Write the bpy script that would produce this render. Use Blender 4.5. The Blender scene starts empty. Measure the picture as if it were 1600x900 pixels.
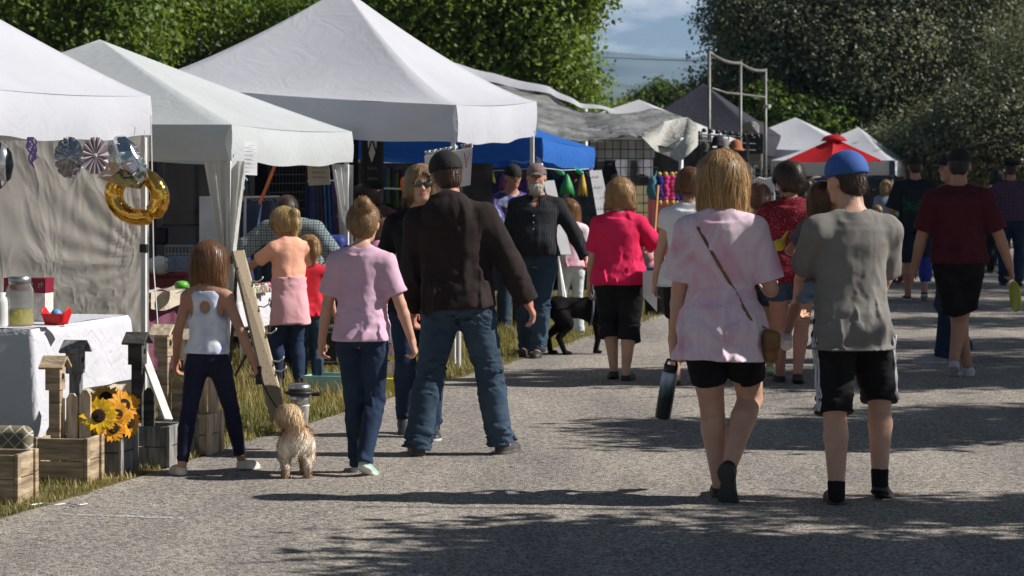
import bpy, bmesh, math, random
import numpy as np
from mathutils import Vector, Matrix, Euler

SC = bpy.context.scene
COL = SC.collection
R = math.radians

# ------------------------------------------------------------------ camera, world, sun, exposure
CAMH, FPX, HORIZ = 1.70, 4000.0, 258.0
cam_data = bpy.data.cameras.new('camera')
cam = bpy.data.objects.new('camera', cam_data)
COL.objects.link(cam)
cam.location = (0, 0, CAMH)
cam.rotation_euler = (R(90), 0, 0)
cam_data.sensor_width = 36.0
cam_data.lens = 36.0 * FPX / 1600.0
cam_data.shift_y = -(450.0 - HORIZ) / 1600.0
cam_data.clip_start = 0.5
cam_data.clip_end = 30000
cam_data.dof.use_dof = True
cam_data.dof.focus_distance = 15.0
cam_data.dof.aperture_fstop = 6.3
SC.camera = cam

SUN_EL, SUN_AZ = 37.0, -2.0     # azimuth measured from +X (right of picture) towards +Y (away)
world = bpy.data.worlds.new('World')
SC.world = world
world.use_nodes = True
wn, wl = world.node_tree.nodes, world.node_tree.links
wn.clear()
w_out = wn.new('ShaderNodeOutputWorld')
w_bg = wn.new('ShaderNodeBackground')
w_sky = wn.new('ShaderNodeTexSky')
w_sky.sky_type = 'NISHITA'
w_sky.sun_disc = False
w_sky.sun_elevation = R(SUN_EL)
w_sky.sun_rotation = R(90 - SUN_AZ)
w_sky.air_density = 1.0
w_sky.dust_density = 0.25
w_sky.ozone_density = 4.0
w_bg.inputs['Strength'].default_value = 0.05
# thin broken cloud drawn on the sky by direction
w_tc = wn.new('ShaderNodeTexCoord')
w_map = wn.new('ShaderNodeMapping')
w_map.inputs['Scale'].default_value = (9.0, 9.0, 26.0)
w_map.inputs['Location'].default_value = (0.35, 0.2, 0.32)
w_noise = wn.new('ShaderNodeTexNoise')
w_noise.inputs['Scale'].default_value = 2.2
w_noise.inputs['Detail'].default_value = 7
w_noise.inputs['Roughness'].default_value = 0.55
w_ramp = wn.new('ShaderNodeValToRGB')
w_ramp.color_ramp.elements[0].position = 0.47
w_ramp.color_ramp.elements[1].position = 0.60
w_mix = wn.new('ShaderNodeMixRGB')
w_mix.inputs['Color2'].default_value = (12.0, 12.3, 12.6, 1)
wl.new(w_tc.outputs['Generated'], w_map.inputs['Vector'])
wl.new(w_map.outputs['Vector'], w_noise.inputs['Vector'])
wl.new(w_noise.outputs['Fac'], w_ramp.inputs['Fac'])
w_sep = wn.new('ShaderNodeSeparateXYZ')          # the cloud lies low over the hills
w_low = wn.new('ShaderNodeMapRange')
w_low.inputs['From Min'].default_value = 0.10
w_low.inputs['From Max'].default_value = 0.30
w_low.inputs['To Min'].default_value = 1.0
w_low.inputs['To Max'].default_value = 0.0
w_mul = wn.new('ShaderNodeMath'); w_mul.operation = 'MULTIPLY'
wl.new(w_tc.outputs['Generated'], w_sep.inputs['Vector'])
wl.new(w_sep.outputs['Z'], w_low.inputs['Value'])
wl.new(w_ramp.outputs['Color'], w_mul.inputs[0])
wl.new(w_low.outputs['Result'], w_mul.inputs[1])
wl.new(w_mul.outputs[0], w_mix.inputs['Fac'])
w_tint = wn.new('ShaderNodeMixRGB'); w_tint.blend_type = 'MULTIPLY'
w_tint.inputs['Fac'].default_value = 1.0
w_hi = wn.new('ShaderNodeValToRGB')              # added tint: bluer low sky, less blue overhead so shade turns more neutral
w_hi.color_ramp.elements[0].position = 0.08
w_hi.color_ramp.elements[0].color = (0.98, 1.0, 1.16, 1)
w_hi.color_ramp.elements[1].position = 0.22
w_hi.color_ramp.elements[1].color = (1.0, 0.80, 0.60, 1)
wl.new(w_hi.outputs['Color'], w_tint.inputs['Color2'])
wl.new(w_sep.outputs['Z'], w_hi.inputs['Fac'])
wl.new(w_sky.outputs['Color'], w_tint.inputs['Color1'])
wl.new(w_tint.outputs['Color'], w_mix.inputs['Color1'])
wl.new(w_mix.outputs['Color'], w_bg.inputs['Color'])
wl.new(w_bg.outputs['Background'], w_out.inputs['Surface'])

sun_data = bpy.data.lights.new('sun', 'SUN')
sun_data.energy = 5.0
sun_data.angle = R(0.5)
sun_data.color = (1.0, 0.955, 0.90)
sun = bpy.data.objects.new('sun', sun_data)
COL.objects.link(sun)
sdir = Vector((math.cos(R(SUN_EL)) * math.cos(R(SUN_AZ)), math.cos(R(SUN_EL)) * math.sin(R(SUN_AZ)), math.sin(R(SUN_EL))))
sun.rotation_euler = (-sdir).to_track_quat('-Z', 'Y').to_euler()
sun.location = sdir * 30

vs = SC.view_settings
vs.view_transform = 'Standard'
vs.look = 'None'
vs.exposure = 0.4
vs.gamma = 1.0
vs.use_curve_mapping = False
SC.cycles.max_bounces = 6
SC.cycles.transparent_max_bounces = 8
SC.cycles.use_denoising = True

# ------------------------------------------------------------------ helpers
rnd = random.Random(7)
NR = np.random.RandomState(11)


def P(px, py, d):
    """point that the photo pixel (px, py) shows at depth d"""
    return Vector(((px - 800) / FPX * d, d, CAMH + (HORIZ - py) / FPX * d))


def dep(py):
    return CAMH * FPX / (py - HORIZ)


def G(px, py):
    d = dep(py)
    return Vector(((px - 800) / FPX * d, d, 0))


def tag(o, label=None, cat=None, group=None, kind=None):
    if label: o['label'] = label
    if cat: o['category'] = cat
    if group: o['group'] = group
    if kind: o['kind'] = kind
    return o


def empty(name, loc=(0, 0, 0), rz=0.0, label=None, cat=None, group=None):
    o = bpy.data.objects.new(name, None)
    COL.objects.link(o)
    o.location = loc
    o.rotation_euler = (0, 0, rz)
    o.empty_display_size = 0.1
    return tag(o, label, cat, group)


def link_mesh(name, me, mat, parent=None, smooth=False, loc=None, rot=None):
    o = bpy.data.objects.new(name, me)
    COL.objects.link(o)
    for m in (mat if isinstance(mat, (list, tuple)) else [mat]):
        me.materials.append(m)
    if parent is not None: o.parent = parent
    if loc is not None: o.location = loc
    if rot is not None: o.rotation_euler = rot
    if smooth:
        me.polygons.foreach_set('use_smooth', np.ones(len(me.polygons), dtype=bool))
    return o


def np_mesh(name, V, F):
    """fast mesh from vertex array and an (n,3) or (n,4) face array"""
    me = bpy.data.meshes.new(name)
    V = np.ascontiguousarray(V, dtype=np.float32)
    F = np.ascontiguousarray(F, dtype=np.int32)
    n, k = F.shape
    me.vertices.add(len(V)); me.vertices.foreach_set('co', V.ravel())
    me.loops.add(n * k); me.loops.foreach_set('vertex_index', F.ravel())
    me.polygons.add(n)
    me.polygons.foreach_set('loop_start', np.arange(0, n * k, k, dtype=np.int32))
    me.update(calc_edges=True)
    me.validate()
    return me


def set_col(me, cols, name='Col'):
    a = me.attributes.new(name, 'FLOAT_COLOR', 'POINT')
    c = np.ones((len(me.vertices), 4), dtype=np.float32)
    c[:, :3] = cols
    a.data.foreach_set('color', c.ravel())


class MB:
    """collects shapes into one mesh"""
    def __init__(self):
        self.v, self.f, self.m, self.n = [], [], [], 0
        self.mi = 0

    def mesh(self, V, F):
        V = [tuple(p) for p in V]
        self.v += V
        for f in F:
            self.f.append(tuple(i + self.n for i in f)); self.m.append(self.mi)
        self.n += len(V)
        return self

    def box(self, c, s, rot=None, taper=None):
        hx, hy, hz = s[0] / 2, s[1] / 2, s[2] / 2
        V = [Vector((x, y, z)) for z in (-hz, hz) for y in (-hy, hy) for x in (-hx, hx)]
        if taper: V = [Vector((p.x * (taper if p.z > 0 else 1), p.y * (taper if p.z > 0 else 1), p.z)) for p in V]
        if rot is not None:
            M = rot if isinstance(rot, Matrix) else Euler(rot).to_matrix()
            V = [M @ p for p in V]
        c = Vector(c)
        return self.mesh([p + c for p in V], [(0, 2, 3, 1), (4, 5, 7, 6), (0, 1, 5, 4), (2, 6, 7, 3), (0, 4, 6, 2), (1, 3, 7, 5)])

    def bar(self, a, b, w, h=None, up=(0, 0, 1)):
        a, b = Vector(a), Vector(b)
        d = (b - a); L = d.length
        d.normalize()
        u = Vector(up)
        if abs(d.dot(u)) > 0.98: u = Vector((1, 0, 0))
        x = d.cross(u).normalized(); y = x.cross(d)
        M = Matrix((x, d, y)).transposed()
        return self.box((a + b) / 2, (w, L, h or w), M)

    def tube(self, pts, r, n=8, cap=True, closed=False):
        pts = [Vector(p) for p in pts]
        N = len(pts)
        rs = r if isinstance(r, (list, tuple)) else [r] * N
        V, F = [], []
        px = None
        for i, p in enumerate(pts):
            if closed: d = pts[(i + 1) % N] - pts[i - 1]
            else: d = pts[min(i + 1, N - 1)] - pts[max(i - 1, 0)]
            d.normalize()
            if px is None:
                u = Vector((0, 0, 1)) if abs(d.z) < 0.9 else Vector((1, 0, 0))
                px = d.cross(u).normalized()
            px = (px - d * px.dot(d)).normalized()
            py = d.cross(px)
            for k in range(n):
                a = 2 * math.pi * k / n
                V.append(p + (px * math.cos(a) + py * math.sin(a)) * rs[i])
        M = N if closed else N - 1
        for i in range(M):
            j = (i + 1) % N
            for k in range(n):
                F.append((i * n + k, i * n + (k + 1) % n, j * n + (k + 1) % n, j * n + k))
        if cap and not closed:
            F.append(tuple(reversed(range(n)))); F.append(tuple(range((N - 1) * n, N * n)))
        return self.mesh(V, F)

    def lathe(self, prof, c=(0, 0, 0), n=24, M=None):
        """prof: (r, z) from bottom to top"""
        V, F = [], []
        c = Vector(c)
        for r, z in prof:
            for k in range(n):
                a = 2 * math.pi * k / n
                p = Vector((r * math.cos(a), r * math.sin(a), z))
                V.append((M @ p if M is not None else p) + c)
        for i in range(len(prof) - 1):
            for k in range(n):
                F.append((i * n + k, i * n + (k + 1) % n, (i + 1) * n + (k + 1) % n, (i + 1) * n + k))
        if prof[0][0] > 1e-5: F.append(tuple(reversed(range(n))))
        if prof[-1][0] > 1e-5: F.append(tuple(range((len(prof) - 1) * n, len(prof) * n)))
        return self.mesh(V, F)

    def grid(self, fn, nu, nv):
        V = [fn(i / nu, j / nv) for j in range(nv + 1) for i in range(nu + 1)]
        F = [(j * (nu + 1) + i, j * (nu + 1) + i + 1, (j + 1) * (nu + 1) + i + 1, (j + 1) * (nu + 1) + i) for j in range(nv) for i in range(nu)]
        return self.mesh(V, F)

    def prism(self, pts2, M, t):
        """outline pts2 (x,z) in frame M (4x4), thickness t along local y"""
        n = len(pts2)
        V = [M @ Vector((x, -t / 2, z)) for x, z in pts2] + [M @ Vector((x, t / 2, z)) for x, z in pts2]
        F = [tuple(range(n)), tuple(reversed(range(n, 2 * n)))]
        F += [(i, i + n, (i + 1) % n + n, (i + 1) % n) for i in range(n)]
        return self.mesh(V, F)

    def build(self, name, mat, parent=None, smooth=False, bevel=0.0, solid=0.0, sub=0):
        me = bpy.data.meshes.new(name)
        me.from_pydata(self.v, [], self.f)
        bm = bmesh.new(); bm.from_mesh(me)
        bmesh.ops.recalc_face_normals(bm, faces=bm.faces) if solid == 0 else None
        bm.to_mesh(me); bm.free()
        o = link_mesh(name, me, mat, parent, smooth)
        if isinstance(mat, (list, tuple)) and len(self.m) == len(me.polygons):
            me.polygons.foreach_set('material_index', self.m)
        if bevel:
            b = o.modifiers.new('bevel', 'BEVEL'); b.width = bevel; b.segments = 2; b.limit_method = 'ANGLE'; b.angle_limit = R(40)
        if solid:
            s = o.modifiers.new('thick', 'SOLIDIFY'); s.thickness = solid; s.offset = 0
        if sub:
            s = o.modifiers.new('sub', 'SUBSURF'); s.levels = sub; s.render_levels = sub
        return o


# ------------------------------------------------------------------ materials
def mat_new(name):
    m = bpy.data.materials.new(name)
    m.use_nodes = True
    nt = m.node_tree
    b = nt.nodes['Principled BSDF']
    return m, nt, nt.nodes, nt.links, b


def c4(c): return (c[0], c[1], c[2], 1.0)


def mat(name, col, rough=0.7, metal=0.0, var=0.12, vscale=6.0, bump=0.0, bscale=80.0, spec=0.4, transl=0.0, attr=False, coat=0.0, stretch=(1, 1, 1), col2=None, sheen=0.0):
    """procedural material: noise-varied base colour, noise bump, optional translucency (cloth) and vertex colour"""
    m, nt, N, L, b = mat_new(name)
    tc = N.new('ShaderNodeTexCoord')
    mp = N.new('ShaderNodeMapping'); mp.inputs['Scale'].default_value = stretch
    L.new(tc.outputs['Object'], mp.inputs['Vector'])
    no = N.new('ShaderNodeTexNoise'); no.inputs['Scale'].default_value = vscale; no.inputs['Detail'].default_value = 5
    L.new(mp.outputs['Vector'], no.inputs['Vector'])
    rp = N.new('ShaderNodeValToRGB')
    lo = [max(0, x * (1 - var)) for x in col]; hi = [min(1, x * (1 + var)) for x in (col2 or col)]
    rp.color_ramp.elements[0].color = c4(lo); rp.color_ramp.elements[1].color = c4(hi)
    rp.color_ramp.elements[0].position = 0.3; rp.color_ramp.elements[1].position = 0.7
    L.new(no.outputs['Fac'], rp.inputs['Fac'])
    csock = rp.outputs['Color']
    if attr:
        at = N.new('ShaderNodeAttribute'); at.attribute_name = 'Col'
        mx = N.new('ShaderNodeMixRGB'); mx.blend_type = 'MULTIPLY'; mx.inputs['Fac'].default_value = 1
        L.new(csock, mx.inputs['Color1']); L.new(at.outputs['Color'], mx.inputs['Color2'])
        csock = mx.outputs['Color']
    L.new(csock, b.inputs['Base Color'])
    b.inputs['Roughness'].default_value = rough
    b.inputs['Metallic'].default_value = metal
    b.inputs['Specular IOR Level'].default_value = spec
    if coat: b.inputs['Coat Weight'].default_value = coat
    if sheen:
        b.inputs['Sheen Weight'].default_value = sheen
    if bump:
        n2 = N.new('ShaderNodeTexNoise'); n2.inputs['Scale'].default_value = bscale; n2.inputs['Detail'].default_value = 4
        L.new(mp.outputs['Vector'], n2.inputs['Vector'])
        bp = N.new('ShaderNodeBump'); bp.inputs['Strength'].default_value = bump; bp.inputs['Distance'].default_value = 0.02
        L.new(n2.outputs['Fac'], bp.inputs['Height']); L.new(bp.outputs['Normal'], b.inputs['Normal'])
    if transl:
        t = N.new('ShaderNodeBsdfTranslucent'); ms = N.new('ShaderNodeMixShader'); ms.inputs['Fac'].default_value = transl
        L.new(csock, t.inputs['Color'])
        L.new(b.outputs['BSDF'], ms.inputs[1]); L.new(t.outputs['BSDF'], ms.inputs[2])
        L.new(ms.outputs['Shader'], N['Material Output'].inputs['Surface'])
    return m


MATS = {}


def M_(name, *a, **k):
    if name not in MATS: MATS[name] = mat(name, *a, **k)
    return MATS[name]
# ------------------------------------------------------------------ implicit surfaces: bodies, clothes, hair, animals
BIG = 1.0


def v3(*a): return np.array(a, dtype=np.float64)


class Field:
    """a signed-distance grid filled shape by shape with smooth unions"""
    def __init__(s, lo, hi, h):
        s.h = h
        s.lo = np.array(lo, float) - 3 * h
        s.n = np.ceil((np.array(hi, float) + 3 * h - s.lo) / h).astype(int) + 1
        s.a = np.full(tuple(s.n), BIG, dtype=np.float32)

    def slab(s, lo, hi, pad):
        i0 = np.maximum(np.floor((np.array(lo) - pad - s.lo) / s.h).astype(int), 0)
        i1 = np.minimum(np.ceil((np.array(hi) + pad - s.lo) / s.h).astype(int) + 1, s.n)
        if np.any(i1 <= i0): return None
        sl = tuple(slice(a, b) for a, b in zip(i0, i1))
        X = (s.lo[0] + np.arange(i0[0], i1[0]) * s.h)[:, None, None]
        Y = (s.lo[1] + np.arange(i0[1], i1[1]) * s.h)[None, :, None]
        Z = (s.lo[2] + np.arange(i0[2], i1[2]) * s.h)[None, None, :]
        return sl, X, Y, Z

    def add(s, prim, k=0.0, sub=False):
        fn, lo, hi = prim
        q = s.slab(lo, hi, k + 3 * s.h)
        if q is None: return s
        sl, X, Y, Z = q
        d = fn(X, Y, Z).astype(np.float32)
        a = s.a[sl]
        if sub:
            d = -d
            if k > 0:
                t = np.clip(0.5 - 0.5 * (a - d) / k, 0, 1)
                s.a[sl] = a * (1 - t) + d * t + k * t * (1 - t)
            else: s.a[sl] = np.maximum(a, d)
        else:
            if k > 0:
                t = np.clip(0.5 + 0.5 * (a - d) / k, 0, 1)
                s.a[sl] = a * (1 - t) + d * t - k * t * (1 - t)
            else: s.a[sl] = np.minimum(a, d)
        return s

    def clip(s, fn):
        """keep where fn <= 0"""
        sl, X, Y, Z = s.slab(s.lo, s.lo + s.n * s.h, 0)
        s.a[sl] = np.maximum(s.a[sl], np.broadcast_to(fn(X, Y, Z), s.a[sl].shape))
        return s

    def disp(s, fn, band=0.03):
        m = np.abs(s.a) < band
        idx = np.argwhere(m)
        if len(idx):
            Pw = s.lo + idx * s.h
            s.a[m] += fn(Pw[:, 0], Pw[:, 1], Pw[:, 2]).astype(np.float32)
        return s

    def polys(s):
        a = s.a
        # closed at the borders
        a[0], a[-1] = BIG, BIG; a[:, 0], a[:, -1] = BIG, BIG; a[:, :, 0], a[:, :, -1] = BIG, BIG
        neg = a < 0
        c = np.zeros(tuple(s.n - 1), dtype=np.uint8)
        offs = [(i, j, k) for i in (0, 1) for j in (0, 1) for k in (0, 1)]
        sh = s.n - 1
        for (i, j, k) in offs: c += neg[i:i + sh[0], j:j + sh[1], k:k + sh[2]]
        cells = np.argwhere((c > 0) & (c < 8))
        if len(cells) == 0: return np.zeros((0, 3)), np.zeros((0, 4), int)
        ids = np.full(tuple(sh), -1, dtype=np.int64)
        ids[tuple(cells.T)] = np.arange(len(cells))
        cv = {o: a[cells[:, 0] + o[0], cells[:, 1] + o[1], cells[:, 2] + o[2]] for o in offs}
        acc = np.zeros((len(cells), 3)); cnt = np.zeros(len(cells))
        for o in offs:
            for ax in range(3):
                if o[ax] == 0:
                    o2 = list(o); o2[ax] = 1; o2 = tuple(o2)
                    v0, v1 = cv[o], cv[o2]
                    m = (v0 < 0) != (v1 < 0)
                    den = np.where(m, v0 - v1, 1.0)
                    t = np.where(m, v0 / den, 0)
                    p = np.tile(np.array(o, float), (len(cells), 1)); p[:, ax] = t
                    acc += p * m[:, None]; cnt += m
        V = s.lo + (cells + acc / cnt[:, None]) * s.h
        F = []
        for ax in range(3):
            sl0 = [slice(None)] * 3; sl1 = [slice(None)] * 3
            sl0[ax] = slice(0, -1); sl1[ax] = slice(1, None)
            n0, n1 = neg[tuple(sl0)], neg[tuple(sl1)]
            e = np.argwhere(n0 != n1)
            b, c_ = (ax + 1) % 3, (ax + 2) % 3
            ok = (e[:, b] > 0) & (e[:, c_] > 0) & (e[:, b] < s.n[b] - 1) & (e[:, c_] < s.n[c_] - 1)
            e = e[ok]
            q = []
            for db, dc in ((-1, -1), (0, -1), (0, 0), (-1, 0)):
                g = e.copy(); g[:, b] += db; g[:, c_] += dc
                q.append(ids[tuple(g.T)])
            q = np.stack(q, 1)
            fl = ~n0[tuple(e.T)]
            q[fl] = q[fl][:, ::-1]
            F.append(q)
        return V, np.concatenate(F)


def cone(a, b, ra, rb, cut=False, sq=None):
    """tapered capsule; cut: flat at b"""
    a, b = np.array(a, float), np.array(b, float)
    d = b - a; L2 = max(d @ d, 1e-9); L = math.sqrt(L2)

    def fn(X, Y, Z):
        x, y, z = X - a[0], Y - a[1], Z - a[2]
        tr = (x * d[0] + y * d[1] + z * d[2]) / L2
        t = np.clip(tr, 0, 1)
        r = np.sqrt((x - t * d[0]) ** 2 + (y - t * d[1]) ** 2 + (z - t * d[2]) ** 2) - (ra + (rb - ra) * t)
        if cut: r = np.maximum(r, (tr - 1) * L)
        return r
    m = max(ra, rb)
    return fn, np.minimum(a, b) - m, np.maximum(a, b) + m


def ell(c, r, Rm=None):
    c = np.array(c, float); r = np.array(r, float)

    def fn(X, Y, Z):
        x, y, z = X - c[0], Y - c[1], Z - c[2]
        if Rm is not None:
            x, y, z = (Rm[0, 0] * x + Rm[1, 0] * y + Rm[2, 0] * z), (Rm[0, 1] * x + Rm[1, 1] * y + Rm[2, 1] * z), (Rm[0, 2] * x + Rm[1, 2] * y + Rm[2, 2] * z)
        k0 = np.sqrt((x / r[0]) ** 2 + (y / r[1]) ** 2 + (z / r[2]) ** 2)
        k1 = np.sqrt((x / r[0] ** 2) ** 2 + (y / r[1] ** 2) ** 2 + (z / r[2] ** 2) ** 2) + 1e-6
        return k0 * (k0 - 1) / k1
    m = r if Rm is None else np.array([r.max()] * 3)
    return fn, c - m, c + m


def rbox(c, half, rr, Rm=None):
    c = np.array(c, float); half = np.array(half, float)

    def fn(X, Y, Z):
        x, y, z = X - c[0], Y - c[1], Z - c[2]
        if Rm is not None:
            x, y, z = (Rm[0, 0] * x + Rm[1, 0] * y + Rm[2, 0] * z), (Rm[0, 1] * x + Rm[1, 1] * y + Rm[2, 1] * z), (Rm[0, 2] * x + Rm[1, 2] * y + Rm[2, 2] * z)
        qx, qy, qz = np.abs(x) - half[0] + rr, np.abs(y) - half[1] + rr, np.abs(z) - half[2] + rr
        return np.sqrt(np.maximum(qx, 0) ** 2 + np.maximum(qy, 0) ** 2 + np.maximum(qz, 0) ** 2) + np.minimum(np.maximum(np.maximum(qx, qy), qz), 0) - rr
    m = half if Rm is None else np.array([np.linalg.norm(half)] * 3)
    return fn, c - m, c + m


def loft(o, Rm, st, inf=0.0, zlo=None, zhi=None, p=2.3):
    """stacked ellipses (z, cy, rx, ry[, cx]) along the local z of frame (o, Rm)"""
    o = np.array(o, float)
    st = np.array([list(q) + [0.0] * (5 - len(q)) for q in st])
    zs = st[:, 0]
    z0 = zs[0] if zlo is None else zlo
    z1 = zs[-1] if zhi is None else zhi

    def fn(X, Y, Z):
        x, y, z = X - o[0], Y - o[1], Z - o[2]
        x, y, z = (Rm[0, 0] * x + Rm[1, 0] * y + Rm[2, 0] * z), (Rm[0, 1] * x + Rm[1, 1] * y + Rm[2, 1] * z), (Rm[0, 2] * x + Rm[1, 2] * y + Rm[2, 2] * z)
        zz = np.clip(z, zs[0], zs[-1])
        # smooth interpolation
        i = np.clip(np.searchsorted(zs, zz, side='right') - 1, 0, len(zs) - 2)
        t = (zz - zs[i]) / (zs[i + 1] - zs[i])
        t = t * t * (3 - 2 * t) * 0.6 + t * 0.4
        g = lambda c: st[i, c] * (1 - t) + st[i + 1, c] * t
        cy, rx, ry, cx = g(1), g(2) + inf, g(3) + inf, g(4)
        ax, ay = np.abs(x - cx) / rx, np.abs(y - cy) / ry
        k = (ax ** p + ay ** p) ** (1 / p) + 1e-6
        rr = np.sqrt((x - cx) ** 2 + (y - cy) ** 2) + 1e-6
        d = rr * (1 - 1 / k)
        d = np.where(k < 0.3, -np.minimum(rx, ry) * 0.7, d)
        dz = np.maximum(z0 - z, z - z1)
        return np.where(dz > 0, np.sqrt(np.maximum(d, 0) ** 2 + dz ** 2), np.maximum(d, dz))
    m = max(np.abs(st[:, 2]).max(), np.abs(st[:, 3]).max() + np.abs(st[:, 1]).max()) + inf + np.abs(st[:, 4]).max()
    ez = Rm[:, 2]
    A, B = o + ez * z0, o + ez * z1
    return fn, np.minimum(A, B) - m, np.maximum(A, B) + m


def rotm(rx=0, ry=0, rz=0):
    return np.array(Euler((R(rx), R(ry), R(rz))).to_matrix())


def frame_from(d, side):
    """columns x (across), y (along d), z (normal)"""
    d = np.array(d, float); d = d / np.linalg.norm(d)
    s = np.array(side, float); s = s - d * (s @ d); s = s / np.linalg.norm(s)
    return np.stack([s, d, np.cross(s, d)], 1)


class SineNoise:
    """sum of warped sine waves; dirs biased by (sx, sy, sz)"""
    def __init__(s, seed, f, bias=(1, 1, 1), n=7):
        r = np.random.RandomState(seed)
        s.d = r.normal(size=(n, 3)) * np.array(bias)
        s.d /= np.linalg.norm(s.d, axis=1)[:, None]
        s.f = f * r.uniform(0.6, 1.7, n)
        s.p = r.uniform(0, 6.28, n)
        s.n = n

    def __call__(s, X, Y, Z):
        o = 0; w = 0
        for d, f, p in zip(s.d, s.f, s.p):
            a = np.sin(f * (d[0] * X + d[1] * Y + d[2] * Z) + p + 1.4 * w)
            o = o + a; w = a
        return o / s.n


def ik(a, c, l1, l2, hint):
    """middle joint of a two-bone chain; returns (joint, end)"""
    a, c, hint = np.array(a, float), np.array(c, float), np.array(hint, float)
    d = c - a; L = np.linalg.norm(d)
    if L > 0.998 * (l1 + l2):
        c = a + d / L * 0.998 * (l1 + l2); d = c - a; L = np.linalg.norm(d)
    u = d / L
    x = (l1 ** 2 - l2 ** 2 + L ** 2) / (2 * L)
    hh = math.sqrt(max(l1 ** 2 - x ** 2, 0))
    n = hint - u * (hint @ u); n /= np.linalg.norm(n) + 1e-9
    return a + u * x + n * hh, c


MALE = [(-.055, -.004, .070, .060), (-.02, -.012, .088, .070), (.03, -.008, .088, .066), (.08, .0, .082, .060), (.12, .002, .080, .058), (.18, .002, .090, .064), (.235, .0, .099, .066), (.27, -.006, .094, .056), (.295, -.012, .064, .044), (.315, -.012, .036, .036)]
FEMALE = [(-.055, -.006, .076, .062), (-.02, -.014, .096, .074), (.03, -.008, .092, .066), (.08, .0, .074, .056), (.11, .002, .068, .053), (.17, .006, .078, .062), (.22, .008, .086, .066), (.262, -.004, .082, .052), (.29, -.012, .056, .040), (.312, -.012, .031, .031)]
CHILD = [(-.055, -.004, .066, .054), (-.02, -.010, .078, .062), (.03, -.004, .074, .058), (.08, .002, .068, .056), (.11, .003, .068, .055), (.17, .002, .076, .056), (.225, .0, .082, .056), (.258, -.006, .078, .048), (.285, -.012, .050, .038), (.305, -.012, .030, .030)]


class Fig:
    """joints of a standing or walking figure, facing local +y, metres"""
    def __init__(s, H=1.75, kind='m', fat=1.0, feet=None, hands=None, elbow=None, lean=0, side=0, twist=0, head=(0, 0, 0), drop=0.0, hip=None, legw=1.0, armw=1.0, shift=(0, 0), headk=1.0, depthk=1.0):
        s.H, s.kind, s.fat, s.legw, s.armw = H, kind, fat, legw, armw
        T = {'m': MALE, 'f': FEMALE, 'c': CHILD}[kind]
        s.st = [(z * H, cy * H, rx * H * fat, ry * H * (1 + (fat - 1) * 1.3) * depthk) for z, cy, rx, ry in T]
        s.hh = headk * {'m': .134 * H, 'f': .134 * H, 'c': H * .134 * (1 + 0.28 * min(1, max(0, (1.7 - H) / .6)))}[kind]
        if kind == 'c': neckend = 1.0 - s.hh / H
        s.sw = {'m': .105, 'f': .092, 'c': .088}[kind] * H * (0.6 + 0.4 * fat)
        s.hw = {'m': .050, 'f': .053, 'c': .044}[kind] * H * (0.6 + 0.4 * fat)
        sh_z = {'m': .268, 'f': .262, 'c': .256}[kind] * H
        nk_z = s.st[-1][0]
        # pelvis height so that the head's top is at H when upright
        s.neckl = .045 * H if kind != 'c' else .035 * H
        s.pel0 = H - s.hh - s.neckl - nk_z + .012 * H
        pz = s.pel0 - drop * H
        s.pel = v3(shift[0] * H, shift[1] * H, pz)
        s.Rt = rotm(0, 0, 0) @ rotm(-lean, side, 0)
        s.Rs = s.Rt @ rotm(0, 0, twist)
        s.T = lambda p: s.pel + s.Rt @ np.array(p, float)
        s.sh = {q: s.pel + s.Rs @ v3(q * s.sw, -.012 * H, sh_z) for q in (-1, 1)}
        s.neck0 = s.T((0, -.012 * H, nk_z - .02 * H))
        s.neck1 = s.T((0, .004 * H, nk_z + s.neckl))
        s.Rh = s.Rs @ rotm(head[0], head[1], head[2]) if True else None
        s.chin0 = s.neck1 + s.Rh @ v3(0, 0.02 * H, -.012 * H)       # head frame origin (under the skull, chin level)
        # legs
        s.ank_h = .042 * H
        lt, ll = .245 * H, .0
        total = s.pel0 - .012 * H - s.ank_h
        s.l1, s.l2 = total * .505 * 1.012, total * .495 * 1.012
        feet = feet or {-1: (-.05, 0, 0, 0), 1: (.05, 0, 0, 0)}
        s.foot, s.ank, s.knee, s.hipj = {}, {}, {}, {}
        fl = .150 * H
        for q in (-1, 1):
            fx, fy, pitch, yaw = feet[q][:4]
            lift = feet[q][4] if len(feet[q]) > 4 else 0.0
            Rf = rotm(0, 0, yaw)
            ball = v3(fx * H, fy * H, 0) + Rf @ v3(0, fl * .45, 0)
            Rf2 = Rf @ rotm(-pitch, 0, 0)
            s.foot[q] = (ball + v3(0, 0, lift * H), Rf2)
            an = ball + v3(0, 0, lift * H) + Rf2 @ v3(0, -fl * .45, s.ank_h)
            hp = s.pel + s.Rt @ v3(q * s.hw, -.004 * H, -.012 * H)
            hint = Rf @ v3(0, 1, 0) + v3(0, 0, 0.15)
            kn, an2 = ik(hp, an, s.l1, s.l2, hint)
            s.hipj[q], s.knee[q], s.ank[q] = hp, kn, an2
        s.fl = fl
        # arms
        s.a1, s.a2 = .172 * H, .150 * H
        if kind == 'c': s.a1, s.a2 = .162 * H, .140 * H
        hands = hands or {}
        elbow = elbow or {}
        s.elb, s.wri = {}, {}
        for q in (-1, 1):
            tgt = hands.get(q, (q * .145, .02, .46))
            tg = v3(tgt[0] * H, tgt[1] * H, tgt[2] * H)
            hint = np.array(elbow.get(q, (q * .35, -1, -.1)), float)
            s.elb[q], s.wri[q] = ik(s.sh[q], tg, s.a1, s.a2, hint)

    def box(s, pad=.12):
        pts = [s.pel, s.chin0 + s.Rh @ v3(0, 0, s.hh)] + [d[q] for d in (s.sh, s.elb, s.wri, s.knee, s.ank) for q in (-1, 1)] + [v3(0, 0, 0)]
        pts = np.array(pts)
        return pts.min(0) - pad - .06 * s.H, pts.max(0) + pad + .04 * s.H


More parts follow.
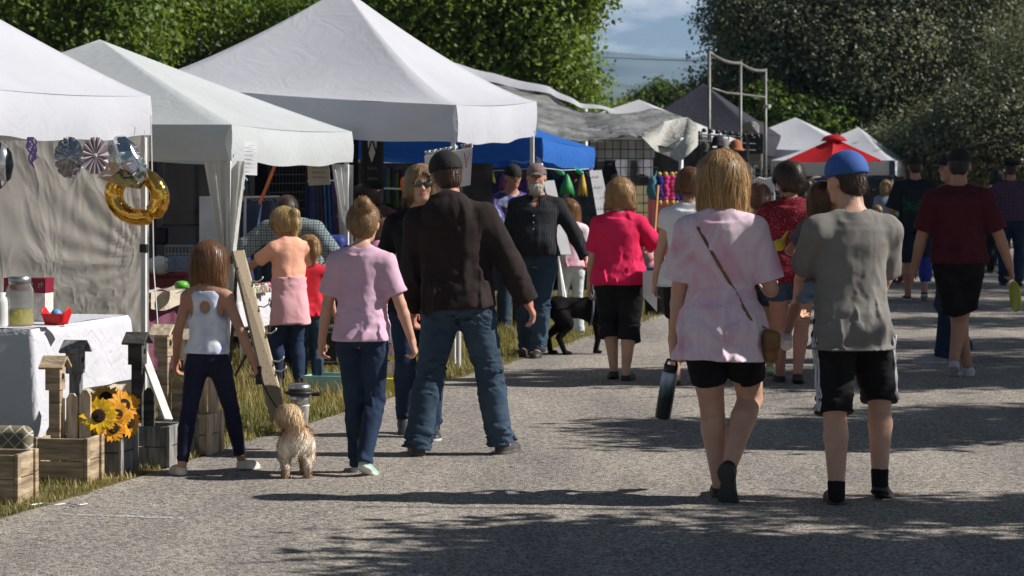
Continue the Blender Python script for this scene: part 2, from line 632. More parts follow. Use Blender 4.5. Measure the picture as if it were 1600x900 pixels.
def leg_prims(g, q, inf=(0, 0, 0, 0), kf=1.0):
    """thigh, calf cones; inf: extra radius at hip, knee, calf, ankle"""
    H, w = g.H, g.legw
    r = {'m': (.054, .034, .0355, .022), 'f': (.058, .034, .035, .0205), 'c': (.046, .030, .031, .020)}[g.kind]
    hp, kn, an = g.hipj[q], g.knee[q], g.ank[q]
    th = hp * .82 + kn * .18
    d = kn - an
    fw = np.cross(d, v3(1, 0, 0)); fw = fw / np.linalg.norm(fw)
    if fw[1] > 0: fw = -fw                                        # towards the back
    cf = kn * .68 + an * .32 + fw * .009 * H
    R0, R1, R2, R3 = [x * H * w + i for x, i in zip(r, inf)]
    return [(cone(hp, th, R0, R0 * .98), .03), (cone(th, kn, R0 * .98, R1), .02), (cone(kn, cf, R1 * .97, R2), .015), (cone(cf, an, R2, R3), .012)]


def arm_prims(g, q, inf=(0, 0, 0), t=1.0, part='both'):
    H = g.H
    w = g.armw * {'m': 1.0, 'f': .88, 'c': .84}[g.kind]
    R0, R1, R2 = .033 * H * w + inf[0], .026 * H * w + inf[1], .0175 * H * w + inf[2]
    sh, el, wr = g.sh[q], g.elb[q], g.wri[q]
    fm = el * .72 + wr * .28
    return [(cone(sh, el, R0, R1 * .96), .02), (cone(el, fm, R1 * .95, R1 * .98), .01), (cone(fm, wr, R1 * .98, R2), .01)]


def hand_prims(g, q, curl=35, side=None, spread=3, L=None, thumb=0):
    """palm, four two-bone fingers and a thumb. side: direction of the thumb edge"""
    H = g.H
    L = L or (.104 * H)
    d = g.wri[q] - g.elb[q]; d /= np.linalg.norm(d)
    if side is None: side = (0, 1, 0)
    F = frame_from(d, side)                                        # x towards thumb, y along, z normal
    inward = v3(-q, 0, 0)
    sgn = 1.0 if (F[:, 2] @ inward) > 0 else -1.0                  # palm side along sgn*z
    w0 = g.wri[q]
    T = lambda p: w0 + F @ np.array(p, float)
    pr = [(rbox(T((0, .24 * L, sgn * .01 * L)), (.205 * L, .25 * L, .085 * L), .07 * L, F), .012),
          (cone(w0, T((0, .1 * L, 0)), .10 * L, .13 * L), .012)]
    r = max(.052 * L, .0068)
    ln = (.40, .46, .43, .33)
    for i, xx in enumerate((.145, .05, -.05, -.145)):
        b = v3(xx * L, .46 * L, 0)
        a1 = R(curl * (.8 + .12 * i)); a2 = R(curl * (2.0 + .1 * i))
        sp = R(spread * (1.5 - i))
        l1, l2 = ln[i] * L * .55, ln[i] * L * .5
        m = b + v3(math.sin(sp) * l1, math.cos(a1) * l1, sgn * math.sin(a1) * l1)
        e = m + v3(math.sin(sp) * l2, math.cos(a2) * l2, sgn * math.sin(a2) * l2)
        pr.append((cone(T(b), T(m), r * 1.08, r), .004)); pr.append((cone(T(m), T(e), r, r * .82), .003))
    b = v3(.15 * L, .10 * L, sgn * .03 * L)
    m = v3((.27 - .04 * thumb) * L, .30 * L, sgn * (.10 + .05 * thumb) * L); e = v3((.27 - .12 * thumb) * L, .49 * L, sgn * (.15 + .08 * thumb) * L)
    pr.append((cone(T(b), T(m), r * 1.55, r * 1.15), .008)); pr.append((cone(T(m), T(e), r * 1.12, r * .85), .003))
    return pr


def head_prims(g):
    h, o, Rh = g.hh, g.chin0, g.Rh
    T = lambda x, y, z: o + Rh @ v3(x * h, y * h, z * h)
    pr = [(ell(T(0, -.06, .60), (.335 * h, .42 * h, .385 * h), Rh), 0),
          (ell(T(0, .10, .40), (.275 * h, .27 * h, .37 * h), Rh), .03),
          (ell(T(0, .20, .12), (.17 * h, .16 * h, .12 * h), Rh), .03),       # chin
          (ell(T(0, .26, .60), (.24 * h, .10 * h, .07 * h), Rh), .02),       # brow
          (ell(T(.15, .23, .38), (.09 * h, .10 * h, .09 * h), Rh), .02), (ell(T(-.15, .23, .38), (.09 * h, .10 * h, .09 * h), Rh), .02),
          (cone(T(0, .335, .54), T(0, .43, .385), .035 * h, .058 * h), .012), (ell(T(.05, .37, .37), (.035 * h,) * 3), .008), (ell(T(-.05, .37, .37), (.035 * h,) * 3), .008)]
    sub = [(ell(T(.145, .375, .515), (.085 * h, .07 * h, .055 * h), Rh), .012), (ell(T(-.145, .375, .515), (.085 * h, .07 * h, .055 * h), Rh), .012)]
    post = [(ell(T(.145, .285, .515), (.062 * h,) * 3), .004), (ell(T(-.145, .285, .515), (.062 * h,) * 3), .004),
            (ell(T(0, .335, .25), (.12 * h, .045 * h, .028 * h), Rh), .006), (ell(T(0, .325, .205), (.10 * h, .05 * h, .03 * h), Rh), .006),
            (ell(T(.345, -.04, .47), (.045 * h, .10 * h, .15 * h), Rh @ rotm(8, 0, -18)), .008), (ell(T(-.345, -.04, .47), (.045 * h, .10 * h, .15 * h), Rh @ rotm(8, 0, 18)), .008)]
    return pr, sub, post


def body_field(g, h, hand=None, thin=.004, long_sleeve=False):
    lo, hi = g.box()
    F = Field(lo, hi, h)
    H = g.H
    F.add(loft(g.pel, g.Rt, [(q[0], q[1], q[2] - (.012 if q[0] < .06 * H else 0), q[3] - (.014 if q[0] < .06 * H else 0)) for q in g.st[:-1]], -thin), .02)
    nr = {'m': .036, 'f': .029, 'c': .028}[g.kind] * H
    F.add(cone(g.neck0, g.neck1, nr * 1.12, nr * .98), .025)
    for q in (-1, 1):
        F.add(cone(g.T((q * .02 * H, -.018 * H, g.st[-2][0] + .01 * H)), g.sh[q] + v3(0, 0, .0), .032 * H, .034 * H * (.88 if g.kind != 'm' else 1)), .03)
        for p, k in arm_prims(g, q): F.add(p, k)
        for p, k in leg_prims(g, q): F.add(p, k)
        hs = (hand or {}).get(q, {})
        for p, k in hand_prims(g, q, **hs): F.add(p, k)
        # foot core
        b, Rf = g.foot[q]
        F.add(cone(b + Rf @ v3(0, -.07 * H * .8, .026 * H), b + Rf @ v3(0, .02 * H, .018 * H), .022 * H, .018 * H), .015)
    pr, sub, post = head_prims(g)
    HF = []
    for p, k in pr: F.add(p, k if k else .02)
    for p, k in sub: F.add(p, k, sub=True)
    for p, k in post: F.add(p, k)
    return F


def body_cols(g, V, skin_v=0.06, lips=True, sock=None, seed=0):
    """multiplying colours on the skin: lips, eyes, brows, a little flush"""
    C = np.ones((len(V), 3))
    n = SineNoise(seed, 18)(V[:, 0], V[:, 1], V[:, 2])
    n2 = SineNoise(seed + 1, 70)(V[:, 0], V[:, 1], V[:, 2])
    C *= (1 + skin_v * n + .05 * n2)[:, None]
    for jn, rr in [(g.knee[q], .075) for q in (-1, 1)] + [(g.elb[q], .055) for q in (-1, 1)] + [(g.wri[q], .12) for q in (-1, 1)]:
        w = np.exp(-(np.linalg.norm(V - jn, axis=1) / (rr * g.H / 1.7)) ** 2)[:, None]
        C *= 1 - w * np.array((.02, .12, .14))
    C *= 1 + .05 * np.clip(n[:, None] * n2[:, None] * 4, -1, 1) * np.array((.2, -1, -1))
    L = (V - g.chin0) @ g.Rh / g.hh
    x, y, z = np.abs(L[:, 0]), L[:, 1], L[:, 2]
    hd = (L[:, 2] > -.05) & (L[:, 2] < 1.2) & (y > .1)
    m = hd & (((x / .11) ** 2 + ((z - .228) / .045) ** 2) < 1) & (y > .25); C[m] *= (.85, .55, .55)
    m = hd & ((((x - .145) / .062) ** 2 + ((z - .515) / .026) ** 2) < 1) & (y > .24); C[m] = (1.25, 1.45, 1.6)
    m = hd & ((((x - .145) / .028) ** 2 + ((z - .515) / .028) ** 2) < 1) & (y > .24); C[m] = (.10, .09, .10)
    m = hd & ((((x - .155) / .095) ** 2 + ((z - .625 + .25 * (x - .155) ** 2) / .020) ** 2) < 1) & (y > .2); C[m] *= (.38, .32, .3)
    m = hd & (x > .1) & (x < .26) & (z > .3) & (z < .44); C[m] *= (1.03, .92, .92)
    return np.clip(C, 0, 2)


def sdf_obj(name, F, mt, parent, cols=None, smooth=True, relax=1):
    V, Q = F.polys()
    me = np_mesh(name, V, Q)
    if relax and len(V):
        bm = bmesh.new(); bm.from_mesh(me)
        for _ in range(relax):
            bmesh.ops.smooth_vert(bm, verts=bm.verts, factor=0.5, use_axis_x=True, use_axis_y=True, use_axis_z=True)
        bm.to_mesh(me); bm.free()
    if cols is not None:
        VV = np.zeros(len(me.vertices) * 3, dtype=np.float32); me.vertices.foreach_get('co', VV)
        set_col(me, cols(VV.reshape(-1, 3)))
    return link_mesh(name, me, mt, parent, smooth)


# ---- clothes
def shirt_field(g, h, ease=.016, hem=-.05, flare=.02, sleeve=.55, sl_ease=.02, neck=1.25, fold=.006, seed=1, vee=0.0, tank=False, belly=0.0, straight=False, hood=False, collar=False, tuck=False, cuff=None):
    """hem: height of the lower edge relative to the pelvis, fraction of H; sleeve: 0..1 along the whole arm"""
    H = g.H
    lo, hi = g.box()
    F = Field(lo, hi, h)
    z0 = hem * H
    st = []
    top = [q for q in g.st]
    wa = [q for q in top if q[0] < .13 * H]
    for (z, cy, rx, ry) in top:
        if straight and z < .16 * H:
            rx = max(rx, (.086 if g.kind == 'm' else .080 if g.kind == 'f' else .072) * H * g.fat); ry = max(ry, .060 * H * g.fat)
        if z < .17 * H:
            f = (.17 * H - z) / (.17 * H - min(z0, -.055 * H))
            rx, ry = rx + flare * H * f, ry + flare * H * f * .8
        if belly and -.02 * H < z < .2 * H:
            b = belly * H * math.sin(math.pi * (z + .02 * H) / (.22 * H)); ry, cy = ry + b * .5, cy + b * .5
        st.append((z, cy, rx, ry))
    if z0 < st[0][0]:
        q = st[1]; st = [(z0, q[1], q[2] + flare * H * .6, q[3] + flare * H * .5)] + [(s_[0], s_[1], max(s_[2], q[2]), max(s_[3], q[3])) if s_[0] < q[0] else s_ for s_ in st]
    F.add(loft(g.pel, g.Rt, st[:-1], ease, zlo=z0 - .05), .015)
    A = Field(lo, hi, h)
    cuts = []
    fs = .93 if g.kind == 'm' else .84
    for q in (-1, 1):
        if not tank:
            F.add(cone(g.T((q * .022 * H, -.018 * H, g.st[-2][0] + .006 * H)), g.sh[q], .030 * H + ease * .7, .034 * H * fs + ease * .8), .03)
        else:
            pass
        if sleeve > 0 and not tank:
            sh, el, wr = g.sh[q], g.elb[q], g.wri[q]
            w = g.armw * {'m': 1.0, 'f': .88, 'c': .84}[g.kind]
            R0, R1, R2 = .033 * H * w + sl_ease * .75, .026 * H * w + sl_ease, .0175 * H * w + sl_ease * .9
            if sleeve <= .53:
                e = sh + (el - sh) * (sleeve / .53)
                dn = (el - sh) / np.linalg.norm(el - sh)
                A.add(cone(sh, e + dn * .04, R0, R0 * .35 + R1 * .65 + sl_ease * .35), .025)
                cuts.append((e, dn))
            else:
                A.add(cone(sh, el, R0, R1), .025)
                e = el + (wr - el) * min(1.0, (sleeve - .53) / .47)
                dn = (wr - el) / np.linalg.norm(wr - el)
                A.add(cone(el, e + dn * .03, R1 * .97, R2 + (0.004 if cuff is None else cuff)), .012)
                cuts.append((e, dn))
    if hood:
        F.add(ell(g.T((0, -.062 * H, g.st[-2][0] + .004 * H)), (.082 * H, .045 * H, .058 * H), g.Rt @ rotm(-25, 0, 0)), .02)
        F.add(ell(g.T((0, -.03 * H, g.st[-1][0] + .018 * H)), (.066 * H, .05 * H, .03 * H), g.Rt @ rotm(-18, 0, 0)), .015)
        for q in (-1, 1): F.add(cone(g.T((q * .05 * H, -.03 * H, g.st[-1][0])), g.T((q * .028 * H, .045 * H, g.st[-2][0] - .02 * H)), .022 * H, .016 * H), .015)
    # folds: hanging below the chest, across at the waist and on the sleeves
    n1 = SineNoise(seed, 40, (1, 1, .13)); n2 = SineNoise(seed + 9, 48, (.7, .7, 1.0)); n3 = SineNoise(seed + 17, 24, (1, 1, .6))

    def dsp(X, Y, Z):
        zl = (Z - g.pel[2]) / H
        low = np.clip((.2 - zl) / .2, 0.15, 1.2)
        a = n1(X, Y, Z)
        b = n2(X, Y, Z)
        up = np.clip((zl - .08) / .12, 0, 1)
        return fold * ((np.abs(a) - .25) * -1.6 * low + a * low * 2.0 + n3(X, Y, Z) * .9 + (np.abs(b) - .25) * -1.5 * np.clip(1 - np.abs(zl - .09) / .12, .25, 1) * (1 - .4 * up))
    F.disp(dsp); A.disp(dsp)
    ez = g.Rt[:, 2]; hz = g.pel + ez * z0
    wv = SineNoise(seed + 2, 9)
    F.clip(lambda X, Y, Z: -((X - hz[0]) * ez[0] + (Y - hz[1]) * ez[1] + (Z - hz[2]) * ez[2]) + .010 * wv(X, Y, 0 * Z) * (1 if not tuck else 0))
    for e, dn in cuts:
        A.add((lambda X, Y, Z, e=e, dn=dn: np.maximum(-((X - e[0]) * dn[0] + (Y - e[1]) * dn[1] + (Z - e[2]) * dn[2]), np.sqrt((X - e[0]) ** 2 + (Y - e[1]) ** 2 + (Z - e[2]) ** 2) - .2), e - .2, e + .2), 0, sub=True)
    t_ = np.clip(.5 + .5 * (F.a - A.a) / .03, 0, 1)
    F.a = (F.a * (1 - t_) + A.a * t_ - .03 * t_ * (1 - t_)).astype(np.float32)
    nr = {'m': .036, 'f': .029, 'c': .028}[g.kind] * H * neck
    nt = g.neck1 + (g.neck1 - g.neck0) * .5
    if collar:
        F.add(cone(g.neck0 + (g.neck1 - g.neck0) * .2, g.neck0 + (g.neck1 - g.neck0) * .62, nr * 1.28, nr * 1.18, cut=True), .008)
    elif not hood and not tank:
        F.add(cone(g.neck0 + (g.neck1 - g.neck0) * .0, g.neck0 + (g.neck1 - g.neck0) * .30, nr * 1.22, nr * 1.16, cut=True), .012)
    F.add(cone(g.neck0 - (g.neck1 - g.neck0) * (.05 if not hood else -.3), nt, nr * .98, nr * 1.12), .004, sub=True)
    if tank:        # racer back: cut-away shoulder blades and a keyhole
        for q in (-1, 1):
            F.add(ell(g.T((q * .094 * H, -.05 * H, .228 * H)), (.040 * H, .075 * H, .070 * H), g.Rt @ rotm(0, q * 14, 0)), .006, sub=True)
            F.add(ell(g.T((q * .105 * H, .0, .24 * H)), (.042 * H, .12 * H, .06 * H), g.Rt), .006, sub=True)
            F.add(cone(g.T((q * .036 * H, -.052 * H, .235 * H)), g.T((q * .050 * H, -.010 * H, .285 * H)), .014 * H, .014 * H), .006)
            F.add(cone(g.T((q * .050 * H, -.010 * H, .285 * H)), g.T((q * .045 * H, .045 * H, .23 * H)), .014 * H, .016 * H), .006)
        F.add(ell(g.T((0, -.075 * H, .215 * H)), (.030 * H, .040 * H, .034 * H), g.Rt), .004, sub=True)
    if vee:
        F.add(ell(g.T((0, .09 * H, g.st[-2][0])), (.035 * H * vee, .06 * H, .045 * H * vee), g.Rt), .006, sub=True)
    return F


def trouser_field(g, h, inf=(.012, .014, .014, .02), top=.045, end=1.0, fold=.005, seed=2, pockets=False, wide=0.0):
    """end: how far down the leg the cloth reaches (0 hip, .5 knee, 1 ankle)"""
    H = g.H
    lo, hi = g.box()
    F = Field(lo, hi, h)
    st = [q for q in g.st if q[0] <= max(top * H, .031 * H) + 1e-6]
    F.add(loft(g.pel, g.Rt, st, inf[0] * .55, zhi=top * H), .01)
    cuts = []
    for q in (-1, 1):
        hp, kn, an = g.hipj[q], g.knee[q], g.ank[q]
        r = {'m': (.054, .034, .0355, .022), 'f': (.058, .034, .035, .0205), 'c': (.046, .030, .031, .020)}[g.kind]
        w = g.legw
        R0, R1, R2, R3 = [x * H * w + i for x, i in zip(r, inf)]
        th = hp * .8 + kn * .2
        F.add(cone(hp, th, R0 * .96, R0 * .98), .03)
        if end <= .5:
            e = hp + (kn - hp) * (end / .5)
            rr = R0 + (R1 - R0) * (end / .5) + wide
            dn = (kn - hp) / np.linalg.norm(kn - hp); cuts.append((e, dn))
            F.add(cone(th, e + dn * .012, R0 * .98, rr), .02)
        else:
            F.add(cone(th, kn, R0 * .98, R1), .02)
            f = (end - .5) / .5
            d = kn - an
            fw = np.cross(d, v3(1, 0, 0)); fw = fw / (np.linalg.norm(fw) + 1e-9)
            if fw[1] > 0: fw = -fw
            cf = kn * .68 + an * .32 + fw * .007 * H
            e = an + (kn - an) * (1 - f) + (an - kn) / np.linalg.norm(an - kn) * (.018 * H if end >= 1 else 0)
            if f <= .34:
                e = kn + (cf - kn) * (f / .32)
                dn = (cf - kn) / np.linalg.norm(cf - kn); cuts.append((e, dn))
                F.add(cone(kn, e + dn * .012, R1, R1 + (R2 - R1) * f / .32 + wide), .012)
            else:
                F.add(cone(kn, cf, R1, R2), .012)
                dn = (an - cf) / np.linalg.norm(an - cf); cuts.append((e, dn))
                F.add(cone(cf, e + dn * .012, R2, R3), .012)
    n1 = SineNoise(seed, 60, (.5, .5, 1.3)); n2 = SineNoise(seed + 5, 26, (1, 1, .7))
    kz = (g.knee[-1][2] + g.knee[1][2]) / 2

    def dsp(X, Y, Z):
        wk = np.exp(-((Z - kz) / (.06 * H)) ** 2) + np.exp(-((Z - .05 * H) / (.05 * H)) ** 2) * 1.6 + np.exp(-((Z - g.pel[2] + .06 * H) / (.05 * H)) ** 2) * .8 + .18
        return fold * ((np.abs(n1(X, Y, Z)) - .25) * -3.0 * wk + n2(X, Y, Z) * .7)
    F.disp(dsp)
    if pockets:      # patch pockets on the seat and the seam between them
        def pk(X, Y, Z):
            x, z = np.abs(X - g.pel[0]) / H, (Z - g.pel[2]) / H
            ins = np.minimum(np.minimum(x - .020, .078 - x), np.minimum(z + .078 - .012 * np.abs(x - .049) / .03, .004 - z)) * H
            return np.where(Y < g.pel[1], -.0055 * np.clip(ins / .004, 0, 1) + .005 * np.exp(-((X - g.pel[0]) / .005) ** 2) * (z > -.06), 0)
        F.disp(pk)
    for e, dn in cuts:
        F.add((lambda X, Y, Z, e=e, dn=dn: np.maximum(-((X - e[0]) * dn[0] + (Y - e[1]) * dn[1] + (Z - e[2]) * dn[2]), np.sqrt((X - e[0]) ** 2 + (Y - e[1]) ** 2 + (Z - e[2]) ** 2) - .17), e - .17, e + .17), 0, sub=True)
    if end >= 1: F.clip(lambda X, Y, Z: .008 - Z + 0 * X)
    return F


def shoe_field(g, q, h, kind='sneaker', sole=.022):
    H = g.H
    b, Rf = g.foot[q]
    L = g.fl * 1.06; w = L * .185
    T = lambda x, y, z: b + Rf @ v3(x, y, z)
    c = b + Rf @ v3(0, -.1 * L, .05)
    F = Field(c - L * .8 - .03, c + L * .8 + .06, h)
    if kind == 'sandal':
        F.add(rbox(T(0, .0, .009), (w * .98, L * .52, .010), .008, Rf), .0)
        F.add(ell(T(0, .22 * L, .012), (w * 1.02, L * .26, .012), Rf), .01)
        F.add(ell(T(0, .17 * L, .03), (w * .95, L * .10, .026), Rf), .008)
        return F
    up = .050 if kind == 'low' else .062 if kind == 'sneaker' else .075
    up *= H / 1.7
    F.add(ell(T(0, -.36 * L, .038 * H / 1.7), (w * .80, L * .17, .045 * H / 1.7), Rf), .01)
    F.add(ell(T(0, -.36 * L, up), (w * .74, L * .165, .022 * H / 1.7), Rf), .012)
    F.add(cone(T(0, -.34 * L, up * .7), T(0, .18 * L, .026), w * .72, w * .80), .015)
    F.add(ell(T(0, .22 * L, .024), (w * 1.02, L * .28, .036 * H / 1.7), Rf), .012)
    F.add(ell(T(.0, -.32 * L, .010), (w * .92, L * .22, .022), Rf), .008)
    F.add(ell(T(0, .16 * L, .008), (w * 1.06, L * .36, .022), Rf), .008)
    # flat underside
    zl = Rf[:, 2]
    F.clip(lambda X, Y, Z: -(((X - b[0]) * zl[0] + (Y - b[1]) * zl[1] + (Z - b[2]) * zl[2])))
    return F


def shoe_cols(g, q, upper, solec, sole=.020):
    b, Rf = g.foot[q]

    def fn(V):
        L = (V - b) @ Rf
        C = np.tile(np.array(upper, float), (len(V), 1))
        C[L[:, 2] < sole] = solec
        return C
    return fn


# ---- hair
def hair_field(g, h, style, length=.2, vol=.03, seed=3):
    """length below the chin in head heights for long styles"""
    hh, o, Rh = g.hh, g.chin0, g.Rh
    T = lambda x, y, z: o + Rh @ v3(x * hh, y * hh, z * hh)
    lo = o - hh * (1.2 + length) - .05; hi = o + hh * 1.5 + .05
    F = Field(lo, hi, h)
    v = vol * hh / .23
    F.add(ell(T(0, -.075, .61), (.35 * hh + v, .43 * hh + v, .395 * hh + v), Rh), .01)
    if style in ('short', 'bald'):
        F.add(ell(T(0, -.26, .38), (.27 * hh + v, .20 * hh + v * .8, .26 * hh), Rh), .02)
    if style in ('bun', 'pony', 'up'):
        F.add(ell(T(0, -.20, .45), (.30 * hh + v, .26 * hh + v, .30 * hh), Rh), .03)
    if style in ('long', 'bob'):
        # curtain of hair hanging behind and beside the face (gravity: world z)
        zt = .62; zb = -length
        zb = zb + (.10 if style == 'long' else .05)
        st = [(zb * hh, -.16 * hh, (.36 if style == 'long' else .44) * hh + v, .15 * hh + v * .3), ((zb + .12) * hh, -.15 * hh, (.39 if style == 'long' else .46) * hh + v, .20 * hh + v * .4), (.15 * hh, -.12 * hh, (.40 if style == 'long' else .43) * hh + v, .30 * hh + v * .5), (.5 * hh, -.08 * hh, .41 * hh + v, .37 * hh + v * .6), (.8 * hh, -.07 * hh, .30 * hh + v, .36 * hh + v)]
        yaw = math.atan2(Rh[1, 0], Rh[0, 0])
        F.add(loft(o, rotm(0, 0, math.degrees(yaw)), st, 0, p=2.2), .04)
    if style == 'pony':
        a = T(0, -.46, .74); c1 = a + Rh @ v3(0, -.16 * hh, -.05 * hh); c2 = c1 + Rh @ v3(0, -.02 * hh, 0) + v3(0, 0, -.35 * hh); c3 = c2 + v3(0, 0, -length * hh) + Rh @ v3(.05 * hh, .08 * hh, 0)
        F.add(cone(a, c1, .10 * hh, .16 * hh), .015); F.add(cone(c1, c2, .16 * hh, .19 * hh), .015); F.add(cone(c2, c3, .19 * hh, .05 * hh), .015)
    if style == 'bun':
        a = T(.10, -.36, .95)
        F.add(ell(a + Rh @ v3(0, -.06 * hh, 0), (.225 * hh, .17 * hh, .225 * hh), Rh), .004)
        F.add(ell(a + Rh @ v3(0, -.24 * hh, .0), (.10 * hh, .10 * hh, .105 * hh), Rh), .010, sub=True)
        F.add(ell(a + Rh @ v3(.02 * hh, -.17 * hh, -.02 * hh), (.05 * hh, .06 * hh, .05 * hh), Rh), .006)
    if style == 'up':
        F.add(ell(T(0, -.40, .34), (.26 * hh, .17 * hh, .24 * hh), Rh), .03)
    # keep the face free
    F.add(ell(T(0, .50, .36), (.285 * hh, .48 * hh, .46 * hh), Rh), .02, sub=True)
    if style in ('short', 'bun', 'pony', 'up', 'bald'):
        F.add(ell(T(.36, .10, .34), (.14 * hh, .22 * hh, .26 * hh), Rh), .02, sub=True); F.add(ell(T(-.36, .10, .34), (.14 * hh, .22 * hh, .26 * hh), Rh), .02, sub=True)
    if style == 'bald':
        F.add(ell(T(0, .06, .98), (.28 * hh, .36 * hh, .30 * hh), Rh), .02, sub=True)
    n = SineNoise(seed, 70 / (hh / .22), (1, 1, .12)); n2 = SineNoise(seed + 4, 24, (1, 1, .4))
    F.disp(lambda X, Y, Z: .0035 * n(X, Y, Z) + .005 * n2(X, Y, Z))
    return F


def strands(F, g, n, length=.25, width=.004, seed=5, to=None, steps=8, fly=1.0):
    """thin ribbons laid over the hair surface, combed downwards (or towards a point)"""
    V, Q = F.polys()
    if len(Q) == 0: return np.zeros((0, 3)), np.zeros((0, 4), int), np.zeros((0, 3))
    r = np.random.RandomState(seed)
    a = np.clip(F.a, -.06, .06)
    gx, gy, gz = np.gradient(a, F.h)

    def samp(P_):
        i = np.clip(np.round((P_ - F.lo) / F.h).astype(int), 1, F.n - 2)
        q = (i[:, 0], i[:, 1], i[:, 2])
        N = np.stack([gx[q], gy[q], gz[q]], 1)
        N /= np.linalg.norm(N, axis=1)[:, None] + 1e-9
        return a[q], N
    idx = r.randint(0, len(Q), n)
    p = V[Q[idx]].mean(1) + r.normal(0, .002, (n, 3))
    top = g.chin0 + g.Rh @ v3(0, -.1 * g.hh, 1.02 * g.hh)
    lift = r.uniform(.000, .006, n) + r.uniform(.006, .026, n) * (r.uniform(0, 1, n) > .93) * fly
    step = length * r.uniform(.5, 1.0, n) / steps
    pts, nrm, tan = [], [], []
    wob = r.normal(0, 1, (n, 3)) * (.18 if fly > .5 else .08)
    for s_ in range(steps + 1):
        d, N = samp(p)
        p = p - N * (np.clip(d, -.02, .02) - lift * (s_ / steps + .2))[:, None]
        if to is None:
            away = p - top; away[:, 2] = np.minimum(away[:, 2], 0)
            t = v3(0, 0, -1)[None] + away * 2.0 / (np.linalg.norm(away, axis=1)[:, None] + .05) * .3
        else:
            t = np.array(to)[None] - p
            t = t / (np.linalg.norm(t, axis=1)[:, None] + 1e-6)
        t = t + wob
        tt = t - N * np.sum(t * N, 1)[:, None]
        nn = np.linalg.norm(tt, axis=1)[:, None]
        tt = np.where(nn > .15, tt / (nn + 1e-9), t)
        pts.append(p.copy()); nrm.append(N); tan.append(tt)
        p = p + tt * step[:, None]
    pts, nrm, tan = np.array(pts), np.array(nrm), np.array(tan)
    side = np.cross(tan, nrm); side /= np.linalg.norm(side, axis=2)[:, :, None] + 1e-9
    wd = width * (1 - .75 * (np.arange(steps + 1) / steps) ** 2)[:, None, None] * r.uniform(.5, 1.2, (1, n, 1))
    A, B = pts - side * wd / 2, pts + side * wd / 2
    VV = np.stack([A, B], 2).transpose(1, 0, 2, 3).reshape(-1, 3)
    base = (np.arange(n) * (steps + 1) * 2)[:, None] + (np.arange(steps) * 2)[None]
    FF = np.stack([base, base + 1, base + 3, base + 2], 2).reshape(-1, 4)
    cv = np.repeat(np.clip(r.lognormal(-.03, .30, n), .45, 2.0), (steps + 1) * 2)
    return VV, FF, np.stack([cv] * 3, 1)


def hair_obj(g, h, style, col, parent, n=900, length=.0, vol=.022, seed=3, width=.0028, to=None, slen=None, name='hair', tip=None):
    F = hair_field(g, h, style, length, vol, seed)
    V, Q = F.polys()
    sl = slen or {'long': .32, 'bob': .24, 'short': .05, 'bald': .03, 'pony': .14, 'bun': .055, 'up': .09}[style]
    to_ = None
    if style == 'bun': to_ = g.chin0 + g.Rh @ v3(.10 * g.hh, -.40 * g.hh, .95 * g.hh)
    if style == 'pony': to_ = None
    VV, FF, CC = strands(F, g, int(n * 1.7), sl, width, seed, to_, fly=.25 if style == 'bun' else 1.0)
    allV = np.concatenate([V, VV]); allF = np.concatenate([Q, FF + len(V)])
    n0 = SineNoise(seed + 8, 90, (1, 1, .08))(V[:, 0], V[:, 1], V[:, 2])
    C = np.concatenate([np.stack([.72 + .3 * n0] * 3, 1), CC])
    if tip is not None:
        zl = (allV[:, 2] - g.chin0[2]) / g.hh
        f = np.clip((.55 - zl) / .7, 0, 1)[:, None]
        C = C * (1 - f + f * np.array(tip))
    me = np_mesh(name, allV, allF)
    set_col(me, C)
    m = M_('hair_%02d_%02d_%02d' % tuple(int(c * 99) for c in col), col, rough=.42, var=.15, vscale=8, attr=True, spec=.45)
    return link_mesh(name, me, m, parent, True)


SKIN = M_('skin_fair', (.56, .33, .235), rough=.5, var=.08, vscale=9, bump=.06, bscale=160, attr=True, spec=.35)
SKIN_TAN = M_('skin_tan', (.44, .235, .155), rough=.5, var=.08, vscale=9, bump=.06, bscale=160, attr=True, spec=.35)
SKIN_DK = M_('skin_ruddy', (.46, .225, .16), rough=.5, var=.10, vscale=9, bump=.06, bscale=160, attr=True, spec=.35)


def cap_field(g, h, bill=(0, 0), billl=.36, tall=0.0, big=1.0, drop=0.0):
    hh, o, Rh = g.hh, g.chin0, g.Rh
    T = lambda x, y, z: o + Rh @ v3(x * hh, y * hh, z * hh)
    F = Field(o - hh * 1.1, o + hh * 1.7, h)
    F.add(ell(T(0, -.075, .66 + tall * .5), (.40 * hh * big, .48 * hh * big, (.43 + tall) * hh), Rh), .01)
    nz = Rh @ rotm(-4, 0, 0) @ v3(0, 0, 1)
    p0 = T(0, 0, .60 - drop)
    F.clip(lambda X, Y, Z: -((X - p0[0]) * nz[0] + (Y - p0[1]) * nz[1] + (Z - p0[2]) * nz[2]))
    n2 = SineNoise(4, 26)
    F.disp(lambda X, Y, Z: .003 * n2(X, Y, Z))
    if billl > 0:
        Rb = Rh @ rotm(0, 0, bill[0]) @ rotm(-8 + bill[1], 0, 0)
        c = p0 + Rh @ rotm(0, 0, bill[0]) @ v3(0, (.30 + billl * .5) * hh, .015 * hh)
        def bfn(X, Y, Z):
            x, y, z = X - c[0], Y - c[1], Z - c[2]
            u, v, w = [Rb[0, i] * x + Rb[1, i] * y + Rb[2, i] * z for i in range(3)]
            w = w + .9 * u * u / hh
            k = np.sqrt((u / (.30 * hh)) ** 2 + (v / ((billl * .5 + .16) * hh)) ** 2)
            return np.maximum((k - 1) * .25 * hh, np.abs(w) - .018 * hh)
        F.add((bfn, c - hh * .5, c + hh * .5), .006)
    return F


